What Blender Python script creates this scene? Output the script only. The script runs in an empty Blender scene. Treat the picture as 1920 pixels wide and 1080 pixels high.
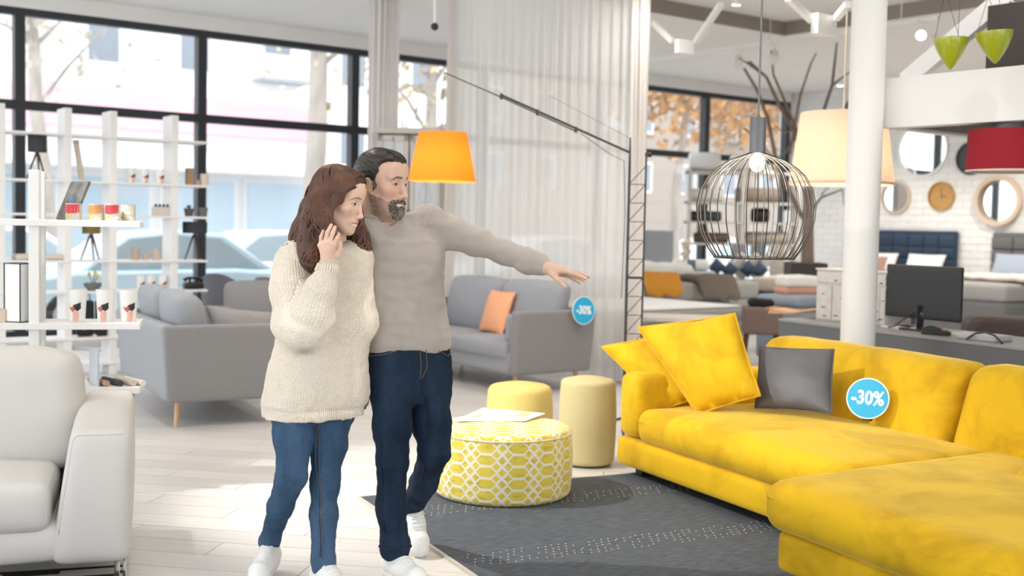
import bpy, math, random
import numpy as np
from mathutils import Vector, Matrix, noise as mnoise
random.seed(7); np.random.seed(7)
SC = bpy.context.scene
COL = SC.collection
PI = math.pi

# ---------------------------------------------------------------- camera
F_PX, CAM_H = 2200.0, 1.48
TILT, ROLL = math.atan(116 / 2200), 0.020
cam_d = bpy.data.cameras.new('camera'); cam = bpy.data.objects.new('camera', cam_d); COL.objects.link(cam)
cam_d.sensor_width = 36.0; cam_d.lens = 36.0 * F_PX / 1920
CAM_R = Matrix.Rotation(PI / 2 - TILT, 3, 'X') @ Matrix.Rotation(ROLL, 3, 'Z')
cam.matrix_world = Matrix.Translation((0, 0, CAM_H)) @ CAM_R.to_4x4()
cam_d.dof.use_dof = True; cam_d.dof.focus_distance = 5.1; cam_d.dof.aperture_fstop = 2.0
cam_d.clip_end = 300
SC.camera = cam
# ---------------------------------------------------------------- world, exposure
SPOT_W, KEY_W = 60.0, 720.0      # added ceiling spots and the key spots (built further down with their fixtures)
W = bpy.data.worlds.new('overcast_sky'); SC.world = W; W.use_nodes = True
W.node_tree.nodes['Background'].inputs[0].default_value = (0.93, 0.97, 1.0, 1)
W.node_tree.nodes['Background'].inputs[1].default_value = 2.7
SC.view_settings.view_transform = 'Standard'; SC.view_settings.look = 'None'
SC.view_settings.exposure = 0.24; SC.view_settings.gamma = 1.0; SC.view_settings.use_curve_mapping = False
SC.cycles.use_denoising = True
SC.cycles.max_bounces = 8; SC.cycles.diffuse_bounces = 5; SC.cycles.transparent_max_bounces = 24
SC.cycles.caustics_reflective = False; SC.cycles.caustics_refractive = False
SC.cycles.sample_clamp_indirect = 6.0

# ---------------------------------------------------------------- measuring: a spot in the photograph + a distance = a place in the room
def ray(x, y): return CAM_R @ Vector(((x - 960) / F_PX, -(y - 540) / F_PX, -1))
def P(x, y, D): return Vector((0, 0, CAM_H)) + ray(x, y) * D
def G(x, y, z=0.0):
    r = ray(x, y); return Vector((0, 0, CAM_H)) + r * ((z - CAM_H) / r.z)

# ---------------------------------------------------------------- materials
MATS = {}
def mat(name, col, rough=0.6, metal=0.0, var=0.0, vscale=8.0, bump=0.0, bscale=60.0, spec=0.5, sheen=0.0, stretch=(1, 1, 1),
        emit=None, estr=0.0, trans=0.0, vcol=None, rand=0.0, coat=0.0):
    if name in MATS: return MATS[name]
    m = bpy.data.materials.new(name); m.use_nodes = True; MATS[name] = m
    nt = m.node_tree; b = nt.nodes['Principled BSDF']; L = nt.links.new
    b.inputs['Base Color'].default_value = (*col, 1); b.inputs['Roughness'].default_value = rough
    b.inputs['Metallic'].default_value = metal; b.inputs['Specular IOR Level'].default_value = spec
    if sheen: b.inputs['Sheen Weight'].default_value = sheen; b.inputs['Sheen Roughness'].default_value = 0.4
    if coat: b.inputs['Coat Weight'].default_value = coat
    if trans: b.inputs['Transmission Weight'].default_value = trans
    if emit: b.inputs['Emission Color'].default_value = (*emit, 1); b.inputs['Emission Strength'].default_value = estr
    cur = None
    if vcol:
        a = nt.nodes.new('ShaderNodeAttribute'); a.attribute_name = vcol; cur = a.outputs['Color']
    if var or bump:
        tc = nt.nodes.new('ShaderNodeTexCoord'); mp = nt.nodes.new('ShaderNodeMapping'); mp.inputs['Scale'].default_value = stretch
        L(tc.outputs['Object'], mp.inputs[0])
    if var:
        n = nt.nodes.new('ShaderNodeTexNoise'); n.inputs['Scale'].default_value = vscale; n.inputs['Detail'].default_value = 5
        L(mp.outputs[0], n.inputs['Vector'])
        mr = nt.nodes.new('ShaderNodeMapRange'); mr.inputs['From Min'].default_value = .25; mr.inputs['From Max'].default_value = .75
        mr.inputs['To Min'].default_value = 1 - var; mr.inputs['To Max'].default_value = 1 + var
        L(n.outputs['Fac'], mr.inputs['Value'])
        mx = nt.nodes.new('ShaderNodeVectorMath'); mx.operation = 'SCALE'
        if cur: L(cur, mx.inputs[0])
        else: mx.inputs[0].default_value = col
        L(mr.outputs[0], mx.inputs['Scale']); cur = mx.outputs[0]
    if rand:
        oi = nt.nodes.new('ShaderNodeObjectInfo'); mr = nt.nodes.new('ShaderNodeMapRange')
        mr.inputs['To Min'].default_value = 1 - rand; mr.inputs['To Max'].default_value = 1 + rand
        L(oi.outputs['Random'], mr.inputs['Value'])
        mx = nt.nodes.new('ShaderNodeVectorMath'); mx.operation = 'SCALE'
        if cur: L(cur, mx.inputs[0])
        else: mx.inputs[0].default_value = col
        L(mr.outputs[0], mx.inputs['Scale']); cur = mx.outputs[0]
    if cur: L(cur, b.inputs['Base Color'])
    if bump:
        n = nt.nodes.new('ShaderNodeTexNoise'); n.inputs['Scale'].default_value = bscale; n.inputs['Detail'].default_value = 3
        L(mp.outputs[0], n.inputs['Vector'])
        bp = nt.nodes.new('ShaderNodeBump'); bp.inputs['Strength'].default_value = bump; bp.inputs['Distance'].default_value = .01
        L(n.outputs['Fac'], bp.inputs['Height']); L(bp.outputs[0], b.inputs['Normal'])
    return m
def mixmat(name, col, transp, transl=0.0, gloss=0.0, tcol=None):
    """thin sheet: part see-through, part translucent cloth or glassy"""
    if name in MATS: return MATS[name]
    m = bpy.data.materials.new(name); m.use_nodes = True; MATS[name] = m
    nt = m.node_tree; nt.nodes.clear(); L = nt.links.new
    out = nt.nodes.new('ShaderNodeOutputMaterial'); tr = nt.nodes.new('ShaderNodeBsdfTransparent')
    if tcol: tr.inputs[0].default_value = (*tcol, 1)
    if gloss:
        b = nt.nodes.new('ShaderNodeBsdfGlossy'); b.inputs['Roughness'].default_value = 0.02; last = b.outputs[0]
    else:
        d = nt.nodes.new('ShaderNodeBsdfDiffuse'); d.inputs[0].default_value = (*col, 1)
        t = nt.nodes.new('ShaderNodeBsdfTranslucent'); t.inputs[0].default_value = (*col, 1)
        mx = nt.nodes.new('ShaderNodeMixShader'); mx.inputs[0].default_value = transl
        L(d.outputs[0], mx.inputs[1]); L(t.outputs[0], mx.inputs[2]); last = mx.outputs[0]
    m2 = nt.nodes.new('ShaderNodeMixShader'); m2.inputs[0].default_value = transp
    L(last, m2.inputs[1]); L(tr.outputs[0], m2.inputs[2]); L(m2.outputs[0], out.inputs[0])
    return m

# ---------------------------------------------------------------- scene objects
def tag(o, label=None, cat=None, group=None, kind=None):
    if label: o['label'] = label
    if cat: o['category'] = cat
    if group: o['group'] = group
    if kind: o['kind'] = kind
    return o
def thing(name, label, cat, loc=(0, 0, 0), rotz=0.0, group=None):
    o = bpy.data.objects.new(name, None); COL.objects.link(o); o.empty_display_size = .1
    o.location = loc; o.rotation_euler = (0, 0, rotz)
    return tag(o, label, cat, group)
def link(name, me, m=None, parent=None):
    o = bpy.data.objects.new(name, me); COL.objects.link(o)
    if m and not me.materials: me.materials.append(m)
    if parent: o.parent = parent
    return o
def copy_tree(o, parent=None):
    c = o.copy(); COL.objects.link(c); c.parent = parent
    for ch in list(o.children): copy_tree(ch, c)
    return c

class MB:
    """collects shapes; build() links them as one mesh object"""
    def __init__(s): s.v = []; s.f = []; s.uv = None
    def add(s, v, f):
        n = len(s.v); s.v.extend([tuple(p) for p in v]); s.f.extend([tuple(i + n for i in q) for q in f]); return s
    def box(s, c, size, rot=None):
        hx, hy, hz = size[0] / 2, size[1] / 2, size[2] / 2; c = Vector(c); v = []
        for x in (-hx, hx):
            for y in (-hy, hy):
                for z in (-hz, hz):
                    p = Vector((x, y, z)); v.append(c + (rot @ p if rot else p))
        return s.add(v, [(0, 1, 3, 2), (4, 6, 7, 5), (0, 4, 5, 1), (2, 3, 7, 6), (0, 2, 6, 4), (1, 5, 7, 3)])
    def bar(s, a, b, w, h, up=(0, 0, 1)):
        a, b = Vector(a), Vector(b); d = (b - a).normalized(); up = Vector(up)
        if abs(d.dot(up)) > .99: up = Vector((0, 1, 0))
        x = d.cross(up).normalized(); z = x.cross(d); r = Matrix((x, d, z)).transposed()
        return s.box((a + b) / 2, (w, (b - a).length, h), r)
    def cyl(s, a, b, r0, r1=None, n=16, caps=True):
        return s.tube([a, b], [r0, r0 if r1 is None else r1], n, caps)
    def tube(s, pts, r, n=8, caps=True, closed=False):
        pts = [Vector(p) for p in pts]; m = len(pts); rs = r if isinstance(r, (list, tuple)) else [r] * m
        t0 = (pts[1] - pts[0]).normalized(); up = Vector((0, 0, 1)) if abs(t0.z) < .9 else Vector((1, 0, 0))
        x = t0.cross(up).normalized(); v = []
        for i, p in enumerate(pts):
            if closed: t = pts[(i + 1) % m] - pts[i - 1]
            else: t = pts[min(i + 1, m - 1)] - pts[max(i - 1, 0)]
            t.normalize(); x = (x - t * x.dot(t)).normalized(); y = t.cross(x)
            for k in range(n):
                a = 2 * PI * k / n; v.append(p + (x * math.cos(a) + y * math.sin(a)) * rs[i])
        f = []
        for i in range(m if closed else m - 1):
            j = (i + 1) % m
            for k in range(n):
                l = (k + 1) % n; f.append((i * n + k, i * n + l, j * n + l, j * n + k))
        if caps and not closed: f.append(tuple(range(n))[::-1]); f.append(tuple((m - 1) * n + k for k in range(n)))
        return s.add(v, f)
    def lathe(s, prof, c=(0, 0, 0), n=32, caps=True, rot=None):
        c = Vector(c); v = []; f = []; m = len(prof)
        for (r, z) in prof:
            for k in range(n):
                a = 2 * PI * k / n; p = Vector((r * math.cos(a), r * math.sin(a), z)); v.append(c + (rot @ p if rot else p))
        for i in range(m - 1):
            for k in range(n):
                l = (k + 1) % n; f.append((i * n + k, i * n + l, (i + 1) * n + l, (i + 1) * n + k))
        if caps:
            if prof[0][0] > 1e-5: f.append(tuple(range(n))[::-1])
            if prof[-1][0] > 1e-5: f.append(tuple((m - 1) * n + k for k in range(n)))
        return s.add(v, f)
    def ball(s, c, r, rot=None, n=16, m=10):
        if not isinstance(r, (tuple, list)): r = (r, r, r)
        c = Vector(c); v = []; f = []
        for i in range(m + 1):
            t = PI * i / m
            for k in range(n):
                a = 2 * PI * k / n; p = Vector((r[0] * math.sin(t) * math.cos(a), r[1] * math.sin(t) * math.sin(a), -r[2] * math.cos(t)))
                v.append(c + (rot @ p if rot else p))
        for i in range(m):
            for k in range(n):
                l = (k + 1) % n; f.append((i * n + k, i * n + l, (i + 1) * n + l, (i + 1) * n + k))
        return s.add(v, f)
    def prism(s, poly, z0, z1, fn=None):
        """outline (x,y) raised from z0 to z1"""
        n = len(poly); v = [(x, y, z0) for x, y in poly] + [(x, y, z1) for x, y in poly]
        if fn: v = [fn(p) for p in v]
        return s.add(v, [tuple(range(n))[::-1], tuple(range(n, 2 * n))] + [(i, (i + 1) % n, n + (i + 1) % n, n + i) for i in range(n)])
    def soft(s, c, size, r=.05, seg=14, puff=(0, 0, 0), wr=0.0, wf=9.0, rot=None, fn=None, seed=0.0):
        """rounded, slightly swollen upholstery block; c is its centre"""
        c = Vector(c); h = Vector(size) / 2; r = min(r, h.x * .98, h.y * .98, h.z * .98)
        N = [max(6, min(28, int(seg * size[i] / max(size)) + 4)) for i in range(3)]
        vid = {}; v = []; f = []
        def coord(i, n, hh):
            t = 2 * i / n - 1; t = math.copysign(1 - (1 - abs(t)) ** 1.6, t); return t * hh
        def vert(i, j, k):
            key = (i, j, k)
            if key in vid: return vid[key]
            p = Vector((coord(i, N[0], h.x), coord(j, N[1], h.y), coord(k, N[2], h.z)))
            q = Vector([max(-(h[a] - r), min(h[a] - r, p[a])) for a in range(3)])
            d = p - q; p = q + d.normalized() * r if d.length > 1e-9 else p
            u = [p[a] / h[a] for a in range(3)]
            g = [1 - min(1, x * x) for x in u]
            p = Vector((p.x + u[0] * puff[0] * g[1] * g[2], p.y + u[1] * puff[1] * g[0] * g[2], p.z + u[2] * puff[2] * g[0] * g[1]))
            if wr:
                w = mnoise.noise(p * wf + Vector((seed, seed * 2.3, 0))) + .5 * mnoise.noise(p * wf * 2.1 + Vector((0, seed, 3)))
                p += d.normalized() * w * wr if d.length > 1e-9 else Vector((0, 0, 0))
            if fn: p = fn(p)
            vid[key] = len(v); v.append(c + (rot @ p if rot else p)); return vid[key]
        for ax in range(3):
            a, b = (ax + 1) % 3, (ax + 2) % 3
            for side in (0, N[ax]):
                for i in range(N[a]):
                    for j in range(N[b]):
                        q = []
                        for (di, dj) in ((0, 0), (1, 0), (1, 1), (0, 1)):
                            k = [0, 0, 0]; k[ax] = side; k[a] = i + di; k[b] = j + dj; q.append(vert(*k))
                        f.append(tuple(q if side else q[::-1]))
        return s.add(v, f)
    def build(s, name, m, parent=None, smooth=None, bevel=0.0, seg=2):
        me = bpy.data.meshes.new(name); me.from_pydata(s.v, [], s.f); me.update()
        if smooth is not None:
            me.shade_smooth()
            if smooth < 170: me.set_sharp_from_angle(angle=math.radians(smooth))
        o = link(name, me, m, parent)
        if bevel:
            b = o.modifiers.new('soft_edges', 'BEVEL'); b.width = bevel; b.segments = seg; b.limit_method = 'ANGLE'; b.angle_limit = math.radians(40)
        return o

def pillow_mb(corners, thick, n=18, pinch=.10, wr=.006, wf=10, seed=0.0, sag=0.0, power=.55):
    """scatter cushion spanned by four corners (a, b, c, d in order), swollen in the middle"""
    a, b, c, d = [Vector(p) for p in corners]; nrm = ((b - a) + (c - d)).cross((d - a) + (c - b)).normalized()
    mb = MB(); v = []; ctr = (a + b + c + d) / 4
    def pt(u, w, sgn):
        # edges curve inwards between the corners
        uu = u + pinch * (.5 - u) * 4 * w * (1 - w) * abs(2 * u - 1) ** 2
        ww = w + pinch * (.5 - w) * 4 * u * (1 - u) * abs(2 * w - 1) ** 2
        p = (a * (1 - uu) + b * uu) * (1 - ww) + (d * (1 - uu) + c * uu) * ww
        g = max(0, 16 * u * (1 - u) * w * (1 - w)) ** power
        e = mnoise.noise(Vector((u * wf * .6 + seed, w * wf * .6, sgn * 2 + seed))) + .6 * mnoise.noise(Vector((u * wf * 1.7, w * wf * 1.7 + seed, sgn)))
        edge = 4 * max(abs(u - .5), abs(w - .5)) ** 2
        p = p + nrm * sgn * (thick / 2 * g + .004) + nrm * e * wr * (.4 + edge)
        if sag: p.z -= sag * g
        return p
    for sgn in (1, -1):
        for i in range(n + 1):
            for j in range(n + 1): v.append(pt(i / n, j / n, sgn))
    f = []; m = n + 1
    for i in range(n):
        for j in range(n):
            q = (i * m + j, (i + 1) * m + j, (i + 1) * m + j + 1, i * m + j + 1)
            f.append(q); f.append(tuple(x + m * m for x in q[::-1]))
    for i in range(n):
        for (p0, p1) in (((i, 0), (i + 1, 0)), ((i + 1, n), (i, n)), ((0, i + 1), (0, i)), ((n, i), (n, i + 1))):
            a0 = p0[0] * m + p0[1]; a1 = p1[0] * m + p1[1]; f.append((a1, a0, a0 + m * m, a1 + m * m))
    return mb.add(v, f)

def text_mesh(body, size, depth=.001, bold=0.0):
    cu = bpy.data.curves.new('lettering', 'FONT'); cu.body = body; cu.size = size; cu.extrude = depth; cu.offset = bold
    cu.align_x = 'CENTER'; cu.align_y = 'CENTER'; cu.resolution_u = 3
    o = bpy.data.objects.new('lettering_tmp', cu); COL.objects.link(o)
    me = bpy.data.meshes.new_from_object(o.evaluated_get(bpy.context.evaluated_depsgraph_get()))
    bpy.data.objects.remove(o); bpy.data.curves.remove(cu); me.name = 'lettering'; me.materials.clear()
    return me
def frame_from(x, y):
    """rotation whose columns are the given x and y directions (made square) and their cross product"""
    x = Vector(x).normalized(); z = x.cross(Vector(y)).normalized(); y = z.cross(x); return Matrix((x, y, z)).transposed()
# ================================================================ the room
U = Vector((.7929, .6094, 0)); N_IN = Vector((.6094, -.7929, 0)); KW = 1.17; Q0 = Vector((-4.812, 11.027, 0)) * KW   # KW: how far off the window wall stands
ROOM_R = Matrix((U, -N_IN, Vector((0, 0, 1)))).transposed()      # x along the window wall, -y into the room
ROT_U = math.atan2(U.y, U.x)
def wl(t, n, z=0.0): return Q0 + U * t + N_IN * n + Vector((0, 0, z))
def rbox(mb, t0, t1, n0, n1, z0, z1): return mb.box(wl((t0 + t1) / 2, (n0 + n1) / 2, (z0 + z1) / 2), (abs(t1 - t0), abs(n1 - n0), abs(z1 - z0)), ROOM_R)
paint = mat('white_wall_paint', (.80, .79, .775), .75, var=.015, vscale=2)
ceil_paint = mat('warm_white_ceiling_paint', (.86, .84, .815), .8, var=.015, vscale=1.5)
black_metal = mat('black_window_metal', (.022, .026, .032), .45)
white_lacquer = mat('white_lacquer', (.86, .86, .855), .4)
glass = mixmat('window_glass', (1, 1, 1), .94, gloss=1)

# floor: slab + planks
mb = MB(); mb.box(wl(3.5, 8.2, -.062), (25, 19, .1), ROOM_R)
floor = tag(mb.build('floor', mat('floor_underlay', (.33, .31, .29), .9)), kind='structure')
pl_w, pl_l, gap = .205, 1.32, .0035
PD = Vector((.985, -.1725, 0)).normalized(); PQ = Vector((-PD.y, PD.x, 0))
def plank_material():
    m = mat('washed_oak_planks', (.605, .597, .587), .36, rand=.07, bump=.05, bscale=26, stretch=(.35, 7, 1), var=.10, vscale=7)
    return m
pm = plank_material()
mb = MB(); mb.box((0, 0, -.006), (pl_l - gap, pl_w - gap, .012)); pmesh = bpy.data.meshes.new('plank'); pmesh.from_pydata(mb.v, [], mb.f); pmesh.materials.append(pm)
rot_pl = math.atan2(PD.y, PD.x)
cands = []
for j in range(10, 104):
    off = (j * .618 % 1) * pl_l
    for i in range(-7, 9):
        c = PD * (i * pl_l + off) + PQ * (j * pl_w)
        tt = (c - Q0).dot(U); nn = (c - Q0).dot(N_IN)
        if nn < .25 or tt > 13.1 or tt < -8.5: continue
        q = CAM_R.transposed() @ (c - Vector((0, 0, CAM_H)))
        D = -q.z; sx = 960 + F_PX * q.x / D; sy = 540 - F_PX * q.y / D
        seen = -120 < sx < 2040 and sy < 1130 and D > 4
        cands.append((0 if seen else 1, D, c))
cands.sort(key=lambda a: (a[0], a[1]))
inv = Matrix.Rotation(0, 3, 'Z')
for k, (_, D, c) in enumerate(cands[:290]):
    o = bpy.data.objects.new('plank', pmesh); COL.objects.link(o); o.location = c; o.rotation_euler.z = rot_pl; o.parent = floor
mb = MB(); R3 = Matrix.Rotation(rot_pl, 3, 'Z')
for (_, D, c) in cands[290:]: mb.box((c.x, c.y, -.006), (pl_l - gap, pl_w - gap, .012), R3)
tag(mb.build('far_planks', pm, floor), kind='stuff')

# window wall: header band, sill, glazing
T_MULL = [t * KW for t in (-5.22, -3.42, -1.62, .18, 1.98, 3.79, 5.6, 7.5, 9.53, 11.3)]
ZC = 1.48 + 2.105 * KW; ZU = ZC + .17; ZH = 1.48 + 1.92 * KW + .045; ZT = 1.48 + 1.052 * KW; TE = 11.6 * KW
mb = MB(); rbox(mb, -9, TE, -.25, 0, ZH, ZU + .1); rbox(mb, -9, TE, -.25, -.0, -.1, .12)
rbox(mb, T_MULL[-1] + .05, TE, -.25, 0, 0, ZU + .1)
tag(mb.build('wall_window', paint), kind='structure')
for k in range(len(T_MULL) - 1):
    t0, t1 = T_MULL[k], T_MULL[k + 1]; mb = MB()
    rbox(mb, t0 - .055, t0 + .055, -.13, .0, .12, ZH)
    rbox(mb, t1 - .055 if k == len(T_MULL) - 2 else t1 - .056, t1 + .055 if k == len(T_MULL) - 2 else t1 - .055, -.13, 0, .12, ZH)
    rbox(mb, t0, t1, -.12, -.005, ZH - .08, ZH); rbox(mb, t0, t1, -.12, -.01, ZT - .05, ZT + .05); rbox(mb, t0, t1, -.12, -.005, .12, .2)
    w = tag(mb.build('window_%d' % (k + 1), black_metal), kind='structure')
    for (z0, z1) in ((.2, ZT - .05), (ZT + .05, ZH - .08)):
        g = MB(); rbox(g, t0 + .05, t1 - .05, -.07, -.062, z0, z1); g.build('pane', glass, w)
# ceilings
T_STEP, N_STEP = 7.17 * KW, 3.3 * KW
mb = MB(); rbox(mb, -9, TE, -.25, N_STEP, ZC, ZC + .2); rbox(mb, T_STEP, TE, N_STEP, 15.3, ZC, ZC + .2)
tag(mb.build('ceiling', ceil_paint), kind='structure')
mb = MB(); rbox(mb, -9, T_STEP + .01, N_STEP - .01, 15.3, ZU, ZU + .15); tag(mb.build('ceiling_raised', ceil_paint), kind='structure')
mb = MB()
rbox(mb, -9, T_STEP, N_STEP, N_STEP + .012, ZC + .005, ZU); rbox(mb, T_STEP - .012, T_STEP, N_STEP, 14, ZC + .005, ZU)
tag(mb.build('shaded_step_1', mat('taupe_step_shade', (.30, .265, .235), .8)), kind='structure')  # shade on the step face, put into its dark taupe colour

# white-painted brick wall on the far right
brick_paint = mat('white_painted_brick', (.82, .815, .80), .7, bump=.25, bscale=30, rand=.03)
TB = 11.45 * KW
mb = MB(); rbox(mb, TB - .012, TB + .3, -.2, 8, 0, ZU)
bw = tag(mb.build('wall_brick', mat('white_mortar', (.73, .72, .71), .85)), kind='structure')
mb = MB(); mb.box((0, 0, 0), (.04, .268, .100)); bme = bpy.data.meshes.new('brick'); bme.from_pydata(mb.v, [], mb.f); bme.materials.append(brick_paint)
bl = []
for j in range(0, 44):
    for i in range(-1, 32):
        n = i * .28 + (.14 if j % 2 else 0); z = .055 + j * .112
        if not (0 <= n < 7.9 and z < ZC - .06): continue
        c = wl(TB, n, z); q = CAM_R.transposed() @ (c - Vector((0, 0, CAM_H))); D = -q.z; sx = 960 + F_PX * q.x / D; sy = 540 - F_PX * q.y / D
        vis = (1520 < sx < 1925 and 255 < sy < 440) * 2 + (1500 < sx < 1925 and 230 < sy < 540)
        bl.append((-vis, abs(sy - 350) + abs(sx - 1760) * .3, c, ))
bl.sort(key=lambda a: (a[0], a[1]))
for b_ in bl[:298]:
    o = bpy.data.objects.new('brick', bme); COL.objects.link(o); o.location = b_[2] - U * random.uniform(-.002, .003); o.rotation_euler.z = ROT_U; o.parent = bw
mb = MB()
for b_ in bl[298:]: mb.box(b_[2], (.04, .268, .100), ROOM_R)
tag(mb.build('more_bricks', brick_paint, bw), kind='stuff')

mb = MB(); rbox(mb, 3.5, TE, 15.2, 15.4, 0, ZU + .1); rbox(mb, -9, -4, 15.2, 15.4, .3, ZC - .2); rbox(mb, -9, 3.5, 15.2, 15.4, ZC - .2, ZU + .1); rbox(mb, -9, 3.5, 15.2, 15.4, 0, .3)
for t_ in (-4.0, -1.5, 1.0): rbox(mb, t_ - .15, t_ + .15, 15.2, 15.4, .3, ZC - .2)
tag(mb.build('wall_back', paint), kind='structure')      # unseen shop front behind the camera, middle glazing added for fill light
for k_, t_ in enumerate((-4.0, -1.5, 1.0)):
    g = MB(); rbox(g, t_ + .15, t_ + (2.35 if t_ < 1 else 2.5), 15.29, 15.30, .3, ZC - .2); tag(g.build('window_%d' % (k_ + 20), glass), kind='structure')  # invented panes, let sky light through as frontal fill
mb = MB(); rbox(mb, TB, TB + .3, 8.0, 15.4, 0, ZU + .1); tag(mb.build('wall_right', paint), kind='structure')
# round white column in front of the counter
CD = 7.95
cpos = P(1608, 640, CD); cpos = Vector((cpos.x, cpos.y, 0))
top = P(1633, 0, CD)
mb = MB(); mb.lathe([(.115, 0), (.115, 1.49), (.117, 1.5), (.117, 1.52), (.115, 1.53), (.115, ZU)], cpos, 40)
tag(mb.build('column', white_lacquer, smooth=40), 'round white column rising beside the yellow sofa and grey counter', 'column', kind='structure')

# low white platform (mezzanine) edge reaching right from the column
m0 = P(1652, 195, CD - .05)
MZ0, MZ1 = P(1650, 241, CD).z, P(1652, 148, CD).z
mx_dir = (G(1920, 225, MZ0) - G(1650, 241, MZ0)); mx_dir.z = 0; mx_dir.normalize(); my_dir = Vector((-mx_dir.y, mx_dir.x, 0))
if my_dir.y < 0: my_dir = -my_dir
mz_c = G(1650, 241, MZ0); mzr = Matrix((mx_dir, my_dir, Vector((0, 0, 1)))).transposed()
def mzp(x, y, z): return mz_c + mx_dir * x + my_dir * y + Vector((0, 0, z - MZ0))
mb = MB(); mb.box(mzp(1.7, .06, (MZ0 + MZ1) / 2), (3.4, .12, MZ1 - MZ0), mzr)
mb.box(mzp(.05, .9, (MZ0 + MZ1) / 2), (.1, 1.6, MZ1 - MZ0), mzr)
tag(mb.build('beam', white_lacquer, bevel=.006), 'white boxed platform edge beam running out from the column', 'beam', kind='structure')
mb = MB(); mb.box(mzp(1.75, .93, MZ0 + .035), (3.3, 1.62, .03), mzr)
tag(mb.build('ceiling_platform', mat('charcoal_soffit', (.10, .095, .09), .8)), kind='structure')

# white steel bracing under the raised ceiling
def brace(name, pts, w, label):
    mb = MB()
    for a, b in pts: mb.bar(a, b, w, w)
    return tag(mb.build(name, white_lacquer), label, 'brace', kind='structure')
r1 = thing('steel_truss', 'white steel truss joint with slanting struts under the ceiling near the sheer curtain', 'truss', wl(5.6, 5.2, 3.4)); r1['kind'] = 'structure'
def loc(o, p): return Vector(p) - o.location
DJ = 11.2
mb = MB(); a = P(1283, 88, DJ); mb.box(loc(r1, a), (.2, .06, .13), ROOM_R); mb.build('joint_box', white_lacquer, r1)
for (x0, y0, x1, y1, d1) in ((1225, 42, 1262, 78, DJ + .2), (1305, 78, 1352, 8, DJ - .5)):
    mb = MB(); mb.bar(loc(r1, P(x0, y0, d1)), loc(r1, P(x1, y1, DJ if x1 < 1300 else d1)), .05, .05) if x0 < 1300 else mb.bar(loc(r1, P(x0, y0, DJ)), loc(r1, P(x1, y1, d1)), .05, .05)
    mb.build('strut', white_lacquer, r1)
r2 = thing('steel_truss', 'white steel truss joint with slanting struts above the cream lampshade', 'truss', P(1545, 48, 9.4)); r2['kind'] = 'structure'
mb = MB(); a = P(1545, 47, 9.4); mb.box(loc(r2, a), (.24, .07, .16), ROOM_R); mb.build('joint_box', white_lacquer, r2)
for (x0, y0, x1, y1) in ((1522, 38, 1478, -4), (1568, 34, 1590, 8)):
    mb = MB(); mb.bar(loc(r2, P(x0, y0, 9.4)), loc(r2, P(x1, y1, 9.1)), .05, .05); mb.build('strut', white_lacquer, r2)
r3 = thing('diagonal_brace', 'thick white diagonal brace behind the two green lampshades', 'brace', P(1720, 140, 8.4)); r3['kind'] = 'structure'
mb = MB(); mb.bar(loc(r3, P(1700, 152, 8.5)), loc(r3, P(1890, -8, 8.0)), .1, .12); mb.build('strut', white_lacquer, r3)
r4 = tag(MB().box((0, 0, 0), (.9, .05, .46)).build('wall_panel', mat('dark_brown_panel', (.055, .045, .04), .6), bevel=.004), 'dark brown panel above the white beam at the upper right corner', 'panel')
r4.location = P(1976, 62, 7.6); r4.rotation_euler.z = math.atan2(mx_dir.y, mx_dir.x); r4['kind'] = 'structure'

# ---------------------------------------------------------------- lamps on the ceiling
spot_white = mat('white_spot_lamp', (.85, .85, .84), .4)
lens_on = mat('lit_lamp_lens', (1, 1, 1), .3, emit=(1, .95, .86), estr=14)
def spot_fix(name, label, top, aim, r=.045, ln=.16, lit=0.0, cone=70, grp=None, energy=0, warm=(1, .93, .84)):
    """track spot: stem down from the ceiling, swivelled can, glowing lens, and its light"""
    top = Vector(top); head = top + Vector((0, 0, -.16)); d = (Vector(aim) - head).normalized()
    t = thing(name, label, 'spot lamp', top, 0, grp)
    mb = MB(); mb.box((0, 0, -.02), (.12, .05, .04)); mb.cyl((0, 0, -.04), (0, 0, -.16), .012, n=8); mb.build('stem', spot_white, t)
    mb = MB(); a = head - d * .05 - top; mb.cyl(a, a + d * ln, r * .9, r, 18); mb.build('can', spot_white, t, smooth=40)
    mb = MB(); b = a + d * (ln + .002); mb.cyl(b, b + d * .004, r * .86, n=18); mb.build('lens', lens_on if lit else spot_white, t)
    if energy:
        ld = bpy.data.lights.new(name + '_light', 'SPOT'); ld.energy = energy; ld.color = warm; ld.spot_size = math.radians(cone); ld.spot_blend = .6; ld.shadow_soft_size = .07
        lo = bpy.data.objects.new(name + '_light', ld); COL.objects.link(lo); lo.location = head + d * (ln + .02); lo.rotation_mode = 'QUATERNION'; lo.rotation_quaternion = d.to_track_quat('-Z', 'Y')
    return t
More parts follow.
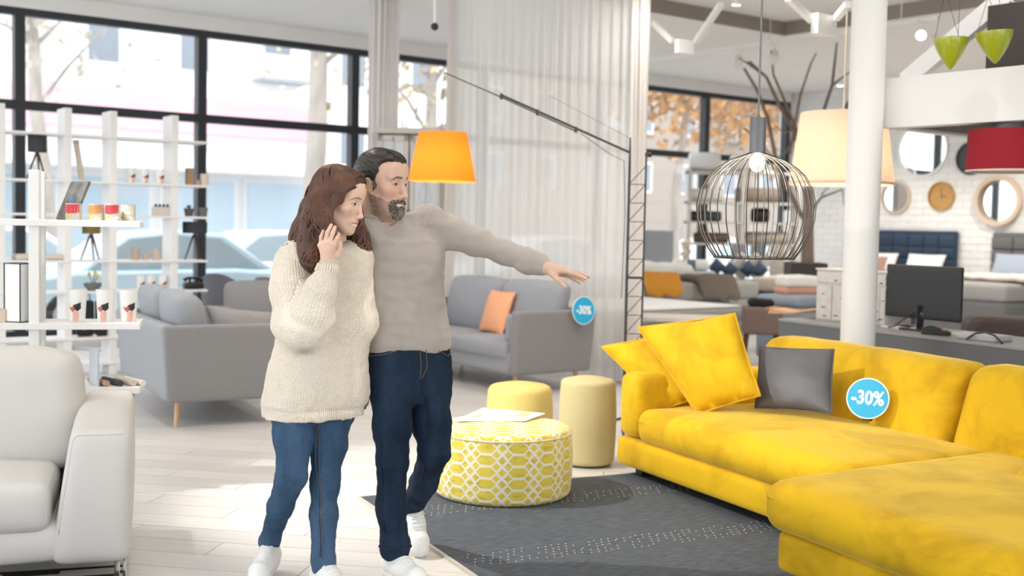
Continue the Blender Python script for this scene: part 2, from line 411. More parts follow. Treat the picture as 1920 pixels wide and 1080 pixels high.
# ================================================================ outside the windows
mb = MB(); mb.box(wl(6, -32, -.22), (120, 63, .1), ROOM_R); tag(mb.build('street', mat('pale_street', (.50, .50, .51), .8, var=.05, vscale=.6)), kind='structure')
mb = MB(); mb.box(wl(6, -2.4, -.12), (90, 4.4, .12), ROOM_R); tag(mb.build('pavement', mat('pale_pavement', (.62, .61, .60), .85, var=.04, vscale=1)), kind='structure')
b_cream = mat('cream_render', (.72, .68, .63), .85, var=.06, vscale=.7); b_dark = mat('dim_window_glass', (.24, .28, .33), .2)
b_white = mat('white_render', (.88, .88, .87), .8); b_pink = mat('pink_shop_fascia', (.86, .52, .62), .6); b_grey = mat('grey_roof', (.42, .44, .47), .8)
def building(name, label, t0, t1, n, depth, h, cols, rows, z0, dz, m, balc=(), ww=1.1, wh=1.5):
    o = thing(name, label, 'building', wl((t0 + t1) / 2, n, -.17), ROT_U); Wd = t1 - t0
    MB().box((0, depth / 2, h / 2), (Wd, depth, h)).build('wall', m, o)
    MB().box((0, depth / 2 - .2, h + .15), (Wd + .6, depth + .8, .3)).build('roof', b_grey, o)
    for j in range(rows):
        for i in range(cols):
            x = -Wd / 2 + (i + .5) * Wd / cols; z = z0 + j * dz
            f = MB().box((x, -.03, z), (ww + .2, .1, wh + .2)).build('window', b_white, o)
            MB().box((x, -.075, z), (ww, .04, wh)).build('pane', b_dark, f)
            if (i, j) in balc:
                bb = MB(); bb.box((x, -.55, z - wh / 2 - .15), (ww + 1.0, 1.1, .12)); bb.build('balcony', b_grey, o)
                bb = MB(); bb.box((x, -1.07, z - wh / 2 + .35), (ww + 1.0, .06, .9)); bb.build('balcony_front', mat('pale_balcony', (.62, .63, .64), .7), o)
    return o
building('apartment_building', 'pale cream apartment block with balconies seen through the left window', -13, 6.5, -25, 8, 15, 6, 4, 4.9, 3.1, b_cream, {(1, 0), (1, 1), (3, 1), (4, 2), (2, 2), (4, 0)})
building('apartment_building', 'tall white apartment block seen behind the bare trunk through the middle window', 9, 26, -29, 8, 17, 5, 4, 4.8, 3.2, b_white, {(1, 0), (2, 1), (3, 2)})
building('apartment_building', 'beige block of flats behind the autumn trees at the right windows', 30, 58, -34, 8, 15, 8, 4, 4.5, 3.3, mat('beige_render', (.36, .31, .27), .85), {(2, 1), (5, 1)})
# shop with a pink fascia and an awning
o = thing('shop_building', 'low shop with a pink sign band and pale awning across the street', 'shop', wl(4.5, -17, -.17), ROT_U)
MB().box((0, 2.5, 2.0), (17, 5, 4.0)).build('wall', b_white, o)
MB().box((0, -.15, 4.45), (17.2, .35, .95)).build('sign_band', b_pink, o)
mb = MB(); mb.prism([(-.1, 3.55), (-1.7, 3.0), (-1.7, 2.9), (-.1, 3.4)], -8.4, 8.4, lambda p: (p[2], p[0], p[1])); mb.build('awning', mat('pale_awning', (.80, .82, .84), .7), o)
for k in range(7):
    x = -7.2 + k * 2.4; f = MB().box((x, -.05, 1.55), (2.2, .12, 2.5)).build('shop_window', b_white, o)
    MB().box((x, -.125, 1.55), (2.0, .04, 2.3)).build('pane', mat('pale_shop_glass', (.52, .66, .76), .15), f)

bark = mat('pale_bark', (.40, .36, .32), .9, var=.25, vscale=5, bump=.6, bscale=9, stretch=(1, 1, .3))
leafm = mat('autumn_leaf', (.5, .32, .15), .7, rand=.0)
def leaf_mat(name, col): return mat(name, col, .75, var=.35, vscale=1.3)
def tree(label, base, h, r, lean, leaves, col, spread, zlo, seed, lr=.12, name='street_tree'):
    rnd = random.Random(seed); o = thing(name, label, 'tree', base)
    mb = MB(); pts = [Vector((lean * (k / 6) ** 1.4 + .06 * math.sin(k * 1.9 + seed), .05 * math.cos(k * 2.1 + seed), h * k / 6)) for k in range(7)]
    mb.tube(pts, [r * (1.25 - .12 * k) for k in range(7)], 10); mb.build('trunk', bark, o, smooth=60)
    ends = []
    for k in range(9):
        a = rnd.uniform(0, 2 * PI); p0 = pts[rnd.randint(3, 6)]; p2 = p0 + Vector((math.cos(a) * spread * rnd.uniform(.5, 1), math.sin(a) * spread * .6, rnd.uniform(.2, 2.0)))
        pm_ = (p0 + p2) / 2 + Vector((0, 0, rnd.uniform(0, .4))); mb = MB(); mb.tube([p0, pm_, p2], [r * .35, r * .22, r * .08], 6); mb.build('branch', bark, o, smooth=60); ends += [pm_, p2]
    mb = MB()
    for k in range(leaves):
        e = rnd.choice(ends); c = e + Vector((rnd.gauss(0, spread * .28), rnd.gauss(0, spread * .22), rnd.gauss(-.1, .6)))
        if c.z < zlo: continue
        d = Vector((rnd.gauss(0, 1), rnd.gauss(0, 1), rnd.gauss(0, 1))).normalized(); x = d.orthogonal().normalized(); y = d.cross(x); s_ = lr * rnd.uniform(.6, 1.3)
        mb.add([c - x * s_, c - y * s_ * .6, c + x * s_, c + y * s_ * .6], [(0, 1, 2, 3)])
    tag(mb.build('leaves', leaf_mat('leaf_' + name + str(seed), col), o), kind='stuff')
    return o
def at_ground(x, D): p = P(x, 700, D); return Vector((p.x, p.y, -.15))
tree('thick grey trunk with thin yellow leaves behind the middle window', at_ground(583, 24), 9.5, .20, .15, 900, (.62, .50, .32), 1.9, 1.9, 3)
tree('bare leaning tree with few leaves beyond the left window', at_ground(92, 26), 8, .16, -.6, 260, (.55, .5, .42), 2.0, 2.8, 5)
tree('orange leaved tree right behind the right windows', at_ground(1258, 27), 8, .10, .3, 7000, (.50, .28, .12), 2.8, 1.4, 8)
tree('brown leaved tree with forked trunk behind the wire lamp', at_ground(1392, 32), 9, .12, -.2, 7000, (.42, .27, .16), 3.0, 1.0, 11)
tree('olive brown tree seen past the display cabinet', at_ground(790, 26), 7, .15, .2, 700, (.50, .42, .30), 1.6, 2.2, 14)
tree('yellow brown street tree hidden by the sheer curtain', at_ground(1000, 30), 7, .16, .2, 600, (.56, .45, .26), 1.8, 2.2, 17)
tree('russet tree at the corner of the right windows', at_ground(1490, 37), 9, .12, .1, 6000, (.42, .26, .15), 3.0, 1.0, 21)

def car(label, body, loc_, rz):
    o = thing('parked_car', label, 'car', loc_, rz); L_, Wd = 4.3, 1.75
    bm = mat('car_paint_' + str(round(body[0], 2)), body, .25, coat=.6)
    def shell(poly, w0, w1, zt):
        mb = MB(); n = len(poly); v = []
        for sgn in (-1, 1):
            for (x, z) in poly:
                k = max(0, min(1, (z - .5) / (zt - .5))); v.append((x, sgn * (w0 + (w1 - w0) * k) / 2, z))
        return mb.add(v, [tuple(range(n)), tuple(range(2 * n - 1, n - 1, -1))] + [(i + n, (i + 1) % n + n, (i + 1) % n, i) for i in range(n)])
    low = [(-2.12, .28), (-2.15, .62), (-2.0, .80), (-1.2, .92), (1.1, .95), (1.95, .90), (2.13, .7), (2.12, .28)]
    shell(low, Wd, Wd - .06, .95).build('body', bm, o, bevel=.06, smooth=40)
    cab = [(-1.15, .9), (-.45, 1.42), (.3, 1.5), (1.0, 1.45), (1.75, .93)]
    shell(cab, Wd - .08, Wd - .42, 1.5).build('cabin', bm, o, bevel=.05, smooth=40)
    gl = mat('car_glass', (.36, .45, .50), .12)
    for sgn in (-1, 1):
        for poly in ([(-.98, .96), (-.42, 1.36), (.2, 1.42), (.2, .97)], [(.28, .97), (.28, 1.42), (.92, 1.38), (1.5, .97)]):
            mb = MB(); v = []
            for (x, z) in poly:
                k = (z - .5) / 1.0; y = (Wd - .08 + (-.34) * k) / 2; v += [(x, sgn * (y + .012), z)]
            for (x, z) in poly:
                k = (z - .5) / 1.0; y = (Wd - .08 + (-.34) * k) / 2; v += [(x, sgn * (y - .03), z)]
            mb.add(v, [(0, 1, 2, 3), (7, 6, 5, 4)] + [(i, (i + 1) % 4, (i + 1) % 4 + 4, i + 4) for i in range(4)]); mb.build('side_window', gl, o)
        for x in (-1.32, 1.3):
            w = MB(); w.lathe([(.0, -.1), (.3, -.1), (.33, -.05), (.33, .05), (.3, .1), (0, .1)], (x, sgn * (Wd / 2 - .1), .33), 20, rot=Matrix.Rotation(PI / 2, 3, 'X')); wo = w.build('wheel', mat('tyre_rubber', (.03, .03, .032), .8), o, smooth=40)
            MB().lathe([(0, -.11), (.19, -.11), (.2, -.09), (.2, .09), (.19, .11), (0, .11)], (x, sgn * (Wd / 2 - .1), .33), 16, rot=Matrix.Rotation(PI / 2, 3, 'X')).build('hubcap', mat('alloy', (.6, .61, .62), .3, .8), wo, smooth=40)
    mb = MB(); mb.box((-2.13, 0, .72), (.06, 1.3, .12)); mb.build('headlights', mat('pale_lens', (.8, .82, .84), .2), o)
    return o
def on_street(x, y, D): p = P(x, y, D); return Vector((p.x, p.y, -.17))
car('light blue car parked outside the left window', (.56, .74, .84), on_street(265, 480, 17.2), ROT_U)
car('white car parked outside the middle window', (.80, .82, .83), on_street(545, 450, 21.5), ROT_U + PI)
car('grey car parked beyond the sheer curtain', (.55, .57, .60), on_street(1010, 450, 23), ROT_U)
car('silver car parked outside the right window', (.66, .68, .70), on_street(1340, 450, 28), ROT_U)
car('pale silver car parked at the far left outside', (.74, .77, .79), on_street(-60, 470, 19.5), ROT_U)
# ================================================================ upholstered furniture
def velvet(name, col, dark, edge):
    m = bpy.data.materials.new(name); MATS[name] = m; m.use_nodes = True; nt = m.node_tree; b = nt.nodes['Principled BSDF']; L = nt.links.new
    tc = nt.nodes.new('ShaderNodeTexCoord'); n = nt.nodes.new('ShaderNodeTexNoise'); n.inputs['Scale'].default_value = 2.6; n.inputs['Detail'].default_value = 6; n.inputs['Roughness'].default_value = .62; n.inputs['Distortion'].default_value = .6
    L(tc.outputs['Object'], n.inputs['Vector'])
    cr = nt.nodes.new('ShaderNodeValToRGB'); cr.color_ramp.elements[0].position = .36; cr.color_ramp.elements[0].color = (*dark, 1); cr.color_ramp.elements[1].position = .56; cr.color_ramp.elements[1].color = (*col, 1)
    L(n.outputs['Fac'], cr.inputs[0]); L(cr.outputs[0], b.inputs['Base Color'])
    b.inputs['Roughness'].default_value = .75; b.inputs['Specular IOR Level'].default_value = .2
    b.inputs['Sheen Weight'].default_value = .55; b.inputs['Sheen Roughness'].default_value = .35; b.inputs['Sheen Tint'].default_value = (*edge, 1)
    n2 = nt.nodes.new('ShaderNodeTexNoise'); n2.inputs['Scale'].default_value = 9; n2.inputs['Detail'].default_value = 4; L(tc.outputs['Object'], n2.inputs['Vector'])
    bp = nt.nodes.new('ShaderNodeBump'); bp.inputs['Strength'].default_value = .25; bp.inputs['Distance'].default_value = .012; L(n2.outputs['Fac'], bp.inputs['Height']); L(bp.outputs[0], b.inputs['Normal'])
    return m
yel = velvet('yellow_velvet', (.69, .425, .010), (.50, .29, .005), (1, .84, .30))
# ---- yellow corner sofa. x runs along its back, y from front to back
SS = Vector((.438, -.899, 0)).normalized(); SB = Vector((-SS.y, SS.x, 0))
ys = thing('corner_sofa', 'large yellow velvet corner sofa with a low chaise', 'sofa', (.63, 6.99, 0), math.atan2(SS.y, SS.x))
def ysw(x, y, z): return Vector((.63, 6.99, 0)) + SS * x + SB * y + Vector((0, 0, z))
MB().soft((1.0, .62, .155), (2.0, 1.22, .17), .035, 18).build('base', yel, ys, smooth=180)
MB().soft((.11, .60, .435), (.22, 1.16, .38), .06, 18, puff=(.015, 0, .01)).build('armrest', yel, ys, smooth=180)
MB().soft((1.12, .50, .335), (1.80, 1.0, .20), .075, 30, puff=(0, .02, .035), wr=.006, wf=5, seed=3).build('seat_cushion', yel, ys, smooth=180)
def lean(p): return Vector((p.x, p.y + p.z * .30, p.z))
MB().soft((.86, 1.10, .56), (1.62, .26, .52), .085, 26, puff=(0, .05, .012), wr=.005, wf=6, fn=lean, seed=8).build('back_cushion', yel, ys, smooth=180)
MB().soft((2.42, 1.10, .565), (1.46, .26, .53), .09, 26, puff=(0, .05, .015), wr=.005, wf=6, fn=lean, seed=5).build('back_cushion', yel, ys, smooth=180)
MB().soft((1.6, 1.34, .40), (3.2, .14, .66), .05, 22).build('back_frame', yel, ys, smooth=180)
def skew(p): return Vector((p.x - .10 * p.y, p.y, p.z))
MB().soft((2.64, .27, .335), (1.30, 1.60, .215), .085, 30, puff=(0, .02, .03), wr=.005, wf=5, fn=skew, seed=11).build('chaise_cushion', yel, ys, smooth=180)
MB().soft((2.66, .28, .14), (1.24, 1.50, .17), .03, 20, fn=skew).build('chaise_base', yel, ys, smooth=180)
for (x, y) in ((.12, .14), (1.75, .2), (.12, 1.2), (2.25, -.32), (3.1, -.36), (3.1, 1.2)):
    MB().box((x, y, .036), (.07, .07, .072)).build('foot', mat('black_plastic', (.02, .02, .02), .5), ys)
# piping seams along the cushions
def seam_rect(x0, x1, y0, y1, z, r, par, name='piping', fn=None, inset=.075):
    pts = []
    for (cx, cy, a0) in ((x0 + inset, y0 + inset, PI), (x1 - inset, y0 + inset, 1.5 * PI), (x1 - inset, y1 - inset, 0), (x0 + inset, y1 - inset, .5 * PI)):
        for k in range(5):
            a = a0 + k * PI / 8; p = Vector((cx + inset * math.cos(a), cy + inset * math.sin(a), z)); pts.append(p)
    if fn: c = Vector(((x0 + x1) / 2, (y0 + y1) / 2, z)); pts = [c + fn(p - c) for p in pts]
    mb = MB(); mb.tube(pts, r, 6, closed=True); return mb.build(name, yel, par, smooth=180)
seam_rect(.222, 2.018, -.002, .998, .365, .0035, ys.children[2])
seam_rect(1.992, 3.288, -.532, 1.068, .375, .0035, [c for c in ys.children if c.name.startswith('chaise_cushion')][0], fn=skew)
# scatter cushions on it
def cushion(name, label, corners, thick, m, seed=1.0, pinch=.1, wr=.008, group=None, sag=0.0, cat='cushion', hem=.0):
    t = thing(name, label, cat, sum((Vector(c) for c in corners), Vector()) / 4, 0, group)
    cs = [Vector(c) - t.location for c in corners]
    pillow_mb(cs, thick, 22, pinch, wr, 9, seed, sag).build('cover', m, t, smooth=180)
    if hem:
        mb = MB(); n = 14; pts = []
        for k in range(4):
            a, b = cs[k], cs[(k + 1) % 4]; mid = (a + b) / 2
            for i in range(n):
                u = i / n; p = a.lerp(b, u); pts.append(p - p.normalized() * 0 + (-(mid)) * (pinch * .55 * 4 * u * (1 - u)))
        mb.tube(pts, hem, 6, closed=True); mb.build('seam', m, t, smooth=180)
    return t
cushion('cushion', 'largest yellow velvet cushion tilted in front of the other yellow one', [P(1308, 778, 6.72), P(1426, 742, 6.50), P(1378, 588, 6.80), P(1195, 614, 7.02)], .20, yel, 2, .05, .012, hem=.006)
cushion('cushion', 'yellow velvet cushion slumped behind the largest one over the armrest', [P(1243, 768, 6.95), P(1350, 735, 6.86), P(1262, 622, 7.12), P(1128, 650, 7.22)], .15, yel, 7, .05, .014, hem=.006)
cushion('cushion', 'small plain charcoal grey cushion on the yellow sofa', [P(1415, 765, 6.63), P(1560, 776, 6.28), P(1564, 655, 6.50), P(1424, 650, 6.83)], .12, mat('charcoal_satin', (.085, .085, .095), .5, bump=.1, bscale=300), 4, .06, .006, hem=.004)
cushion('cushion', 'corner of a yellow velvet cushion at the right picture edge', [P(1900, 896, 4.95), P(2060, 960, 4.70), P(2090, 860, 4.95), P(1925, 866, 5.18)], .13, yel, 9, .05, .008)

# ---- discount discs
def disc(label, c, nrm, r, text_size, roll=0.0, stand=True):
    nrm = Vector(nrm).normalized(); x = Vector((0, 0, 1)).cross(nrm).normalized(); y = nrm.cross(x)
    x, y = x * math.cos(roll) + y * math.sin(roll), y * math.cos(roll) - x * math.sin(roll)
    R = Matrix((x, y, nrm)).transposed(); t = thing('discount_sign', label, 'sign', c); t.rotation_mode = 'QUATERNION'; t.rotation_quaternion = R.to_quaternion()
    MB().lathe([(0, -.004), (r, -.004), (r, .0), (0, .0)], n=48).build('rim', mat('white_card', (.88, .88, .88), .35), t)
    MB().lathe([(0, .0), (r * .945, .0), (r * .945, .0012), (0, .0012)], n=48).build('blue_face', mat('sky_blue_print', (.025, .42, .74), .25, coat=.7), t)
    me = text_mesh('-30%', text_size, .0006, text_size * .028); o = link('lettering', me, mat('white_print', (.92, .92, .92), .4), t); o.location = (0, 0, .0016); o.scale = (.86, 1.05, 1)
    if stand: MB().bar((0, -r * .15, -.006), (0, -r * .95, -.09), .05, .004).build('prop_stand', mat('black_card', (.02, .02, .02), .6), t)
    return t
dn = (Vector((0, 0, CAM_H + .35)) - P(1627, 747, 6.3)).normalized()
disc('round blue discount sign standing on the yellow sofa seat', P(1627, 747, 6.27), (dn.x - .1, dn.y, dn.z + .12), .111, .098, -.03)

# ---- ottoman, poufs
def ottoman_material():
    """woven lattice: stretched hexagons in yellow with pale lines, on cylindrical coordinates"""
    m = bpy.data.materials.new('yellow_lattice_fabric'); MATS['yl'] = m; m.use_nodes = True; nt = m.node_tree; b = nt.nodes['Principled BSDF']; L = nt.links.new
    a = nt.nodes.new('ShaderNodeAttribute'); a.attribute_name = 'lat'; sp = nt.nodes.new('ShaderNodeSeparateXYZ'); L(a.outputs['Vector'], sp.inputs[0])
    def M(op, x, y=None, z=None):
        n = nt.nodes.new('ShaderNodeMath'); n.operation = op
        for i, v in enumerate((x, y, z)):
            if v is None: continue
            if isinstance(v, (int, float)): n.inputs[i].default_value = v
            else: L(v, n.inputs[i])
        return n.outputs[0]
    # one repeat: a stretched hexagon, and diamonds between its neighbours
    fu = M('ABSOLUTE', M('SUBTRACT', M('FRACT', M('ADD', sp.outputs[0], .5)), .5)); fv = M('ABSOLUTE', M('SUBTRACT', M('FRACT', M('ADD', sp.outputs[1], .5)), .5))
    hexa = M('MULTIPLY', M('LESS_THAN', fv, .385), M('LESS_THAN', M('ADD', fu, M('DIVIDE', fv, 2.7)), .312))
    dA = M('LESS_THAN', M('ADD', M('SUBTRACT', .5, fu), M('DIVIDE', fv, 2.7)), .128)
    dB = M('LESS_THAN', M('ADD', M('ABSOLUTE', M('SUBTRACT', fu, .318)), M('DIVIDE', M('SUBTRACT', .5, fv), 2.7)), .122)
    line = M('SUBTRACT', 1.0, M('MINIMUM', M('ADD', M('ADD', hexa, dA), dB), 1.0))
    n = nt.nodes.new('ShaderNodeTexNoise'); n.inputs['Scale'].default_value = 2.2; n.inputs['Detail'].default_value = 6; L(a.outputs['Vector'], n.inputs['Vector'])
    cr = nt.nodes.new('ShaderNodeValToRGB'); cr.color_ramp.elements[0].position = .34; cr.color_ramp.elements[0].color = (.52, .42, .06, 1); cr.color_ramp.elements[1].position = .5; cr.color_ramp.elements[1].color = (.72, .57, .07, 1)
    L(n.outputs['Fac'], cr.inputs[0])
    mx = nt.nodes.new('ShaderNodeMixRGB'); L(line, mx.inputs[0]); L(cr.outputs[0], mx.inputs[1]); mx.inputs[2].default_value = (.80, .745, .66, 1)
    L(mx.outputs[0], b.inputs['Base Color']); b.inputs['Roughness'].default_value = .85; b.inputs['Sheen Weight'].default_value = .2
    bp = nt.nodes.new('ShaderNodeBump'); bp.inputs['Strength'].default_value = .35; bp.inputs['Distance'].default_value = .004; bp.invert = True; L(line, bp.inputs['Height']); L(bp.outputs[0], b.inputs['Normal'])
    return m
def soft_round(name, m, parent, r, h, rb=.03, dome=.015, n=64, lat=False, bulge=.008):
    prof = []
    for k in range(6): a = PI / 2 * k / 5; prof.append((r - rb + rb * math.sin(a), rb - rb * math.cos(a)))
    for k in range(1, 10): z = rb + (h - 2 * rb) * k / 10; prof.append((r + bulge * math.sin(PI * k / 10), z))
    for k in range(6): a = PI / 2 * k / 5; prof.append((r - rb + rb * math.cos(a), h - rb + rb * math.sin(a)))
    for k in range(1, 13): q = 1 - k / 12; prof.append((max((r - rb) * q, 1e-4), h + dome * (1 - q * q)))
    mb = MB(); mb.lathe(prof, n=n); o = mb.build(name, m, parent, smooth=180)
    if lat:
        me = o.data; at = me.attributes.new('lat', 'FLOAT_VECTOR', 'CORNER')
        vals = []
        for poly in me.polygons:
            angs = [math.atan2(me.vertices[me.loops[l].vertex_index].co.y, me.vertices[me.loops[l].vertex_index].co.x) for l in poly.loop_indices]
            wrap = max(angs) - min(angs) > PI; flat = poly.normal.z > .75
            for l, a in zip(poly.loop_indices, angs):
                p = me.vertices[me.loops[l].vertex_index].co
                if flat: vals += [p.x / .172, p.y / .0625 + .2, 0]
                else:
                    if wrap and a < 0: a += 2 * PI
                    vals += [a / (2 * PI) * 14, p.z / .0625, 0]
        at.data.foreach_set('vector', vals)
    return o
oc = G(940, 958) + Vector((0, .385, 0))
t = thing('ottoman', 'large round yellow ottoman with white lattice pattern', 'ottoman', (oc.x, oc.y, .012))
soft_round('body', ottoman_material(), t, .378, .375, .035, .022, 96, True)
mb = MB(); mb.tube([(.379 * math.cos(k * PI / 40), .379 * math.sin(k * PI / 40), .345) for k in range(80)], .004, 6, closed=True); mb.build('piping', mat('pale_piping', (.72, .62, .30), .8), t, smooth=180)
pc = G(1103, 881) + Vector((0, .178, 0))
t = thing('pouf', 'tall olive beige fabric pouf beside the yellow sofa armrest', 'pouf', (pc.x, pc.y, .012)); soft_round('body', mat('olive_beige_felt', (.56, .49, .26), .9, bump=.35, bscale=220, var=.05, vscale=120), t, .172, .525, .03, .02)
pc = P(975, 740, 7.95)
t = thing('pouf', 'low butter yellow pouf behind the lattice ottoman', 'pouf', (pc.x, pc.y, 0)); soft_round('body', mat('butter_felt', (.74, .58, .20), .9, bump=.3, bscale=220, var=.05, vscale=120), t, .218, .41, .05, .02)
# catalogue sheets on the ottoman
def flat_sheet(name, label, cat, corners, th, m, prints=()):
    c = [Vector(p) for p in corners]; o0 = sum(c, Vector()) / 4; t = thing(name, label, cat, o0)
    mb = MB(); v = [p - o0 for p in c]; up = (c[1] - c[0]).cross(c[3] - c[0]).normalized()
    if up.z < 0: up = -up
    mb.add(v + [p + up * th for p in v], [(3, 2, 1, 0), (4, 5, 6, 7), (0, 1, 5, 4), (1, 2, 6, 5), (2, 3, 7, 6), (3, 0, 4, 7)]); mb.build('pages', m, t)
    for (u0, u1, w0, w1, col) in prints:
        def q(u, w): return (v[0] * (1 - u) + v[1] * u) * (1 - w) + (v[3] * (1 - u) + v[2] * u) * w + up * (th + .0006)
        MB().add([q(u0, w0), q(u1, w0), q(u1, w1), q(u0, w1)], [(0, 1, 2, 3)]).build('printed_picture', mat('print_%.2f_%.2f_%.2f' % col, col, .5), t)
    return t
zt = .012 + .375 + .0255
flat_sheet('catalogue', 'open white catalogue lying on the lattice ottoman', 'catalogue', [G(852, 790, zt - .006), G(985, 790, zt), G(1022, 776, zt - .004), G(905, 766, zt - .006)], .004, mat('white_paper', (.88, .88, .87), .6),
           ((.10, .24, .25, .55, (.62, .50, .45)), (.45, .62, .35, .9, (.72, .78, .84)), (.68, .86, .45, .85, (.80, .58, .25))))

# ---- grey fabric sofas
grey = mat('grey_woven_fabric', (.235, .235, .245), .9, bump=.3, bscale=350, var=.08, vscale=90, sheen=.15)
blue_grey = mat('blue_grey_woven_fabric', (.30, .315, .345), .9, bump=.3, bscale=350, var=.06, vscale=90, sheen=.15)
oak_leg = mat('oak_leg', (.58, .37, .20), .5, var=.1, vscale=20)
def grey_sofa(name, label, loc_, rz, L_, dep, arm_h, back_h, leg_h, m, leg_m, arm_t=.11, splay=.04, cush=3, flare=.10, backc=True, seat_h=.45):
    t = thing(name, label, 'sofa', loc_, rz)
    def fl(p): return Vector((p.x * (1 + flare * (p.z + .2) * .35 / max(L_, .5)), p.y + flare * .35 * (p.z + .25) * (1 if p.y > 0 else 0), p.z))
    MB().soft((L_ / 2, dep / 2, leg_h + .10), (L_ - .02, dep - .03, .2), .03, 18).build('base', m, t, smooth=180)
    for s, x in ((-1, arm_t / 2), (1, L_ - arm_t / 2)):
        def fa(p, s=s): return Vector((p.x + s * flare * .5 * (p.z + (arm_h - leg_h) / 2), p.y + (flare * .6 * (p.z + .25) if p.y > 0 else 0), p.z))
        MB().soft((x, dep / 2, (arm_h + leg_h) / 2), (arm_t, dep, arm_h - leg_h), .025, 20, fn=fa).build('armrest', m, t, smooth=180)
    def fb(p): return Vector((p.x * (1 + flare * .25 * (p.z + .25)), p.y + flare * .8 * (p.z + .25), p.z))
    MB().soft((L_ / 2, dep - .06, (arm_h + leg_h) / 2), (L_ - .04, .12, arm_h - leg_h - .004), .025, 20, fn=fb).build('back_frame', m, t, smooth=180)
    w = (L_ - 2 * arm_t - .02) / cush
    for k in range(cush):
        x = arm_t + .01 + w * (k + .5)
        if k < cush: MB().soft((x, (dep - .24) / 2 + .0, seat_h - .075), (w - .008, dep - .22, .16), .05, 16, puff=(0, .01, .02)).build('seat_cushion', m, t, smooth=180)
        if backc:
            def lb(p): return Vector((p.x, p.y + .22 * p.z, p.z))
            MB().soft((x, dep - .24, (back_h + seat_h) / 2), (w - .01, .17, back_h - seat_h + .02), .07, 16, puff=(0, .06, .02), wr=.006, wf=7, fn=lb, seed=k * 3.1).build('back_cushion', m, t, smooth=180)
    for (x, sx) in ((.12, -1), (L_ - .12, 1)):
        for (y, sy) in ((.1, -1), (dep - .1, 1)):
            MB().cyl((x + sx * splay, y + sy * splay, 0), (x, y, leg_h + .02), .014, .024, 12).build('leg', leg_m, t, smooth=60)
    return t
# sofa behind the man: its right armrest towards us
cs_o = G(966, 706, .17); cx = Vector((.6094, -.7929, 0))
L_c = 2.05; org = Vector((cs_o.x, cs_o.y, 0)) - cx * L_c
gs = grey_sofa('sofa', 'blue-grey two-seat sofa with a peach cushion behind the man', org, math.atan2(cx.y, cx.x), L_c, .88, .735, .95, .17, blue_grey, oak_leg, .12, .03, 2, .10)
for ch in gs.children:
    if ch.name.startswith('armrest') or ch.name.startswith('back_frame'): ch.data.materials[0] = grey
def csw(x, y, z): return org + cx * x + Vector((-cx.y, cx.x, 0)) * y + Vector((0, 0, z))
MB().soft((L_c - .20, .22, .57), (.10, .34, .26), .045, 12, puff=(.02, 0, 0)).build('arm_cushion', blue_grey, gs, smooth=180)
cushion('cushion', 'peach orange cushion standing on the blue-grey sofa', [csw(.92, .42, .46), csw(1.40, .34, .46), csw(1.38, .50, .86), csw(.92, .56, .86)], .13, mat('peach_cotton', (.84, .40, .22), .85, bump=.1, bscale=200), 3, .06, .004)
sdir = -Vector((-cx.x, -cx.y, 0)); ap = P(1098, 583, 10.33)
disc('oval-looking blue discount sign stuck on the blue-grey sofa armrest', csw(L_c + .085, .70, .735), (cx.x * .8 + .0, cx.y * .9, .05), .128, .098, -.06, stand=False)
# sofa seen from behind at the left
lx = Vector((-.48, .876, 0)).normalized(); ly = Vector((-lx.y, lx.x, 0)); c0 = G(328, 802)
org2 = Vector((c0.x, c0.y, 0)) - ly * .86 + ly * -.0 - lx * .08
ls = grey_sofa('sofa', 'grey sofa with oak legs turned away behind the shelves', org2, math.atan2(lx.y, lx.x), 1.78, .93, .735, .93, .185, grey, oak_leg, .11, .02, 2, .11)
for ch in ls.children:
    if ch.name.startswith('back_frame'): ch.data.materials[0] = blue_grey
    if ch.name.startswith('back_cushion'): ch.data.materials[0] = blue_grey
def lsw(x, y, z): return org2 + lx * x + ly * y + Vector((0, 0, z))
cushion('cushion', 'grey cushion with leaf relief lying in the corner of the grey sofa', [lsw(.13, .05, .60), lsw(.16, .55, .56), lsw(.22, .62, .86), lsw(.17, .10, .80)], .15, mat('grey_relief_fabric', (.27, .265, .27), .9, bump=.8, bscale=28), 3, .05, .006)
# grey sofa further back, its back towards the window
a0 = P(405, 592, 10.2)
grey_sofa('sofa', 'mid-grey sofa end visible left of the woman behind the other grey sofa', Vector((a0.x - .05, a0.y + .0, 0)), ROT_U - .35, 1.4, .85, .68, .90, .14, grey, oak_leg, .14, .0, 2, .04)
def tub_chair(label, pos, rz):
    t = thing('tub_chair', label, 'chair', pos, rz); m = mat('slate_felt', (.15, .155, .17), .9, bump=.2, bscale=200)
    mb = MB(); v = []; f = []; n = 24
    for i, (h, rr) in enumerate(((.40, .30), (.60, .33), (.80, .34), (.92, .335))):
        for k in range(n + 1):
            a = PI * .05 + PI * .9 * k / n; top = h if i < 2 else .58 + (h - .58) * math.sin(PI * k / n) ** .6
            for rad in (rr, rr - .06): v.append((rad * math.cos(a), rad * math.sin(a), top))
    for i in range(3):
        for k in range(n):
            b0 = (i * (n + 1) + k) * 2; b1 = ((i + 1) * (n + 1) + k) * 2
            f += [(b0, b0 + 2, b1 + 2, b1), (b0 + 3, b0 + 1, b1 + 1, b1 + 3)]
    for k in range(n): b = (3 * (n + 1) + k) * 2; f.append((b, b + 2, b + 3, b + 1))
    mb.add(v, f).build('backrest', m, t, smooth=50)
    soft_round('seat', m, t, .29, .14, .04, .01, 32).location = (0, 0, .33)
    for k in range(4): a = PI / 4 + k * PI / 2; MB().cyl((.24 * math.cos(a), .24 * math.sin(a), 0), (.2 * math.cos(a), .2 * math.sin(a), .35), .012, .018, 10).build('leg', oak_leg, t, smooth=60)
    return t
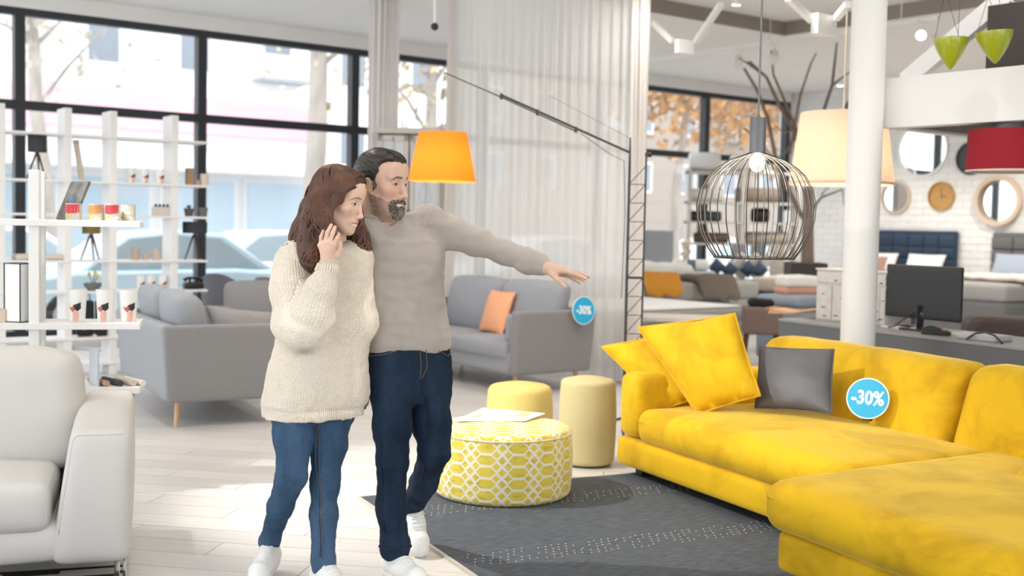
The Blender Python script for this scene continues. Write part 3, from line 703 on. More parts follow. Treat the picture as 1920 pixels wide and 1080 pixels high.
for lab, x, D, r in (('slate tub chair by the window next to the black mullion', 438, 12.6, 2.7), ('slate tub chair at the window nearest to the woman', 540, 12.0, 2.4)):
    p = P(x, 520, D); tub_chair(lab, Vector((p.x, p.y, 0)), r)

# ---- off-white sofa at the left picture edge
wsf = mat('off_white_leather_cloth', (.585, .57, .55), .55, bump=.12, bscale=160, var=.015, vscale=6)
wx = Vector((math.cos(.30), math.sin(.30), 0)); wl0 = G(240, 1088); worg = Vector((wl0.x, wl0.y, 0)) + wx * .02 + Vector((-wx.y, wx.x, 0)) * -.07
ws = thing('sofa', 'off-white sofa with a rounded armrest and chrome legs at the left edge', 'sofa', worg, .30)
def arm_shape(p):   # leans outwards, front rounded
    k = (p.z + .29) / .58
    return Vector((p.x * (1.12 - .26 * k) + .045 * k - .02, p.y - .03 * math.sin(PI * k), p.z - .05 * k * max(0, -p.y) * .9 + .02 * k * (p.y + .4)))
ar_ = MB().soft((-.145, .47, .37), (.27, .94, .56), .05, 24, fn=arm_shape, puff=(.01, .004, .008)).build('armrest', wsf, ws, smooth=180)
def edge_seam(c, size, r, path, fn, parent, m, rad=.0028):
    """stitched seam on the rounded edges of an upholstery block; path = (x, y, z) in -1..1, +-1 meaning the rounded edge"""
    c = Vector(c); h = Vector(size) / 2; pts = []
    for a, b in zip(path, path[1:]):
        for k in range(10):
            u = [a[i] + (b[i] - a[i]) * k / 10 for i in range(3)]; p = Vector([max(-1, min(1, u[i])) * (h[i]) for i in range(3)])
            q = Vector([max(-(h[i] - r), min(h[i] - r, p[i])) for i in range(3)]); d = p - q; p = q + d.normalized() * (r + .001) if d.length > 1e-6 else p
            pts.append(c + (fn(p) if fn else p))
    MB().tube(pts, rad, 6).build('seam', m, parent, smooth=180)
edge_seam((-.145, .47, .37), (.27, .94, .56), .05, [(-1, -1, -.5), (-1, -1, .9), (-.9, -1, 1), (.9, -1, 1)], arm_shape, ar_, wsf)
MB().soft((-1.0, .46, .175), (1.70, .90, .17), .06, 20, fn=lambda p: Vector((p.x, p.y, p.z + .05 * max(0, p.x - .45) ** 1.2))).build('base', wsf, ws, smooth=180)
MB().soft((-.96, .36, .325), (1.30, .74, .20), .06, 26, puff=(0, .01, .03), wr=.003, wf=5).build('seat_cushion', wsf, ws, smooth=180)
sc_ = [c for c in ws.children if c.name.startswith('seat_cushion')][0]
edge_seam((-.96, .36, .325), (1.30, .74, .20), .06, [(1, -1, -.8), (1, -1, .9), (1, -.9, 1), (1, .3, 1)], None, sc_, wsf)
def wback(p): return Vector((p.x, p.y + .25 * p.z, p.z))
MB().soft((-.84, .66, .63), (1.22, .24, .50), .09, 26, puff=(.02, .05, .03), wr=.010, wf=6, fn=wback, seed=2).build('back_cushion', wsf, ws, smooth=180)
bc_ = [c for c in ws.children if c.name.startswith('back_cushion')][0]
edge_seam((-.84, .66, .63), (1.22, .24, .50), .09, [(1, -1, -.9), (1, -1, .8), (.85, -1, 1), (-.9, -1, 1)], wback, bc_, wsf, .0035)
MB().soft((-1.06, .90, .45), (1.56, .14, .62), .06, 18).build('back_frame', wsf, ws, smooth=180)
chrome = mat('chrome', (.75, .75, .76), .12, 1.0)
for x, y in ((-.05, .06), (-.05, .86), (-1.75, .06), (-1.75, .86)):
    lg = thing('leg', None, None); lg.parent = ws
    mb = MB(); mb.box((x - .012, y, .055), (.022, .012, .11)); mb.box((x + .016, y + .006, .055), (.014, .016, .11)); 
    bpy.data.objects.remove(lg); mb.build('leg', chrome, ws, bevel=.002)
# patterned rug under it
def rug(name, label, c, x_dir, w, l, m, th=.01, z=.0):
    t = thing(name, label, 'rug', (c.x, c.y, z), math.atan2(x_dir.y, x_dir.x)); b = MB().box((0, 0, th / 2), (w, l, th)).build('pile', m, t); return t
def checker_rug():
    m = bpy.data.materials.new('black_white_woven'); m.use_nodes = True; nt = m.node_tree; b = nt.nodes['Principled BSDF']; L = nt.links.new
    tc = nt.nodes.new('ShaderNodeTexCoord'); mp = nt.nodes.new('ShaderNodeMapping'); mp.inputs['Scale'].default_value = (9, 22, 1); L(tc.outputs['Object'], mp.inputs[0])
    fl = nt.nodes.new('ShaderNodeVectorMath'); fl.operation = 'FLOOR'; L(mp.outputs[0], fl.inputs[0])
    wn = nt.nodes.new('ShaderNodeTexWhiteNoise'); L(fl.outputs[0], wn.inputs[0])
    cr = nt.nodes.new('ShaderNodeValToRGB'); cr.color_ramp.interpolation = 'CONSTANT'; cr.color_ramp.elements[0].color = (.012, .011, .011, 1); cr.color_ramp.elements[1].position = .66; cr.color_ramp.elements[1].color = (.55, .50, .46, 1)
    L(wn.outputs['Value'], cr.inputs[0]); L(cr.outputs[0], b.inputs['Base Color']); b.inputs['Roughness'].default_value = .95; return m
q = G(100, 1085); rug('rug', 'black and white patterned rug under the off-white sofa', Vector((worg.x, worg.y, 0)) + wx * -1.18 + Vector((-wx.y, wx.x, 0)) * -.35, wx, 2.3, 1.25, checker_rug(), .008)

# ---- dark blue-grey rug in front of the yellow sofa
def dark_rug_mat():
    m = bpy.data.materials.new('dark_blue_grey_flatweave'); m.use_nodes = True; nt = m.node_tree; b = nt.nodes['Principled BSDF']; L = nt.links.new
    tc = nt.nodes.new('ShaderNodeTexCoord')
    def noise(scale, stretch, det=4):
        mp = nt.nodes.new('ShaderNodeMapping'); mp.inputs['Scale'].default_value = stretch; L(tc.outputs['Object'], mp.inputs[0])
        n = nt.nodes.new('ShaderNodeTexNoise'); n.inputs['Scale'].default_value = scale; n.inputs['Detail'].default_value = det; L(mp.outputs[0], n.inputs['Vector']); return n.outputs['Fac']
    n1 = noise(10, (24, 1.4, 1), 5)
    cr = nt.nodes.new('ShaderNodeValToRGB'); cr.color_ramp.elements[0].position = .36; cr.color_ramp.elements[0].color = (.036, .043, .055, 1); cr.color_ramp.elements[1].position = .68; cr.color_ramp.elements[1].color = (.105, .124, .150, 1)
    L(n1, cr.inputs[0]); L(cr.outputs[0], b.inputs['Base Color']); b.inputs['Roughness'].default_value = .95
    bp = nt.nodes.new('ShaderNodeBump'); bp.inputs['Strength'].default_value = .5; bp.inputs['Distance'].default_value = .004; L(n1, bp.inputs['Height']); L(bp.outputs[0], b.inputs['Normal'])
    return m
RC = G(672, 935)
dr = thing('rug', 'dark blue-grey flatwoven rug under the lattice ottoman', 'rug', (RC.x, RC.y, 0), math.atan2(SS.y, SS.x))   # x along the sofa, y towards it
MB().box((1.55, .92, .0055), (3.1, 1.84, .011)).build('pile', dark_rug_mat(), dr)
mb = MB()
for k in range(330):   # whipped edge
    x = 3.1 * k / 330; mb.box((x, 0, .006), (.0055, .016, .014), Matrix.Rotation(.5, 3, 'Z'))
for k in range(190):
    y = 1.84 * k / 190; mb.box((0, y, .006), (.014, .0055, .014), Matrix.Rotation(.4, 3, 'Z'))
tag(mb.build('whipped_edge', mat('ecru_yarn', (.62, .57, .50), .9), dr), kind='stuff')
mb = MB()              # rows of ecru knots woven into the pile
rnd = random.Random(4)
for (x0, ln) in ((.42, 1.75), (1.32, 1.75)):
    for row in range(5):
        for k in range(46):
            if rnd.random() < .25: continue
            y = .06 + k * ln / 46 + (row % 2) * .018; x = x0 + (row - 2) * .040 + .018 * ((k // 3) % 2)
            mb.box((x, y, .0118), (.0055, .0055, .002))
tag(mb.build('woven_knots', mat('ecru_yarn', (.62, .57, .50), .9), dr), kind='stuff')
# ================================================================ white shelving and what stands on it
shelf_w = mat('white_oiled_shelf', (.80, .80, .79), .45, var=.02, vscale=20, stretch=(1, 8, 8))
# ---- near unit: one post, three boards, runs out of the picture to the left
NX = Vector((math.cos(.25), math.sin(.25), 0)); NY = Vector((-NX.y, NX.x, 0)); nrot = .25
ne = P(262, 612, 6.25)                                    # right front end of the middle board
NZ = [P(263, 421, 6.25).z, P(262, 612, 6.25).z, P(262, 733, 6.25).z]
ns_o = Vector((ne.x, ne.y, 0))
nsh = thing('shelving_unit', 'white open shelving unit with three boards behind the off-white sofa', 'shelving', ns_o, nrot)
for z in NZ: MB().box((-.85, .15, z - .0), (1.7, .30, .034)).build('board', shelf_w, nsh, bevel=.003)
px0 = -.53
MB().box((px0, .06, P(90, 320, 6.2).z / 2), (.052, .075, P(90, 320, 6.2).z)).build('post', shelf_w, nsh, bevel=.003)
MB().box((px0, .26, P(90, 320, 6.2).z / 2), (.052, .05, P(90, 320, 6.2).z)).build('post', shelf_w, nsh, bevel=.003)
MB().box((-1.45, .15, P(90, 320, 6.2).z / 2), (.05, .10, P(90, 320, 6.2).z)).build('post', shelf_w, nsh, bevel=.003)
def nsp(x, y, k): return ns_o + NX * x + NY * y + Vector((0, 0, NZ[k] + .0172))
def nx_of(px_, k, y=.12):     # place along the board that shows at column px_
    best = min((abs((lambda q: 960 + F_PX * q.x / -q.z)(CAM_R.transposed() @ (nsp(i / 200, y, k) - Vector((0, 0, CAM_H)))) - px_), i / 200) for i in range(-340, 1)); return best[1]
ceramic = mat('white_ceramic', (.85, .85, .84), .25)
ink = mat('black_print', (.02, .02, .024), .5); skin_ink = mat('brick_red_print', (.50, .13, .09), .5); tan_ink = mat('salmon_print', (.74, .42, .33), .5)
def wrap_patch(r_of_z, poly, eps=.0008, n=8):
    """printed patch hugging a round vessel: poly in (angle, z)"""
    mb = MB(); a0 = min(p[0] for p in poly); a1 = max(p[0] for p in poly); m = len(poly); v = []; f = []
    ca = sum(p[0] for p in poly) / m; cz = sum(p[1] for p in poly) / m
    ring = []
    for i in range(m):
        p, q = poly[i], poly[(i + 1) % m]
        for k in range(10): ring.append((p[0] + (q[0] - p[0]) * k / 10, p[1] + (q[1] - p[1]) * k / 10))
    lv = [(1, 0), (.66, 0), (.33, 0), (.001, 0)]
    for s_, _ in lv:
        for (a, z) in ring:
            aa = ca + (a - ca) * s_; zz = cz + (z - cz) * s_; r = r_of_z(zz) + eps; v.append((r * math.cos(aa), r * math.sin(aa), zz))
    R = len(ring)
    for l in range(3):
        for k in range(R): f.append((l * R + k, l * R + (k + 1) % R, (l + 1) * R + (k + 1) % R, (l + 1) * R + k))
    return mb.add(v, f)
def cup(name, label, pos, h, r0, r1, face, cat='cup', art=True, m=None, handle=False, grp=None, s=1.0):
    """tapered vessel with a printed figure; face = direction (angle) the print looks to"""
    t = thing(name, label, cat, pos, face, grp); th = .004
    MB().lathe([(1e-4, 0), (r0 * .95, 0), (r0, .004), (r1, h), (r1 - th, h), (r0 - th, .008), (1e-4, .008)], n=36, caps=False).build('body', m or ceramic, t, smooth=50)
    rz_ = lambda z: r0 + (r1 - r0) * z / h
    if art:
        wrap_patch(rz_, [(-.10, .52 * h), (.55, .58 * h), (.80, .62 * h), (.85, .42 * h), (.45, .33 * h), (.0, .40 * h)]).build('printed_hat', ink, t)
        wrap_patch(rz_, [(-.75, .50 * h), (-.45, .44 * h), (.02, .50 * h), (.15, .36 * h), (-.15, .30 * h), (-.5, .38 * h)]).build('printed_flower', skin_ink, t)
        wrap_patch(rz_, [(-.15, .30 * h), (.35, .34 * h), (.62, .28 * h), (.55, .02 * h), (-.22, .02 * h)]).build('printed_face', tan_ink, t)
    if handle:
        mb = MB(); mb.tube([(0, -r1 * 1.0 + .002, h * .82), (0, -r1 * 1.45, h * .8), (0, -r1 * 1.6, h * .55), (0, -r1 * 1.4, h * .28), (0, -r0 * 1.0 + .002, h * .2)], .006, 8); mb.build('handle', m or ceramic, t, smooth=60)
    return t
f_cam = -PI / 2 - .1
for lab, x in (('white tapered vase with printed face, farthest from the board end', 146), ('white tapered vase with printed face, middle one of the three', 197), ('white tapered vase with printed face at the board end', 241)):
    cup('printed_vase', lab, nsp(nx_of(x, 1), .12, 1), .172, .039, .049, f_cam + (.0 if x < 200 else .4), 'vase', grp='printed vases on the white shelf')
# tall white box with black edges
xb = nx_of(36, 1); t = thing('box_lantern', 'tall white box with thin black edges on the near shelf', 'box', nsp(xb, .10, 1), nrot - .55)
MB().box((0, 0, .155), (.098, .098, .306)).build('body', mat('pearl_card', (.80, .79, .77), .35, var=.05, vscale=9), t)
for a in (-.05, .05):
    for b in (-.05, .05): MB().box((a, b, .155), (.005, .005, .31)).build('edge_strip', black_metal, t)
for z in (.0025, .3085):
    for (c, s_) in (((0, -.05, z), (.105, .005, .005)), ((0, .05, z), (.105, .005, .005)), ((-.05, 0, z), (.005, .105, .005)), ((.05, 0, z), (.005, .105, .005))): MB().box(c, s_).build('edge_strip', black_metal, t)
xb = nx_of(4, 1); MBx = MB().box((0, 0, .035), (.09, .06, .07)).build('small_box', mat('tan_card', (.62, .52, .40), .7), None, bevel=.003); MBx.location = nsp(xb - .02, .1, 1); MBx.rotation_euler.z = nrot; tag(MBx, 'small tan box on the near shelf left of the tall black-edged box', 'box')
# glass candles on the upper board
glassy = mat('smoky_glass', (.50, .47, .43), .12, coat=.5)
def candle(label, x, k, h, r, cols, face=f_cam, dep=.12):
    t = thing('candle_glass', label, 'candle', nsp(nx_of(x, k), dep, k), face)
    MB().lathe([(1e-4, 0), (r * .96, 0), (r, .004), (r, h), (r - .004, h), (r - .004, .012), (1e-4, .012)], n=32, caps=False).build('glass', cols[0], t, smooth=50)
    MB().lathe([(1e-4, .0125), (r - .005, .0125), (r - .005, h * .86), (1e-4, h * .86)], n=24, caps=False).build('wax', mat('pale_wax', (.78, .75, .68), .5), t, smooth=50)
    wrap_patch(lambda z: r, [(-1.2, .94 * h), (1.2, .94 * h), (1.2, .45 * h), (-.2, .38 * h), (-1.2, .5 * h)]).build('printed_band', cols[1], t)
    wrap_patch(lambda z: r, [(-1.2, .36 * h), (-.2, .30 * h), (.2, .12 * h), (-1.2, .12 * h)]).build('printed_band', mat('olive_print', (.50, .45, .08), .5), t)
red_p = mat('red_print', (.52, .035, .05), .45); ora_p = mat('amber_print', (.50, .24, .07), .45); cre_p = mat('cream_print', (.62, .58, .50), .45)
candle('red printed candle glass nearest to the leaning picture', 138, 0, .088, .041, (glassy, red_p))
candle('amber and grey printed candle glass on the upper board', 181, 0, .086, .040, (glassy, ora_p))
candle('red printed candle glass next to the cream one', 212, 0, .088, .039, (glassy, red_p), dep=.10)
candle('cream printed candle glass at the end of the row', 240, 0, .088, .038, (glassy, cre_p), dep=.16)
# leaning picture
lp = nx_of(122, 0, .18); t = thing('leaning_picture', 'grey-blue canvas picture leaning on the upper board', 'picture', nsp(lp, .20, 0), nrot - .9)
rr = Matrix.Rotation(-.42, 3, 'X') @ Matrix.Rotation(.0, 3, 'Z')
MB().box(rr @ Vector((0, 0, .115)), (.17, .014, .225), rr).build('canvas', mat('stormy_canvas', (.19, .185, .18), .6, var=.7, vscale=14), t)
MB().box(rr @ Vector((.0, -.0085, .09)), (.05, .003, .08), rr).build('painted_figure', mat('dusty_blue_paint', (.10, .17, .25), .6, var=.6, vscale=30), t)
# swatch rolls and samples on the lowest board
for k, (x, c, lab) in enumerate(((186, (.50, .33, .22), 'brown'), (212, (.06, .06, .07), 'black'), (236, (.66, .56, .46), 'beige'), (254, (.80, .74, .66), 'cream'))):
    o = MB(); o.cyl((0, -.10, .016), (0, .12, .016), .016, n=14); o = o.build('fabric_roll', mat('roll_%d' % k, c, .85), None, smooth=60); o.location = nsp(nx_of(x, 2), .13, 2); o.rotation_euler.z = nrot + .5
    tag(o, lab + ' rolled fabric sample on the lowest board behind the off-white sofa', 'fabric roll')
o = MB().box((0, 0, .10), (.012, .16, .20)).build('magazine', mat('pale_blue_magazine', (.55, .60, .68), .3), None, bevel=.002); o.location = nsp(nx_of(176, 2), .12, 2); o.rotation_euler.z = nrot + .35
tag(o, 'pale blue magazine standing behind the off-white sofa cushion', 'magazine')

# ---- far unit: grid of posts in front of the window
pre_far = set(bpy.data.objects)
fo = P(-6, 300, 10.45); FO = Vector((fo.x, fo.y, 0)); FX = (P(327, 300, 11.36) - P(0, 300, 10.47)); FX.z = 0; FX.normalize(); FY = Vector((-FX.y, FX.x, 0)); frot = math.atan2(FX.y, FX.x)
fsh = thing('shelving_unit', 'white grid shelving unit in front of the left window', 'shelving', FO, frot)
def fx_of(px_, z, y=.0):
    lo, hi = -1.5, 3.0
    for _ in range(40):
        mid = (lo + hi) / 2; q = CAM_R.transposed() @ (FO + FX * mid + FY * y + Vector((0, 0, z - CAM_H)))
        if 960 + F_PX * q.x / -q.z < px_: lo = mid
        else: hi = mid
    return (lo + hi) / 2
def z_at(px_, py, y=.0):
    x = fx_of(px_, 1.5, y); q = CAM_R.transposed() @ (FO + FX * x + FY * y + Vector((0, 0, 1.5 - CAM_H))); return P(px_, py, -q.z).z
FZ = [z_at(128, 251), z_at(128, 338), z_at(128, 401), z_at(128, 488), z_at(128, 547)]
TOP = z_at(128, 203)
for x in (3, 128, 213, 328): MB().box((fx_of(x, 1.5), .14, TOP / 2), (.066, .28, TOP)).build('post', shelf_w, fsh, bevel=.003)
xe = fx_of(390, 1.5)
for z in FZ + [.36, .12]: MB().box(((xe - .75) / 2, .14, z - .011), (xe + .75, .30, .022)).build('board', shelf_w, fsh, bevel=.002)
def fp(px_, k, y=.10): return FO + FX * fx_of(px_, FZ[k], y) + FY * y + Vector((0, 0, FZ[k] + .0005))
dark_shade = mat('dark_grey_shade', (.045, .045, .047), .8); walnut = mat('dark_walnut', (.06, .035, .022), .5)
def tripod_lamp(label, px_, k, sh_r, sh_h, leg_h, shade):
    t = thing('tripod_lamp', label, 'lamp', fp(px_, k, .14), frot)
    for q in range(3):
        a = q * 2 * PI / 3 + .5; MB().cyl((.085 * math.cos(a), .085 * math.sin(a), 0), (.012 * math.cos(a), .012 * math.sin(a), leg_h), .006, .009, 8).build('leg', walnut, t, smooth=60)
    MB().cyl((0, 0, leg_h - .02), (0, 0, leg_h + .05), .012, n=10).build('socket', walnut, t)
    MB().lathe([(sh_r, leg_h + .015), (sh_r, leg_h + .015 + sh_h), (sh_r - .003, leg_h + .015 + sh_h), (sh_r - .003, leg_h + .015)], n=32, caps=False).build('shade', shade, t, smooth=40)
tripod_lamp('tall dark tripod lamp on the upper far shelf', 70, 1, .073, .145, .205, dark_shade)
tripod_lamp('brown-olive shaded tripod lamp on the middle far shelf', 171, 3, .072, .09, .20, mat('olive_brown_shade', (.20, .14, .035), .8))
tripod_lamp('black tripod lamp with a wide shade before the window mullion', 365, 3, .105, .10, .215, mat('blue_black_shade', (.03, .034, .045), .8))
t = thing('white_lampshade', 'white lampshade cut by the left picture edge', 'lamp', fp(-8, 1, .14), frot)
MB().lathe([(.075, .16), (.075, .40), (.07, .40), (.07, .16)], n=28, caps=False).build('shade', ceramic, t, smooth=40); MB().cyl((0, 0, 0), (0, 0, .2), .02, n=12).build('stand', ceramic, t)
o = MB().box((0, 0, .165), (.045, .02, .33), Matrix.Rotation(-.16, 3, 'Y')).build('leaning_plank', mat('driftwood', (.60, .53, .45), .8, var=.12, vscale=20), None, bevel=.002); o.location = fp(148, 1, .1) + Vector((0, 0, .003)); o.rotation_euler.z = frot
tag(o, 'narrow pale wooden plank leaning on the far shelf', 'plank')
fm = frot - PI / 2 + .05
for x, k, lab in ((246, 1, 'white mug with black hat print, left of three on the upper far shelf'), (271, 1, 'white mug with black hat print, middle of three on the upper far shelf'), (300, 1, 'white mug with small bird print beside the post'),
               (63, 2, 'small printed mug behind the near post'), (264, 4, 'white printed mug on the low far shelf above the grey sofa'), (283, 4, 'second white printed mug on the low far shelf'), (305, 4, 'plain-looking white mug next to the low printed ones')):
    cup('mug', lab, fp(x, k, .1), .125 if k == 1 else (.09 if k == 2 else .12), .032, .038, fm, 'mug', handle=(k == 1), grp='printed mugs on the far shelves')
cup('pink_cup', 'tiny pink striped cup on the low far shelf', fp(64, 4, .1), .055, .02, .022, fm, 'cup', False, mat('dusty_pink', (.70, .42, .38), .5))
def fbox(name, label, px_, k, size, col, cat='box', y=.1, rz=0.0):
    o = MB().box((0, 0, size[2] / 2), size).build(name, mat('c_%.2f_%.2f_%.2f' % col, col, .7, var=.08, vscale=30), None, bevel=.003); o.location = fp(px_, k, y); o.rotation_euler.z = frot + rz; return tag(o, label, cat)
fbox('wooden_block', 'tall brown wooden block on the upper far shelf', 355, 1, (.055, .06, .145), (.35, .23, .13), 'block')
def pillar(label, px_, k, r, h, col):
    t = thing('pillar_candle', label, 'candle', fp(px_, k, .1)); MB().lathe([(1e-4, 0), (r, 0), (r, h - .004), (r - .004, h), (1e-4, h - .004)], n=24, caps=False).build('wax', mat('wax_%.2f' % col[0], col, .6), t, smooth=40); MB().cyl((0, 0, h - .005), (0, 0, h + .008), .0015, n=6).build('wick', ink, t)
pillar('short brown candle on the upper far shelf', 371, 1, .024, .045, (.42, .32, .24)); pillar('fat beige candle at the end of the upper far shelf', 383, 1, .036, .10, (.66, .58, .50))
pillar('tall taupe candle, left of three on the middle far shelf', 254, 3, .035, .10, (.48, .39, .31)); pillar('small taupe candle, middle of three', 273, 3, .028, .058, (.50, .415, .335)); pillar('tall taupe candle beside the far post', 293, 3, .034, .10, (.53, .44, .36))
t = thing('storage_box', 'pale storage box holding navy bottles on the far shelf', 'box', fp(303, 2, .1), frot); MB().box((0, 0, .038), (.15, .08, .076)).build('box', mat('pale_taupe', (.58, .54, .50), .7), t, bevel=.003)
for k in range(4): MB().lathe([(1e-4, .07), (.012, .072), (.014, .088), (.008, .10), (1e-4, .10)], (-.05 + k * .034, 0, 0), 14, caps=False).build('bottle_top', mat('navy_glass', (.01, .015, .045), .3), t, smooth=50)
leaf_green = mat('dusty_green_leaf', (.10, .14, .09), .7, var=.3, vscale=30)
def small_plant(label, px_, k, r, h, col, lh, n=14, lm=None, up=1.0):
    t = thing('potted_plant', label, 'plant', fp(px_, k, .1)); rnd = random.Random(px_)
    MB().lathe([(1e-4, 0), (r * .72, 0), (r, h), (r * .9, h), (r * .66, h * .7), (1e-4, h * .7)], n=24, caps=False).build('pot', mat('pot_%.2f' % col[0], col, .6), t, smooth=50)
    for q in range(n):
        a = rnd.uniform(0, 2 * PI); d = Vector((math.cos(a) * .5, math.sin(a) * .5, up)).normalized(); l_ = lh * rnd.uniform(.6, 1); s_ = d.cross(Vector((0, 0, 1))).normalized() * l_ * .16; b = Vector((0, 0, h * .7)); m_ = b + d * l_ * .55 + Vector((0, 0, .01))
        MB().add([b, m_ - s_, b + d * l_ - Vector((0, 0, l_ * .12)), m_ + s_, m_ + Vector((0, 0, -.004))], [(0, 1, 4), (1, 2, 4), (2, 3, 4), (3, 0, 4), (0, 3, 2, 1)]).build('leaf', lm or leaf_green, t)
small_plant('small grey potted plant before the black mullion', 354, 2, .043, .07, (.09, .085, .08), .07)
small_plant('small dark pot with a low plant at the far shelf end', 381, 2, .04, .08, (.14, .135, .13), .03)
small_plant('tiny dark succulent on the far shelf behind the candle glasses', 173, 2, .03, .04, (.12, .12, .12), .05)
t = thing('potted_plant', 'yellow flowering plant in a grey bowl on the low far shelf', 'plant', fp(174, 4, .1)); MB().lathe([(1e-4, 0), (.04, 0), (.07, .04), (.072, .062), (.064, .062), (.05, .03), (1e-4, .03)], n=28, caps=False).build('bowl', mat('grey_stone', (.18, .175, .17), .8), t, smooth=50)
for (dx, dz) in ((-.03, .13), (.018, .15), (.04, .12)):
    MB().tube([(0, 0, .03), (dx * .4, 0, dz * .6), (dx, 0, dz)], .0035, 6).build('stalk', leaf_green, t)
    MB().ball((dx, 0, dz), (.013, .01, .026), n=10, m=6).build('flower', mat('yellow_petal', (.72, .56, .10), .7), t, smooth=180)
t = thing('desk_telephone', 'black telephone-shaped object on the low far shelf', 'telephone', fp(362, 4, .12), frot)
MB().soft((0, 0, .03), (.17, .12, .06), .025, 12).build('body', mat('gloss_black', (.015, .015, .017), .25), t, smooth=180); MB().tube([(-.08, 0, .075), (-.05, 0, .095), (.05, 0, .095), (.085, 0, .07)], [.02, .012, .012, .02], 10).build('handset', mat('gloss_black', (.015, .015, .017), .25), t, smooth=60)
for k in range(2): MB().cyl((-.03 + k * .06, 0, .055), (-.03 + k * .06, 0, .09), .012, n=10).build('cradle', mat('gloss_black', (.015, .015, .017), .25), t)
o = MB().soft((0, 0, .022), (.38, .2, .044), .02, 16, wr=.006, wf=12).build('folded_cloth', mat('oatmeal_cloth', (.62, .56, .50), .9), None, smooth=180); o.location = fp(72, 3, .13); o.rotation_euler.z = frot; tag(o, 'folded oatmeal cloth on the middle far shelf', 'cloth')
for o in set(bpy.data.objects) - pre_far:      # the far things stand a little larger than their outlines were drawn
    if o.parent is None and o is not fsh: o.scale = (1.14,) * 3
# black bags on the low board
for k, (x, y0) in enumerate(((160, 602), (194, 606))):
    pos = FO + FX * fx_of(x, .36, .12) + FY * .12; t = thing('tote_bag', ('black bag with orange print on the low far board nearest to the shelf post' if k == 0 else 'black bag with orange print on the low far board nearest to the grey sofa'), 'bag', Vector((pos.x, pos.y, .361)), frot)
    h = .34; mb = MB(); mb.soft((0, 0, h / 2), (.155, .08, h), .03, 14, wr=.006, wf=8, seed=k * 4.0); mb.build('body', mat('black_nylon', (.012, .012, .015), .5), t, smooth=180)
    MB().box((-.02, -.0425, .10), (.05, .004, .07), Matrix.Rotation(.5, 3, 'Y')).build('printed_flash', mat('orange_print', (.62, .20, .03), .5), t)
    MB().tube([(-.04, 0, h - .01), (-.04, 0, h + .05), (0, 0, h + .08), (.04, 0, h + .05), (.04, 0, h - .01)], .006, 6).build('strap', mat('black_nylon', (.012, .012, .015), .5), t)
# ================================================================ lamps
# ---- wire cage pendant
PD_ = 5.05; pc = P(1417, 385, PD_); s_ = PD_ / F_PX; R_ = 110 * s_
t = thing('cage_pendant', 'grey wire cage pendant lamp with a lit bulb above the yellow sofa', 'pendant lamp', pc)
wire = mat('dark_grey_wire', (.05, .047, .045), .45, .15); canm = mat('grey_metal_can', (.16, .165, .17), .4, .5)
zt = 98 * s_; zb = -98 * s_
def ring_r(z): return R_ * math.sqrt(max(0, 1 - (z / (R_ * 1.02)) ** 2))
def cage_r(f):  # f 0 top .. 1 bottom: profile through image-measured radii
    pr = [(0, 14), (.04, 38), (.10, 62), (.2, 87), (.35, 104), (.5, 110), (.65, 108), (.8, 99), (.92, 86), (1, 74)]
    for (a, ra), (b, rb) in zip(pr, pr[1:]):
        if a <= f <= b: return (ra + (rb - ra) * (f - a) / (b - a)) * s_
    return 74 * s_
for k in range(36):
    a = 2 * PI * k / 36; pts = []
    for i in range(15):
        f = i / 14; r = cage_r(f); pts.append((r * math.cos(a), r * math.sin(a), zt + (zb - zt) * f))
    MB().tube(pts, .0021, 6).build('wire', wire, t, smooth=180)
MB().tube([(74 * s_ * math.cos(k * PI / 30), 74 * s_ * math.sin(k * PI / 30), zb) for k in range(60)], .0045, 8, closed=True).build('bottom_ring', wire, t, smooth=180)
MB().lathe([(1e-4, zt + 65 * s_), (14.5 * s_, zt + 65 * s_), (15 * s_, zt + 63 * s_), (15 * s_, zt), (1e-4, zt)], n=32, caps=False).build('can', canm, t, smooth=40)
MB().cyl((0, 0, zt + 65 * s_), (0, 0, zt + 70 * s_), .008, n=12).build('cord_grip', canm, t)
MB().cyl((0, 0, zt + 68 * s_), (0, 0, ZU - pc.z), .0045, n=8).build('cord', mat('grey_cord', (.2, .2, .21), .6), t)
bulb_m = mat('lit_bulb', (1, 1, 1), .3, emit=(1, .86, .62), estr=22)
MB().lathe([(1e-4, zt - 36 * s_), (8 * s_, zt - 33 * s_), (13 * s_, zt - 27 * s_), (14.5 * s_, zt - 19 * s_), (12 * s_, zt - 10 * s_), (7 * s_, zt - 2 * s_), (1e-4, zt)], n=24, caps=False).build('bulb', bulb_m, t, smooth=60)
ld = bpy.data.lights.new('bulb_light', 'POINT'); ld.energy = 14; ld.color = (1, .84, .62); ld.shadow_soft_size = .035; lo = bpy.data.objects.new('bulb_light', ld); COL.objects.link(lo); lo.location = pc + Vector((0, 0, zt - 60 * s_))

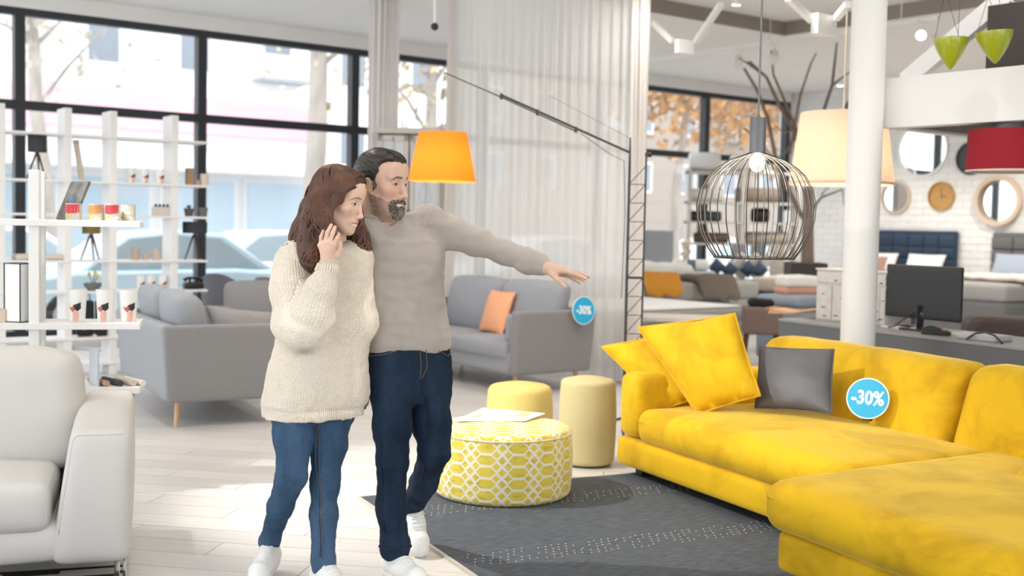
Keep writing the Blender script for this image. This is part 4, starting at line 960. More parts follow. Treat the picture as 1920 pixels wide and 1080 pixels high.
# ---- arm lamp with the orange shade on its ladder tower
TD = 8.4
tw = P(1176, 560, TD); base = Vector((tw.x, tw.y, 0)); st = TD / F_PX
t = thing('arm_lamp', 'tall black ladder-mast lamp with a long arm and orange shade', 'floor lamp', base)
def al(x, y, D=TD): return P(x, y, D) - base
bk = mat('black_tube', (.035, .037, .04), .4)
fL = al(1168, 800); fR = al(1198, 800)
zL = al(1182, 258)
railL = (Vector((fL.x, fL.y, .02)), al(1182, 258)); railR = (Vector((fR.x, fR.y, .02)), al(1212, 290))
MB().tube([railL[0], railL[0].lerp(railL[1], .9), railL[1]], [.011, .010, .005], 10).build('rail', bk, t, smooth=60)
MB().tube(list(railR), .007, 8).build('rail', bk, t, smooth=60)
n = 14
for k in range(n):
    f0 = .03 + .93 * k / n; z = railR[1].z * f0
    def on(r, zz): return r[0].lerp(r[1], (zz - r[0].z) / (r[1].z - r[0].z))
    a, b = on(railL, z), on(railR, z); c = on(railR, min(z + railR[1].z * .93 / n, railR[1].z))
    MB().tube([a, b], .010 if k == 8 else .0032, 6).build('rung', bk, t); MB().tube([a, c], .0032, 6).build('diagonal', bk, t)
MB().cyl(railR[1] + Vector((0, -.012, 0)), railR[1] + Vector((.03, .012, 0)), .018, n=14).build('wing_nut', bk, t)
for a in (.4, 2.5, 4.6): MB().tube([(0, 0, .12), (.32 * math.cos(a), .32 * math.sin(a), .012)], .010, 8).build('foot', bk, t, smooth=60)
arm0, arm1 = al(1181, 286), al(940, 178); tip = al(833, 136)
MB().tube([arm0, arm1], .0085, 10).build('arm', bk, t, smooth=60)
dn_ = Vector((0, 0, -.02)); MB().tube([arm0.lerp(arm1, .42) + dn_, arm1 + dn_ * .8, tip], [.006, .006, .005], 8).build('sliding_arm', mat('grey_green_tube', (.09, .11, .10), .4), t, smooth=60)
for f in (.42, .72, 1.0): p = arm0.lerp(arm1, f); MB().box(p + dn_ * .5, (.02, .02, .042)).build('clamp', bk, t)
MB().tube([al(1182, 260), arm1 + Vector((.35, 0, .0))], .0012, 5).build('guy_wire', bk, t)
MB().tube([arm0.lerp(arm1, .38) + dn_, arm0.lerp(arm1, .15) + Vector((0, 0, -.075)), arm0 + Vector((-.04, 0, -.06)), al(1172, 400), al(1165, 560)], .0028, 6).build('cable', bk, t, smooth=60)
sh_top, sh_bot = al(828, 249), al(829, 340)
MB().tube([tip, Vector((sh_top.x, sh_top.y, sh_top.z))], .0022, 6).build('shade_cord', bk, t)
shade_or = bpy.data.materials.new('orange_lampshade'); shade_or.use_nodes = True; b = shade_or.node_tree.nodes['Principled BSDF']; b.inputs['Base Color'].default_value = (.90, .36, .03, 1); b.inputs['Roughness'].default_value = .75
nt = shade_or.node_tree; tl = nt.nodes.new('ShaderNodeBsdfTranslucent'); tl.inputs[0].default_value = (.98, .50, .09, 1); mx = nt.nodes.new('ShaderNodeMixShader'); mx.inputs[0].default_value = .4
nt.links.new(b.outputs[0], mx.inputs[1]); nt.links.new(tl.outputs[0], mx.inputs[2]); nt.links.new(mx.outputs[0], nt.nodes['Material Output'].inputs[0])
rt, rb = 45 * st, 63.5 * st; ct = Vector((sh_bot.x, sh_bot.y, 0))
MB().lathe([(rb, sh_bot.z), (rt, sh_top.z), (rt - .004, sh_top.z), (rb - .004, sh_bot.z)], ct, 56, caps=False).build('shade', shade_or, t, smooth=40)
MB().tube([ct + Vector((0, 0, sh_top.z - .02)), ct + Vector((0, 0, sh_top.z - .12))], .02, 12).build('socket', bk, t)
for k in range(3): a = k * 2 * PI / 3; MB().tube([ct + Vector((0, 0, sh_top.z - .01)), ct + Vector((rt * math.cos(a), rt * math.sin(a), sh_top.z - .004))], .002, 5).build('shade_spoke', bk, t)
MB().ball(ct + Vector((0, 0, sh_top.z - .16)), .035).build('bulb', mat('lit_bulb_soft', (1, 1, 1), .3, emit=(1, .8, .5), estr=8), t, smooth=180)
ld = bpy.data.lights.new('arm_lamp_light', 'POINT'); ld.energy = 9; ld.color = (1, .8, .55); ld.shadow_soft_size = .04; lo = bpy.data.objects.new('arm_lamp_light', ld); COL.objects.link(lo); lo.location = base + ct + Vector((0, 0, sh_top.z - .22))

# ---- shaded pendants
def shade_mat(name, col, tcol, mixf):
    m = bpy.data.materials.new(name); m.use_nodes = True; nt = m.node_tree; b = nt.nodes['Principled BSDF']; b.inputs['Base Color'].default_value = (*col, 1); b.inputs['Roughness'].default_value = .8
    tl = nt.nodes.new('ShaderNodeBsdfTranslucent'); tl.inputs[0].default_value = (*tcol, 1); mx = nt.nodes.new('ShaderNodeMixShader'); mx.inputs[0].default_value = mixf
    nt.links.new(b.outputs[0], mx.inputs[1]); nt.links.new(tl.outputs[0], mx.inputs[2]); nt.links.new(mx.outputs[0], nt.nodes['Material Output'].inputs[0]); return m
WD = 9.2; c = P(1577, 347, WD); sw = WD / F_PX
t = thing('pendant_lamp', 'big cream conical pendant shade behind the white column', 'pendant lamp', c)
MB().lathe([(96 * sw, 0), (78 * sw, 134 * sw), (78 * sw - .005, 134 * sw), (96 * sw - .005, 0)], n=56, caps=False).build('shade', shade_mat('cream_lampshade', (.84, .76, .68), (.9, .78, .66), .45), t, smooth=40)
MB().lathe([(96.4 * sw, 0), (96 * sw, 5 * sw), (95.2 * sw, 5 * sw), (95.6 * sw, 0)], n=56, caps=False).build('trim_band', mat('peach_trim', (.80, .60, .45), .8), t, smooth=40)
MB().cyl((0, 0, 120 * sw), (0, 0, ZC + .1 - c.z), .006, n=8).build('cord', mat('pale_cord', (.7, .6, .5), .6), t)
MB().ball((0, 0, 70 * sw), .05).build('bulb', mat('lit_bulb_soft', (1, 1, 1), .3, emit=(1, .8, .5), estr=8), t, smooth=180)
for k in range(3): a = k * 2 * PI / 3 + .3; MB().tube([(0, 0, 122 * sw), (78 * sw * math.cos(a), 78 * sw * math.sin(a), 132 * sw)], .003, 5).build('shade_spoke', bk, t)
ld = bpy.data.lights.new('cream_lamp_light', 'POINT'); ld.energy = 16; ld.color = (1, .82, .6); ld.shadow_soft_size = .06; lo = bpy.data.objects.new('cream_lamp_light', ld); COL.objects.link(lo); lo.location = c + Vector((0, 0, 45 * sw))
# red drum under the platform
RD = 7.5; c = P(1893, 322, RD); sr = RD / F_PX
t = thing('drum_lamp', 'red drum ceiling lamp under the white platform', 'ceiling lamp', c)
MB().lathe([(78 * sr, 0), (76 * sr, 77 * sr), (76 * sr - .004, 77 * sr), (78 * sr - .004, 0)], n=56, caps=False).build('shade', shade_mat('crimson_shade', (.40, .012, .03), (.55, .02, .03), .2), t, smooth=40)
MB().lathe([(1e-4, 3 * sr), (74 * sr, 3 * sr), (74 * sr, 5 * sr), (1e-4, 5 * sr)], n=48, caps=False).build('diffuser', mat('white_diffuser', (.85, .83, .78), .5), t)
MB().lathe([(78.6 * sr, -1 * sr), (78.6 * sr, 2 * sr), (76 * sr, 2 * sr), (76 * sr, -1 * sr)], n=56, caps=False).build('trim_band', mat('pale_trim', (.7, .62, .52), .5), t, smooth=40)
MB().lathe([(1e-4, 70 * sr), (34 * sr, 70 * sr), (34 * sr, MZ0 + .02 - c.z), (1e-4, MZ0 + .02 - c.z)], n=32, caps=False).build('ceiling_rose', mat('grey_metal_can', (.16, .165, .17), .4, .5), t, smooth=40)
# two green tulip shades
def tulip(label, x, y0, y1, w, D, tilt, cords):
    s = D / F_PX; c = P(x, y0, D); t = thing('tulip_pendant', label, 'pendant lamp', c); t.rotation_euler = (0, tilt, 0); H_ = (y1 - y0) * s; r = w / 2 * s
    prof = [(1e-4, -H_)]
    for k in range(1, 15): f = k / 14; prof.append((r * math.sin(f * PI / 2) ** .82, -H_ * (1 - f) ** 1.25))
    prof += [(r - .004, 0)] + [(max(r * math.sin(k / 14 * PI / 2) ** .82 - .004, 1e-4), -H_ * (1 - k / 14) ** 1.25 + .004) for k in range(13, 0, -1)]
    MB().lathe(prof, n=48, caps=False).build('shade', mat('lime_glass_shade', (.33, .37, .012), .3, coat=.5), t, smooth=60)
    for k, (dx, tx) in enumerate(cords):
        a = k * 2 * PI / 3 + .6; p1 = P(tx, -25, D) - c; MB().tube([(r * .93 * math.cos(a), r * .93 * math.sin(a), -.01), p1], .0016, 5).build('cord', mat('dark_cord', (.06, .05, .05), .6), t)
    MB().tube([(P(cords[0][1], -25, D) - c), (P(cords[0][1], -25, D) - c) + Vector((0, 0, ZU - P(cords[0][1], -25, D).z))], .003, 5).build('ceiling_cord', mat('dark_cord', (.06, .05, .05), .6), t)
tulip('lime green tulip pendant, the lower one by the diagonal brace', 1783, 72, 131, 63, 7.0, -.02, ((0, 1772), (0, 1776), (0, 1803)))
tulip('lime green tulip pendant, the higher one before the dark panel', 1864, 60, 120, 68, 6.9, -.08, ((0, 1852), (0, 1866), (0, 1878)))

# ---- track with spots and the ceiling spots along the windows
ZR = ZC - .12; tr0, tr1 = G(1200, 116, ZR), G(1760, 33, ZR)
t = thing('light_track', 'white ceiling light track with slim rail above the beds', 'light track', (tr0 + tr1) / 2)
MB().bar(tr0 - t.location, tr1 - t.location, .05, .04).build('rail', spot_white, t)
for f in (.1, .5, .9): p = tr0.lerp(tr1, f) - t.location; MB().cyl(p, p + Vector((0, 0, ZU - ZR)), .006, n=8).build('hanger', spot_white, t)
def on_track(x):
    lo, hi = 0, 1
    for _ in range(30):
        m = (lo + hi) / 2; q = CAM_R.transposed() @ (tr0.lerp(tr1, m) - Vector((0, 0, CAM_H)))
        if 960 + F_PX * q.x / -q.z < x: lo = m
        else: hi = m
    return tr0.lerp(tr1, lo)
spot_fix('track_spot', 'white track spot, left of the pair above the wire lamp cord', on_track(1385), P(1330, 600, 11), .06, .2)
spot_fix('track_spot', 'white track spot, right of the pair above the wire lamp cord', on_track(1452), P(1480, 600, 10.5), .06, .2)
spot_fix('track_spot', 'lit white track spot beside the two green shades', on_track(1728), P(1700, 330, 3.0), .055, .2, lit=1)
for lab, x, y in (('white ceiling can at the left window', 250, 22), ('white ceiling can at the middle window', 585, 62), ('white ceiling can at the orange tree window', 1301, 150), ('white ceiling can at the window corner', 1461, 172)):
    g = G(x, y, ZC); t = thing('ceiling_can', lab, 'spot lamp', g)
    MB().cyl((0, 0, 0), (0, 0, -.03), .06, n=20).build('mount', spot_white, t); MB().cyl((0, 0, -.03), (0, 0, -.17), .034, n=20).build('can', spot_white, t, smooth=40)
g = G(408, 42, ZC); t = thing('air_vent', 'square ceiling air vent above the left window', 'vent', g, ROT_U); MB().box((0, 0, -.006), (.42, .42, .012)).build('frame', spot_white, t)
for k in range(5): MB().box((0, -.14 + k * .07, -.016), (.32, .03, .01)).build('slat', mat('grey_slat', (.35, .35, .35), .6), t)
g = P(815, 50, 10.6); t = thing('security_camera', 'small dark dome camera beside the sheer curtain', 'camera', g); MB().ball((0, 0, 0), .035).build('dome', mat('black_plastic', (.02, .02, .02), .5), t, smooth=180); MB().cyl((0, 0, .02), (0, 0, ZC - g.z), .012, n=10).build('stem', spot_white, t)
g2 = P(800, 48, 10.7); 
# ---- curtains
def curtain(name, label, pts, z0, z1, amp, waves, m, n=None, thick=False, seed=0):
    """cloth hanging in folds along a floor path"""
    rnd = random.Random(seed); n = n or waves * 8; a, b = Vector(pts[0]), Vector(pts[1]); d = (b - a); d.z = 0; ln = d.length; d.normalize(); nr = Vector((-d.y, d.x, 0)); v = []; f = []; lv = 10
    ph = [rnd.uniform(0, 6) for _ in range(6)]
    for j in range(lv + 1):
        z = z0 + (z1 - z0) * j / lv
        for i in range(n + 1):
            u = i / n; w = math.sin(2 * PI * waves * u + .8 * math.sin(5 * u + ph[0])) * (.65 + .35 * math.sin(9 * u + ph[1])) + .35 * math.sin(2 * PI * waves * 2.3 * u + ph[2] + .6 * z)
            p = a + d * (u * ln) + nr * w * amp * (1 + .15 * math.sin(z * 2 + ph[3])); v.append((p.x, p.y, z))
    for j in range(lv):
        for i in range(n): q = j * (n + 1) + i; f.append((q, q + 1, q + n + 2, q + n + 1))
    o = thing(name, label, 'curtain', (a + b) / 2); mb = MB(); mb.add([Vector(p) - o.location for p in v], f); mb.build('cloth', m, o, smooth=180)
    MB().bar(Vector((a.x, a.y, z1)) - o.location, Vector((b.x, b.y, z1)) - o.location, .03, .03).build('curtain_rail', spot_white, o)
    return o
def gp(x, D): p = P(x, 420, D); return Vector((p.x, p.y, 0))
sheer = mixmat('sheer_voile', (.97, .965, .96), .17, .68)
sheer_dense = mixmat('gathered_voile', (.93, .90, .875), .08, .55)
curtain('sheer_curtain', 'wide sheer white curtain hanging behind the orange lamp arm', (gp(842, 12.68), gp(1186, 11.08)), .02, ZC, .030, 20, sheer, seed=2)
curtain('gathered_curtain', 'gathered sheer edge at the left end of the wide curtain', (gp(833, 12.62), gp(850, 12.56)), .02, ZC, .05, 4, sheer_dense, n=60, seed=3)
curtain('gathered_curtain', 'gathered sheer edge at the right end of the wide curtain by the ladder mast', (gp(1180, 11.02), gp(1206, 10.9)), .02, ZC, .05, 5, sheer_dense, n=60, seed=4)
curtain('gathered_curtain', 'bunched off-white curtain between the windows above the man', (gp(687, 12.98), gp(744, 13.12)), .02, ZC, .06, 6, mixmat('off_white_drape', (.90, .875, .85), .0, .4), n=90, seed=5)
# ================================================================ far half of the shop: beds, counter, wall pieces
def gpt(x, y, z): return G(x, y, z)
linen_w = mat('white_bed_linen', (.84, .84, .83), .85, bump=.1, bscale=40); linen_g = mat('grey_box_spring', (.36, .35, .34), .9, bump=.2, bscale=250)
navy = mat('navy_velvet', (.012, .035, .075), .7, sheen=.5, bump=.1, bscale=12)
def slab(name, label, cat, c, rz, size, m, r=.04, parts=(), puff=(0, 0, .01), group=None):
    """upholstered or boxy thing from stacked soft blocks: parts = (name, centre, size, material, radius)"""
    t = thing(name, label, cat, Vector((c[0], c[1], c[2] if len(c) > 2 else 0)), rz, group)
    for (pn, pc_, ps, pm2, pr) in parts: MB().soft(pc_, ps, pr, 16, puff=puff if pr > .03 else (0, 0, 0)).build(pn, pm2, t, smooth=180)
    return t
def bed(label, c, rz, w, l, h, m_base, m_top, top=.12, legs=True, grp=None):
    t = thing('display_bed', label, 'bed', Vector((c[0], c[1], 0)), rz, grp)
    MB().soft((0, 0, h / 2 + .04), (w, l, h - .08), .03, 16).build('box_spring', m_base, t, smooth=180)
    MB().soft((0, 0, h + top / 2), (w + .01, l + .01, top), .05, 18, puff=(0, 0, .02)).build('mattress', m_top, t, smooth=180)
    if legs:
        for x in (-w / 2 + .08, w / 2 - .08):
            for y in (-l / 2 + .08, l / 2 - .08): MB().cyl((x, y, 0), (x, y, .09), .025, n=10).build('leg', walnut, t)
    return t
def mid(x, y, z): p = G(x, y, z); return (p.x, p.y)
# beds stand square to the room: local x along the window wall, y towards it
RU = Matrix.Rotation(ROT_U, 3, 'Z')
def corner_bed(label, cx_, cy_, D, w, l, m_base, m_top, mat_h=.2):
    p = P(cx_, cy_, D); c = Vector((p.x, p.y, 0)); t = thing('display_bed', label, 'bed', c, ROT_U); h = p.z
    MB().soft((-w / 2, l / 2, (h - mat_h) / 2 + .05), (w - .02, l - .02, h - mat_h - .1), .03, 16).build('box_spring', m_base, t, smooth=180)
    MB().soft((-w / 2, l / 2, h - mat_h / 2), (w, l, mat_h), .05, 18, puff=(0, 0, .012)).build('mattress', m_top, t, smooth=180)
    for x in (-w + .1, -.1):
        for y in (.1, l - .1): MB().cyl((x, y, 0), (x, y, .11), .025, n=10).build('leg', walnut, t)
    return t, h
def on_t(t, x, y, z): return t.location + RU @ Vector((x, y, 0)) + Vector((0, 0, z))
def draped(name, label, cat, c, rz, size, m, seed, drop=.0, wr=.02, wf=7.0, r=.03):
    t = thing(name, label, cat, c, rz)
    def f(p): return Vector((p.x, p.y, p.z - drop * max(0, -p.y / (size[1] / 2) - .5) * 2))
    MB().soft((0, 0, size[2] / 2), size, r, 24, wr=wr, wf=wf, fn=f, seed=seed, puff=(0, 0, .01)).build('cloth', m, t, smooth=180); return t
topper = mat('white_topper', (.86, .86, .85), .85, bump=.1, bscale=40)
bA, hA = corner_bed('white mattress bed with a grey edge just behind the yellow cushions', 1397, 577, 13.5, 2.1, 1.7, linen_g, linen_g, .16)
MB().soft((-1.05, .85, hA + .015), (2.02, 1.64, .03), .014, 14).build('topper', topper, bA, smooth=180)
# weathered table
c = P(1262, 592, 11.4); t = thing('plank_table', 'weathered pale plank table behind the yellow cushions', 'table', (c.x, c.y, 0), -.1); ww = mat('weathered_plank', (.56, .53, .50), .8, var=.18, vscale=6, stretch=(1, 9, 9), bump=.3, bscale=20)
for k in range(4): MB().box((0, -.2 + k * .135, c.z - .02), (.95, .131, .04)).build('plank', ww, t, bevel=.004)
for x in (-.40, .40):
    for y in (-.18, .18): MB().box((x, y, c.z / 2 - .02), (.09, .09, c.z - .04)).build('leg', ww, t, bevel=.004)
c = P(1430, 576, 12.1); t = thing('bench', 'brown upholstered bench with splayed dark legs', 'bench', (c.x, c.y, 0), -.15); MB().soft((0, .1, c.z - .14), (.40, .40, .28), .03, 14).build('seat', mat('brown_tweed', (.17, .125, .105), .9, var=.1, vscale=80), t, smooth=180)
for x in (-.15, .15):
    for y in (-.05, .25): MB().cyl((x * 1.2, y * 1.1, 0), (x, y, c.z - .26), .014, .022, 10).build('leg', walnut, t, smooth=60)
o = MB().soft((0, 0, .04), (.26, .14, .08), .035, 12, wr=.012, wf=14).build('black_scarf', mat('black_fleece', (.015, .015, .016), .9), None, smooth=180); o.location = Vector((c.x, c.y + .08, c.z + .004)); tag(o, 'black scarf lying on the brown bench', 'scarf')
bB, hB = corner_bed('grey box-spring bed carrying orange and brown throws', 1425, 528, 16.7, 2.3, 1.7, linen_g, linen_g, .24)
draped('duvet', 'thick rumpled white duvet on the grey box-spring bed', 'duvet', on_t(bB, -1.55, 1.0, hB + .02), ROT_U, (1.4, 1.2, .22), linen_w, 3, wr=.04, wf=3.5, r=.1)
cushion('cushion', 'white pillow stood up on the duvet behind the ladder mast', [on_t(bB, -2.25, 1.2, hB + .16), on_t(bB, -1.75, 1.3, hB + .16), on_t(bB, -1.85, 1.5, hB + .46), on_t(bB, -2.3, 1.45, hB + .50)], .18, linen_w, 4, .05, .01)
draped('throw', 'mustard orange throw hanging over the bed behind the ladder mast', 'throw', on_t(bB, -2.0, .07, hB + .012), ROT_U, (.66, .40, .13), mat('mustard_fleece', (.66, .29, .035), .95, bump=.4, bscale=30), 5, drop=.20, wr=.02)
draped('throw', 'dark taupe throw hanging over the middle of the bed', 'throw', on_t(bB, -.95, .09, hB + .012), ROT_U, (.75, .52, .09), mat('taupe_fleece', (.155, .125, .105), .95, bump=.4, bscale=30), 8, drop=.26, wr=.02)
bC, hC = corner_bed('pale blue-grey upholstered bed right of the wire lamp', 1602, 553, 13.0, .95, .6, mat('pale_slate_fabric', (.28, .32, .37), .9), mat('pale_slate_fabric', (.28, .32, .37), .9), .12)
for k, (col, nm) in enumerate([((.62, .33, .24), 'peach'), ((.84, .82, .79), 'white')]):
    draped('folded_blanket', nm + ' folded blanket on the pale blue-grey bed', 'blanket', on_t(bC, -.60, .30, hC + .002 + k * .085), ROT_U - .4, (.46 - .02 * k, .28, .08 + .04 * k), mat('blanket_' + nm, col, .95), k + 2, wr=.008, r=.035)
def from_room(tt, vv): return Vector((tt * U.x - vv * U.y, tt * U.y + vv * U.x, 0))
hD = .80; pD = from_room(14.6, 10.8); bD = thing('display_bed', 'beige blanket covered bed in front of the tree planter', 'bed', pD, ROT_U)
MB().soft((-.55, .45, .34), (1.08, .88, .52), .03, 16).build('box_spring', navy, bD, smooth=180); MB().soft((-.55, .45, .70), (1.12, .92, .20), .06, 18, puff=(0, 0, .05), wr=.01, wf=5).build('mattress', mat('beige_blanket', (.62, .53, .43), .95, bump=.3, bscale=20), bD, smooth=180)
for x in (-1.0, -.1):
    for y in (.1, .8): MB().cyl((x, y, 0), (x, y, .1), .025, n=10).build('leg', walnut, bD)
# white plinth with tilted samples and navy cushions
pp = P(1388, 524, 18.2); plinth = MB().box((0, 0, pp.z / 2), (.95, .5, pp.z)).build('display_plinth', mat('white_plinth', (.74, .73, .72), .7), None, bevel=.01); plinth.location = (pp.x, pp.y, 0); tag(plinth, 'white display plinth under the navy cushions', 'plinth')
for k, x in enumerate((1358, 1384, 1410)):
    q = P(x, 506, 18.3); t = thing('mattress_sample', ('leftmost' if k == 0 else 'middle' if k == 1 else 'rightmost') + ' of three tilted pale striped mattress samples', 'mattress sample', (q.x, pp.y + .06, pp.z), -.1)
    rr = Matrix.Rotation(.62, 3, 'Y'); MB().soft(rr @ Vector((0, 0, .26)), (.12, .30, .46), .03, 10, rot=rr).build('cover', mat('pale_ticking', (.62, .59, .56), .9, var=.05, vscale=40), t, smooth=180)
for k, (x, y) in enumerate(((1343, 500), (1368, 506), (1402, 504), (1424, 507))):
    D = 17.95; lab = ('navy cushion at the far left of the four', 'second navy cushion from the white roll', 'third navy cushion from the white roll', 'navy cushion at the right end of the four')[k]
    cc = [P(x - 17, y + 2, D), P(x + 1, y + 18, D), P(x + 18, y - 1, D + .08), P(x, y - 17, D + .08)]; cushion('cushion', lab, cc, .10, navy, k, .05, .004)
rp = P(1296, 497, 17.2); t = thing('rolled_duvet', 'white rolled duvet with a dark band beside the navy cushions', 'duvet', rp, -.1); MB().tube([(-.27, 0, 0), (-.24, 0, 0), (.22, 0, 0), (.26, 0, 0)], [.06, .085, .085, .06], 18).build('roll', linen_w, t, smooth=60); MB().tube([(-.06, 0, 0), (.06, 0, 0)], .0865, 18).build('band', mat('slate_band', (.16, .2, .25), .7), t, smooth=60)
hs = rp.z - .088 - hB - .01; tb = MB()
tb.soft((0, 0, hs / 2), (.7, .42, hs), .03, 12); tb = tb.build('folded_linen', mat('pale_blue_linen', (.52, .57, .63), .9), None, smooth=180); tb.location = (rp.x, rp.y, hB + .012); tb.rotation_euler.z = -.1; tag(tb, 'pile of folded pale blue linen under the rolled duvet', 'linen')
q = P(1232, 500, 18.5); t = thing('fabric_screen', 'grey fabric covered screen behind the ladder mast', 'screen', (q.x, q.y, 0), .1); hz = P(1232, 432, 18.5).z
MB().soft((0, 0, hz / 2), (.50, .08, hz), .02, 12).build('panel', mat('pale_grey_screen', (.40, .41, .44), .9), t, smooth=180)
for x in (-.15, .15): MB().box((x, 0, .02), (.05, .3, .04)).build('foot', walnut, t)
# rack with rolled duvets behind the wire lamp
RDp = 19.0; q = P(1318, 400, RDp); rk = thing('textile_rack', 'white open rack stacked with rolled duvets and cushions behind the wire lamp', 'rack', (q.x, q.y, 0), .0)
rackm = mat('pale_rack', (.66, .62, .58), .7); ks = RDp / 13.6
rz_ = [P(1318, yy, RDp).z for yy in (322, 378, 415, 455)]
for x in (-.25, .62, 1.50): MB().box((x, 0, rz_[0] / 2 + .03), (.06, .36, rz_[0] + .06)).build('upright', rackm, rk)
for z in rz_: MB().box((.62, 0, z - .018), (1.8, .38, .035)).build('board', rackm, rk)
def on_rack(x, k): return rk.location + Vector((x * ks, 0, rz_[k]))
def roll(label, x, k, ln, r, m, cap):
    ln *= ks; r *= ks; t = thing('rolled_duvet', label, 'duvet', on_rack(x, k) + Vector((0, 0, r)), -.1); MB().tube([(-ln / 2, 0, 0), (-ln / 2 + .03, 0, 0), (ln / 2 - .03, 0, 0), (ln / 2, 0, 0)], [r * .8, r, r, r * .8], 20).build('roll', m, t, smooth=60)
    MB().tube([(ln / 2 - .005, -.0, 0), (ln / 2 + .004, 0, 0)], r * .7, 18).build('rolled_end', cap, t)
tanm = mat('taupe_linen', (.36, .30, .26), .9); whit = linen_w
roll('fat white rolled duvet on the top board, left end', .0, 0, .36, .11, whit, mat('pale_taupe2', (.52, .47, .43), .9)); roll('white rolled duvet on the top board beside the fat one', .50, 0, .40, .10, whit, tanm)
roll('white rolled duvet on the second board', .02, 1, .42, .075, whit, whit); roll('taupe rolled blanket on the second board', .62, 1, .5, .085, mat('taupe_roll', (.30, .25, .22), .9), tanm)
roll('charcoal rolled blanket on the third board', .03, 2, .36, .06, mat('charcoal_roll', (.06, .065, .075), .9), tanm); roll('black round bolster on the third board', .66, 2, .20, .085, mat('black_bolster', (.025, .022, .022), .9), tanm)
roll('brown rolled blanket on the lowest board', .10, 3, .40, .06, mat('brown_roll', (.14, .10, .08), .9), tanm); roll('grey-beige rolled blanket on the lowest board', .75, 3, .5, .07, mat('greige_roll', (.45, .40, .36), .9), tanm)
for k, (x, col) in enumerate(((.40, (.30, .30, .32)), (.62, (.20, .21, .23)), (.84, (.48, .44, .40)))):
    t = thing('hanging_throw', ('mid-grey', 'dark grey', 'greige')[k] + ' throw hanging below the rack boards', 'throw', on_rack(x, 3) + Vector((0, -.0, -.03))); MB().soft((0, -.22, -.22), (.24, .04, .5), .018, 12, wr=.012, wf=10, seed=k).build('cloth', mat('throw_%d' % k, col, .95), t, smooth=180)
# white door-like cabinet behind the planter
q = P(1478, 500, 19.9); o = MB().box((0, 0, .5 * P(1478, 395, 19.9).z), (.2, .12, P(1478, 395, 19.9).z)).build('white_pillar', white_lacquer, None, bevel=.01); o.location = (q.x, q.y, 0); tag(o, 'narrow white pillar seen through the wire lamp', 'pillar', kind='structure')
# dried flowers on the stand
t = thing('dried_flowers', 'bunch of cream dried flowers beside the rolled duvet', 'flowers', rp + Vector((-.12, -.12, .0))); rnd = random.Random(5)
MB().lathe([(1e-4, -.085), (.035, -.085), (.045, .0), (.03, .06), (.026, .06), (1e-4, .0)], n=20, caps=False).build('vase', ceramic, t, smooth=50)
for k in range(16):
    a = rnd.uniform(0, 6.28); e = Vector((.09 * math.cos(a) * rnd.random(), .06 * math.sin(a), rnd.uniform(.14, .36))); MB().tube([(0, 0, .04), e * .6 + Vector((0, 0, .03)), e], .003, 5).build('stalk', mat('straw', (.60, .50, .36), .9), t); MB().ball(e, (.022, .022, .03), n=8, m=6).build('flower_head', mat('cream_petal', (.78, .68, .55), .9), t, smooth=180)
# ---- the display cabinet behind the man
cp = P(766, 420, 12.7); t = thing('display_cabinet', 'grey-beige glazed display cabinet behind the man', 'cabinet', (cp.x, cp.y, 0), math.atan2(-.55, .83) * 0 - .35 + .25)
cabm = mat('greige_lacquer', (.53, .49, .455), .55); hz = P(766, 243, 12.85).z; cw = 128 / F_PX * 12.85
def cbx(name, x0, x1, y0, y1, z0, z1, m, par=None): return MB().box(((x0 + x1) / 2, (y0 + y1) / 2, (z0 + z1) / 2), (x1 - x0, y1 - y0, z1 - z0)).build(name, m, par or t, bevel=.004)
cbx('side', -cw / 2, -cw / 2 + .03, 0, .22, .05, hz - .06, cabm); cbx('side', cw / 2 - .03, cw / 2, 0, .22, .05, hz - .06, cabm); cbx('back', -cw / 2 + .03, cw / 2 - .03, .20, .22, .05, hz - .06, cabm)
cbx('cornice', -cw / 2 - .03, cw / 2 + .03, -.03, .23, hz - .06, hz, cabm); cbx('plinth', -cw / 2, cw / 2, 0, .22, 0, .08, cabm); cbx('lower_panel', -cw / 2 + .03, cw / 2 - .03, .0, .02, .08, .95, cabm)
for z in (1.25, 1.65, 2.05): cbx('shelf_board', -cw / 2 + .03, cw / 2 - .03, .03, .20, z, z + .02, cabm)
pan = mixmat('cabinet_glass', (1, 1, 1), .9, gloss=1)
for s in (-1, 1):
    x0, x1 = (-cw / 2 + .03, -.01) if s < 0 else (.01, cw / 2 - .03); d = MB(); w_ = .05
    for (a, b, c_, e) in ((x0, x0 + w_, .97, hz - .08), (x1 - w_, x1, .97, hz - .08), (x0, x1, .97, 1.03), (x0, x1, hz - .14, hz - .08), (x0, x1, 1.6, 1.63), ((x0 + x1) / 2 - .012, (x0 + x1) / 2 + .012, 1.0, hz - .1)): d.box(((a + b) / 2, -.012, (c_ + e) / 2), (b - a, .025, e - c_))
    dd = d.build('door', cabm, t); cbx('pane', x0 + w_, x1 - w_, -.010, -.006, 1.03, hz - .14, pan, dd); MB().ball((x1 - .025 if s < 0 else x0 + .025, -.035, 1.4), .014).build('knob', chrome, dd, smooth=180)
for k, (x, z, col) in enumerate(((-.2, 1.67, (.75, .78, .8)), (.15, 1.67, (.2, .2, .22)), (-.15, 1.27, (.7, .72, .76)), (.2, 1.27, (.8, .8, .8)), (.02, 2.07, (.3, .28, .26)))):
    v = t.location + Matrix.Rotation(t.rotation_euler.z, 3, 'Z') @ Vector((x, .11, z + .02)); o = MB().lathe([(1e-4, .001), (.05, .001), (.075, .06), (.07, .14), (.04, .2), (.045, .24), (.038, .24), (1e-4, .2)], n=20, caps=False).build('vase', mat('vase_%d' % k, col, .3), None, smooth=60); o.location = v
    tag(o, ('pale blue vase on the middle cabinet shelf', 'black vase on the middle cabinet shelf', 'blue-grey vase on the lower cabinet shelf', 'white vase on the lower cabinet shelf', 'brown vase on the top cabinet shelf')[k], 'vase')
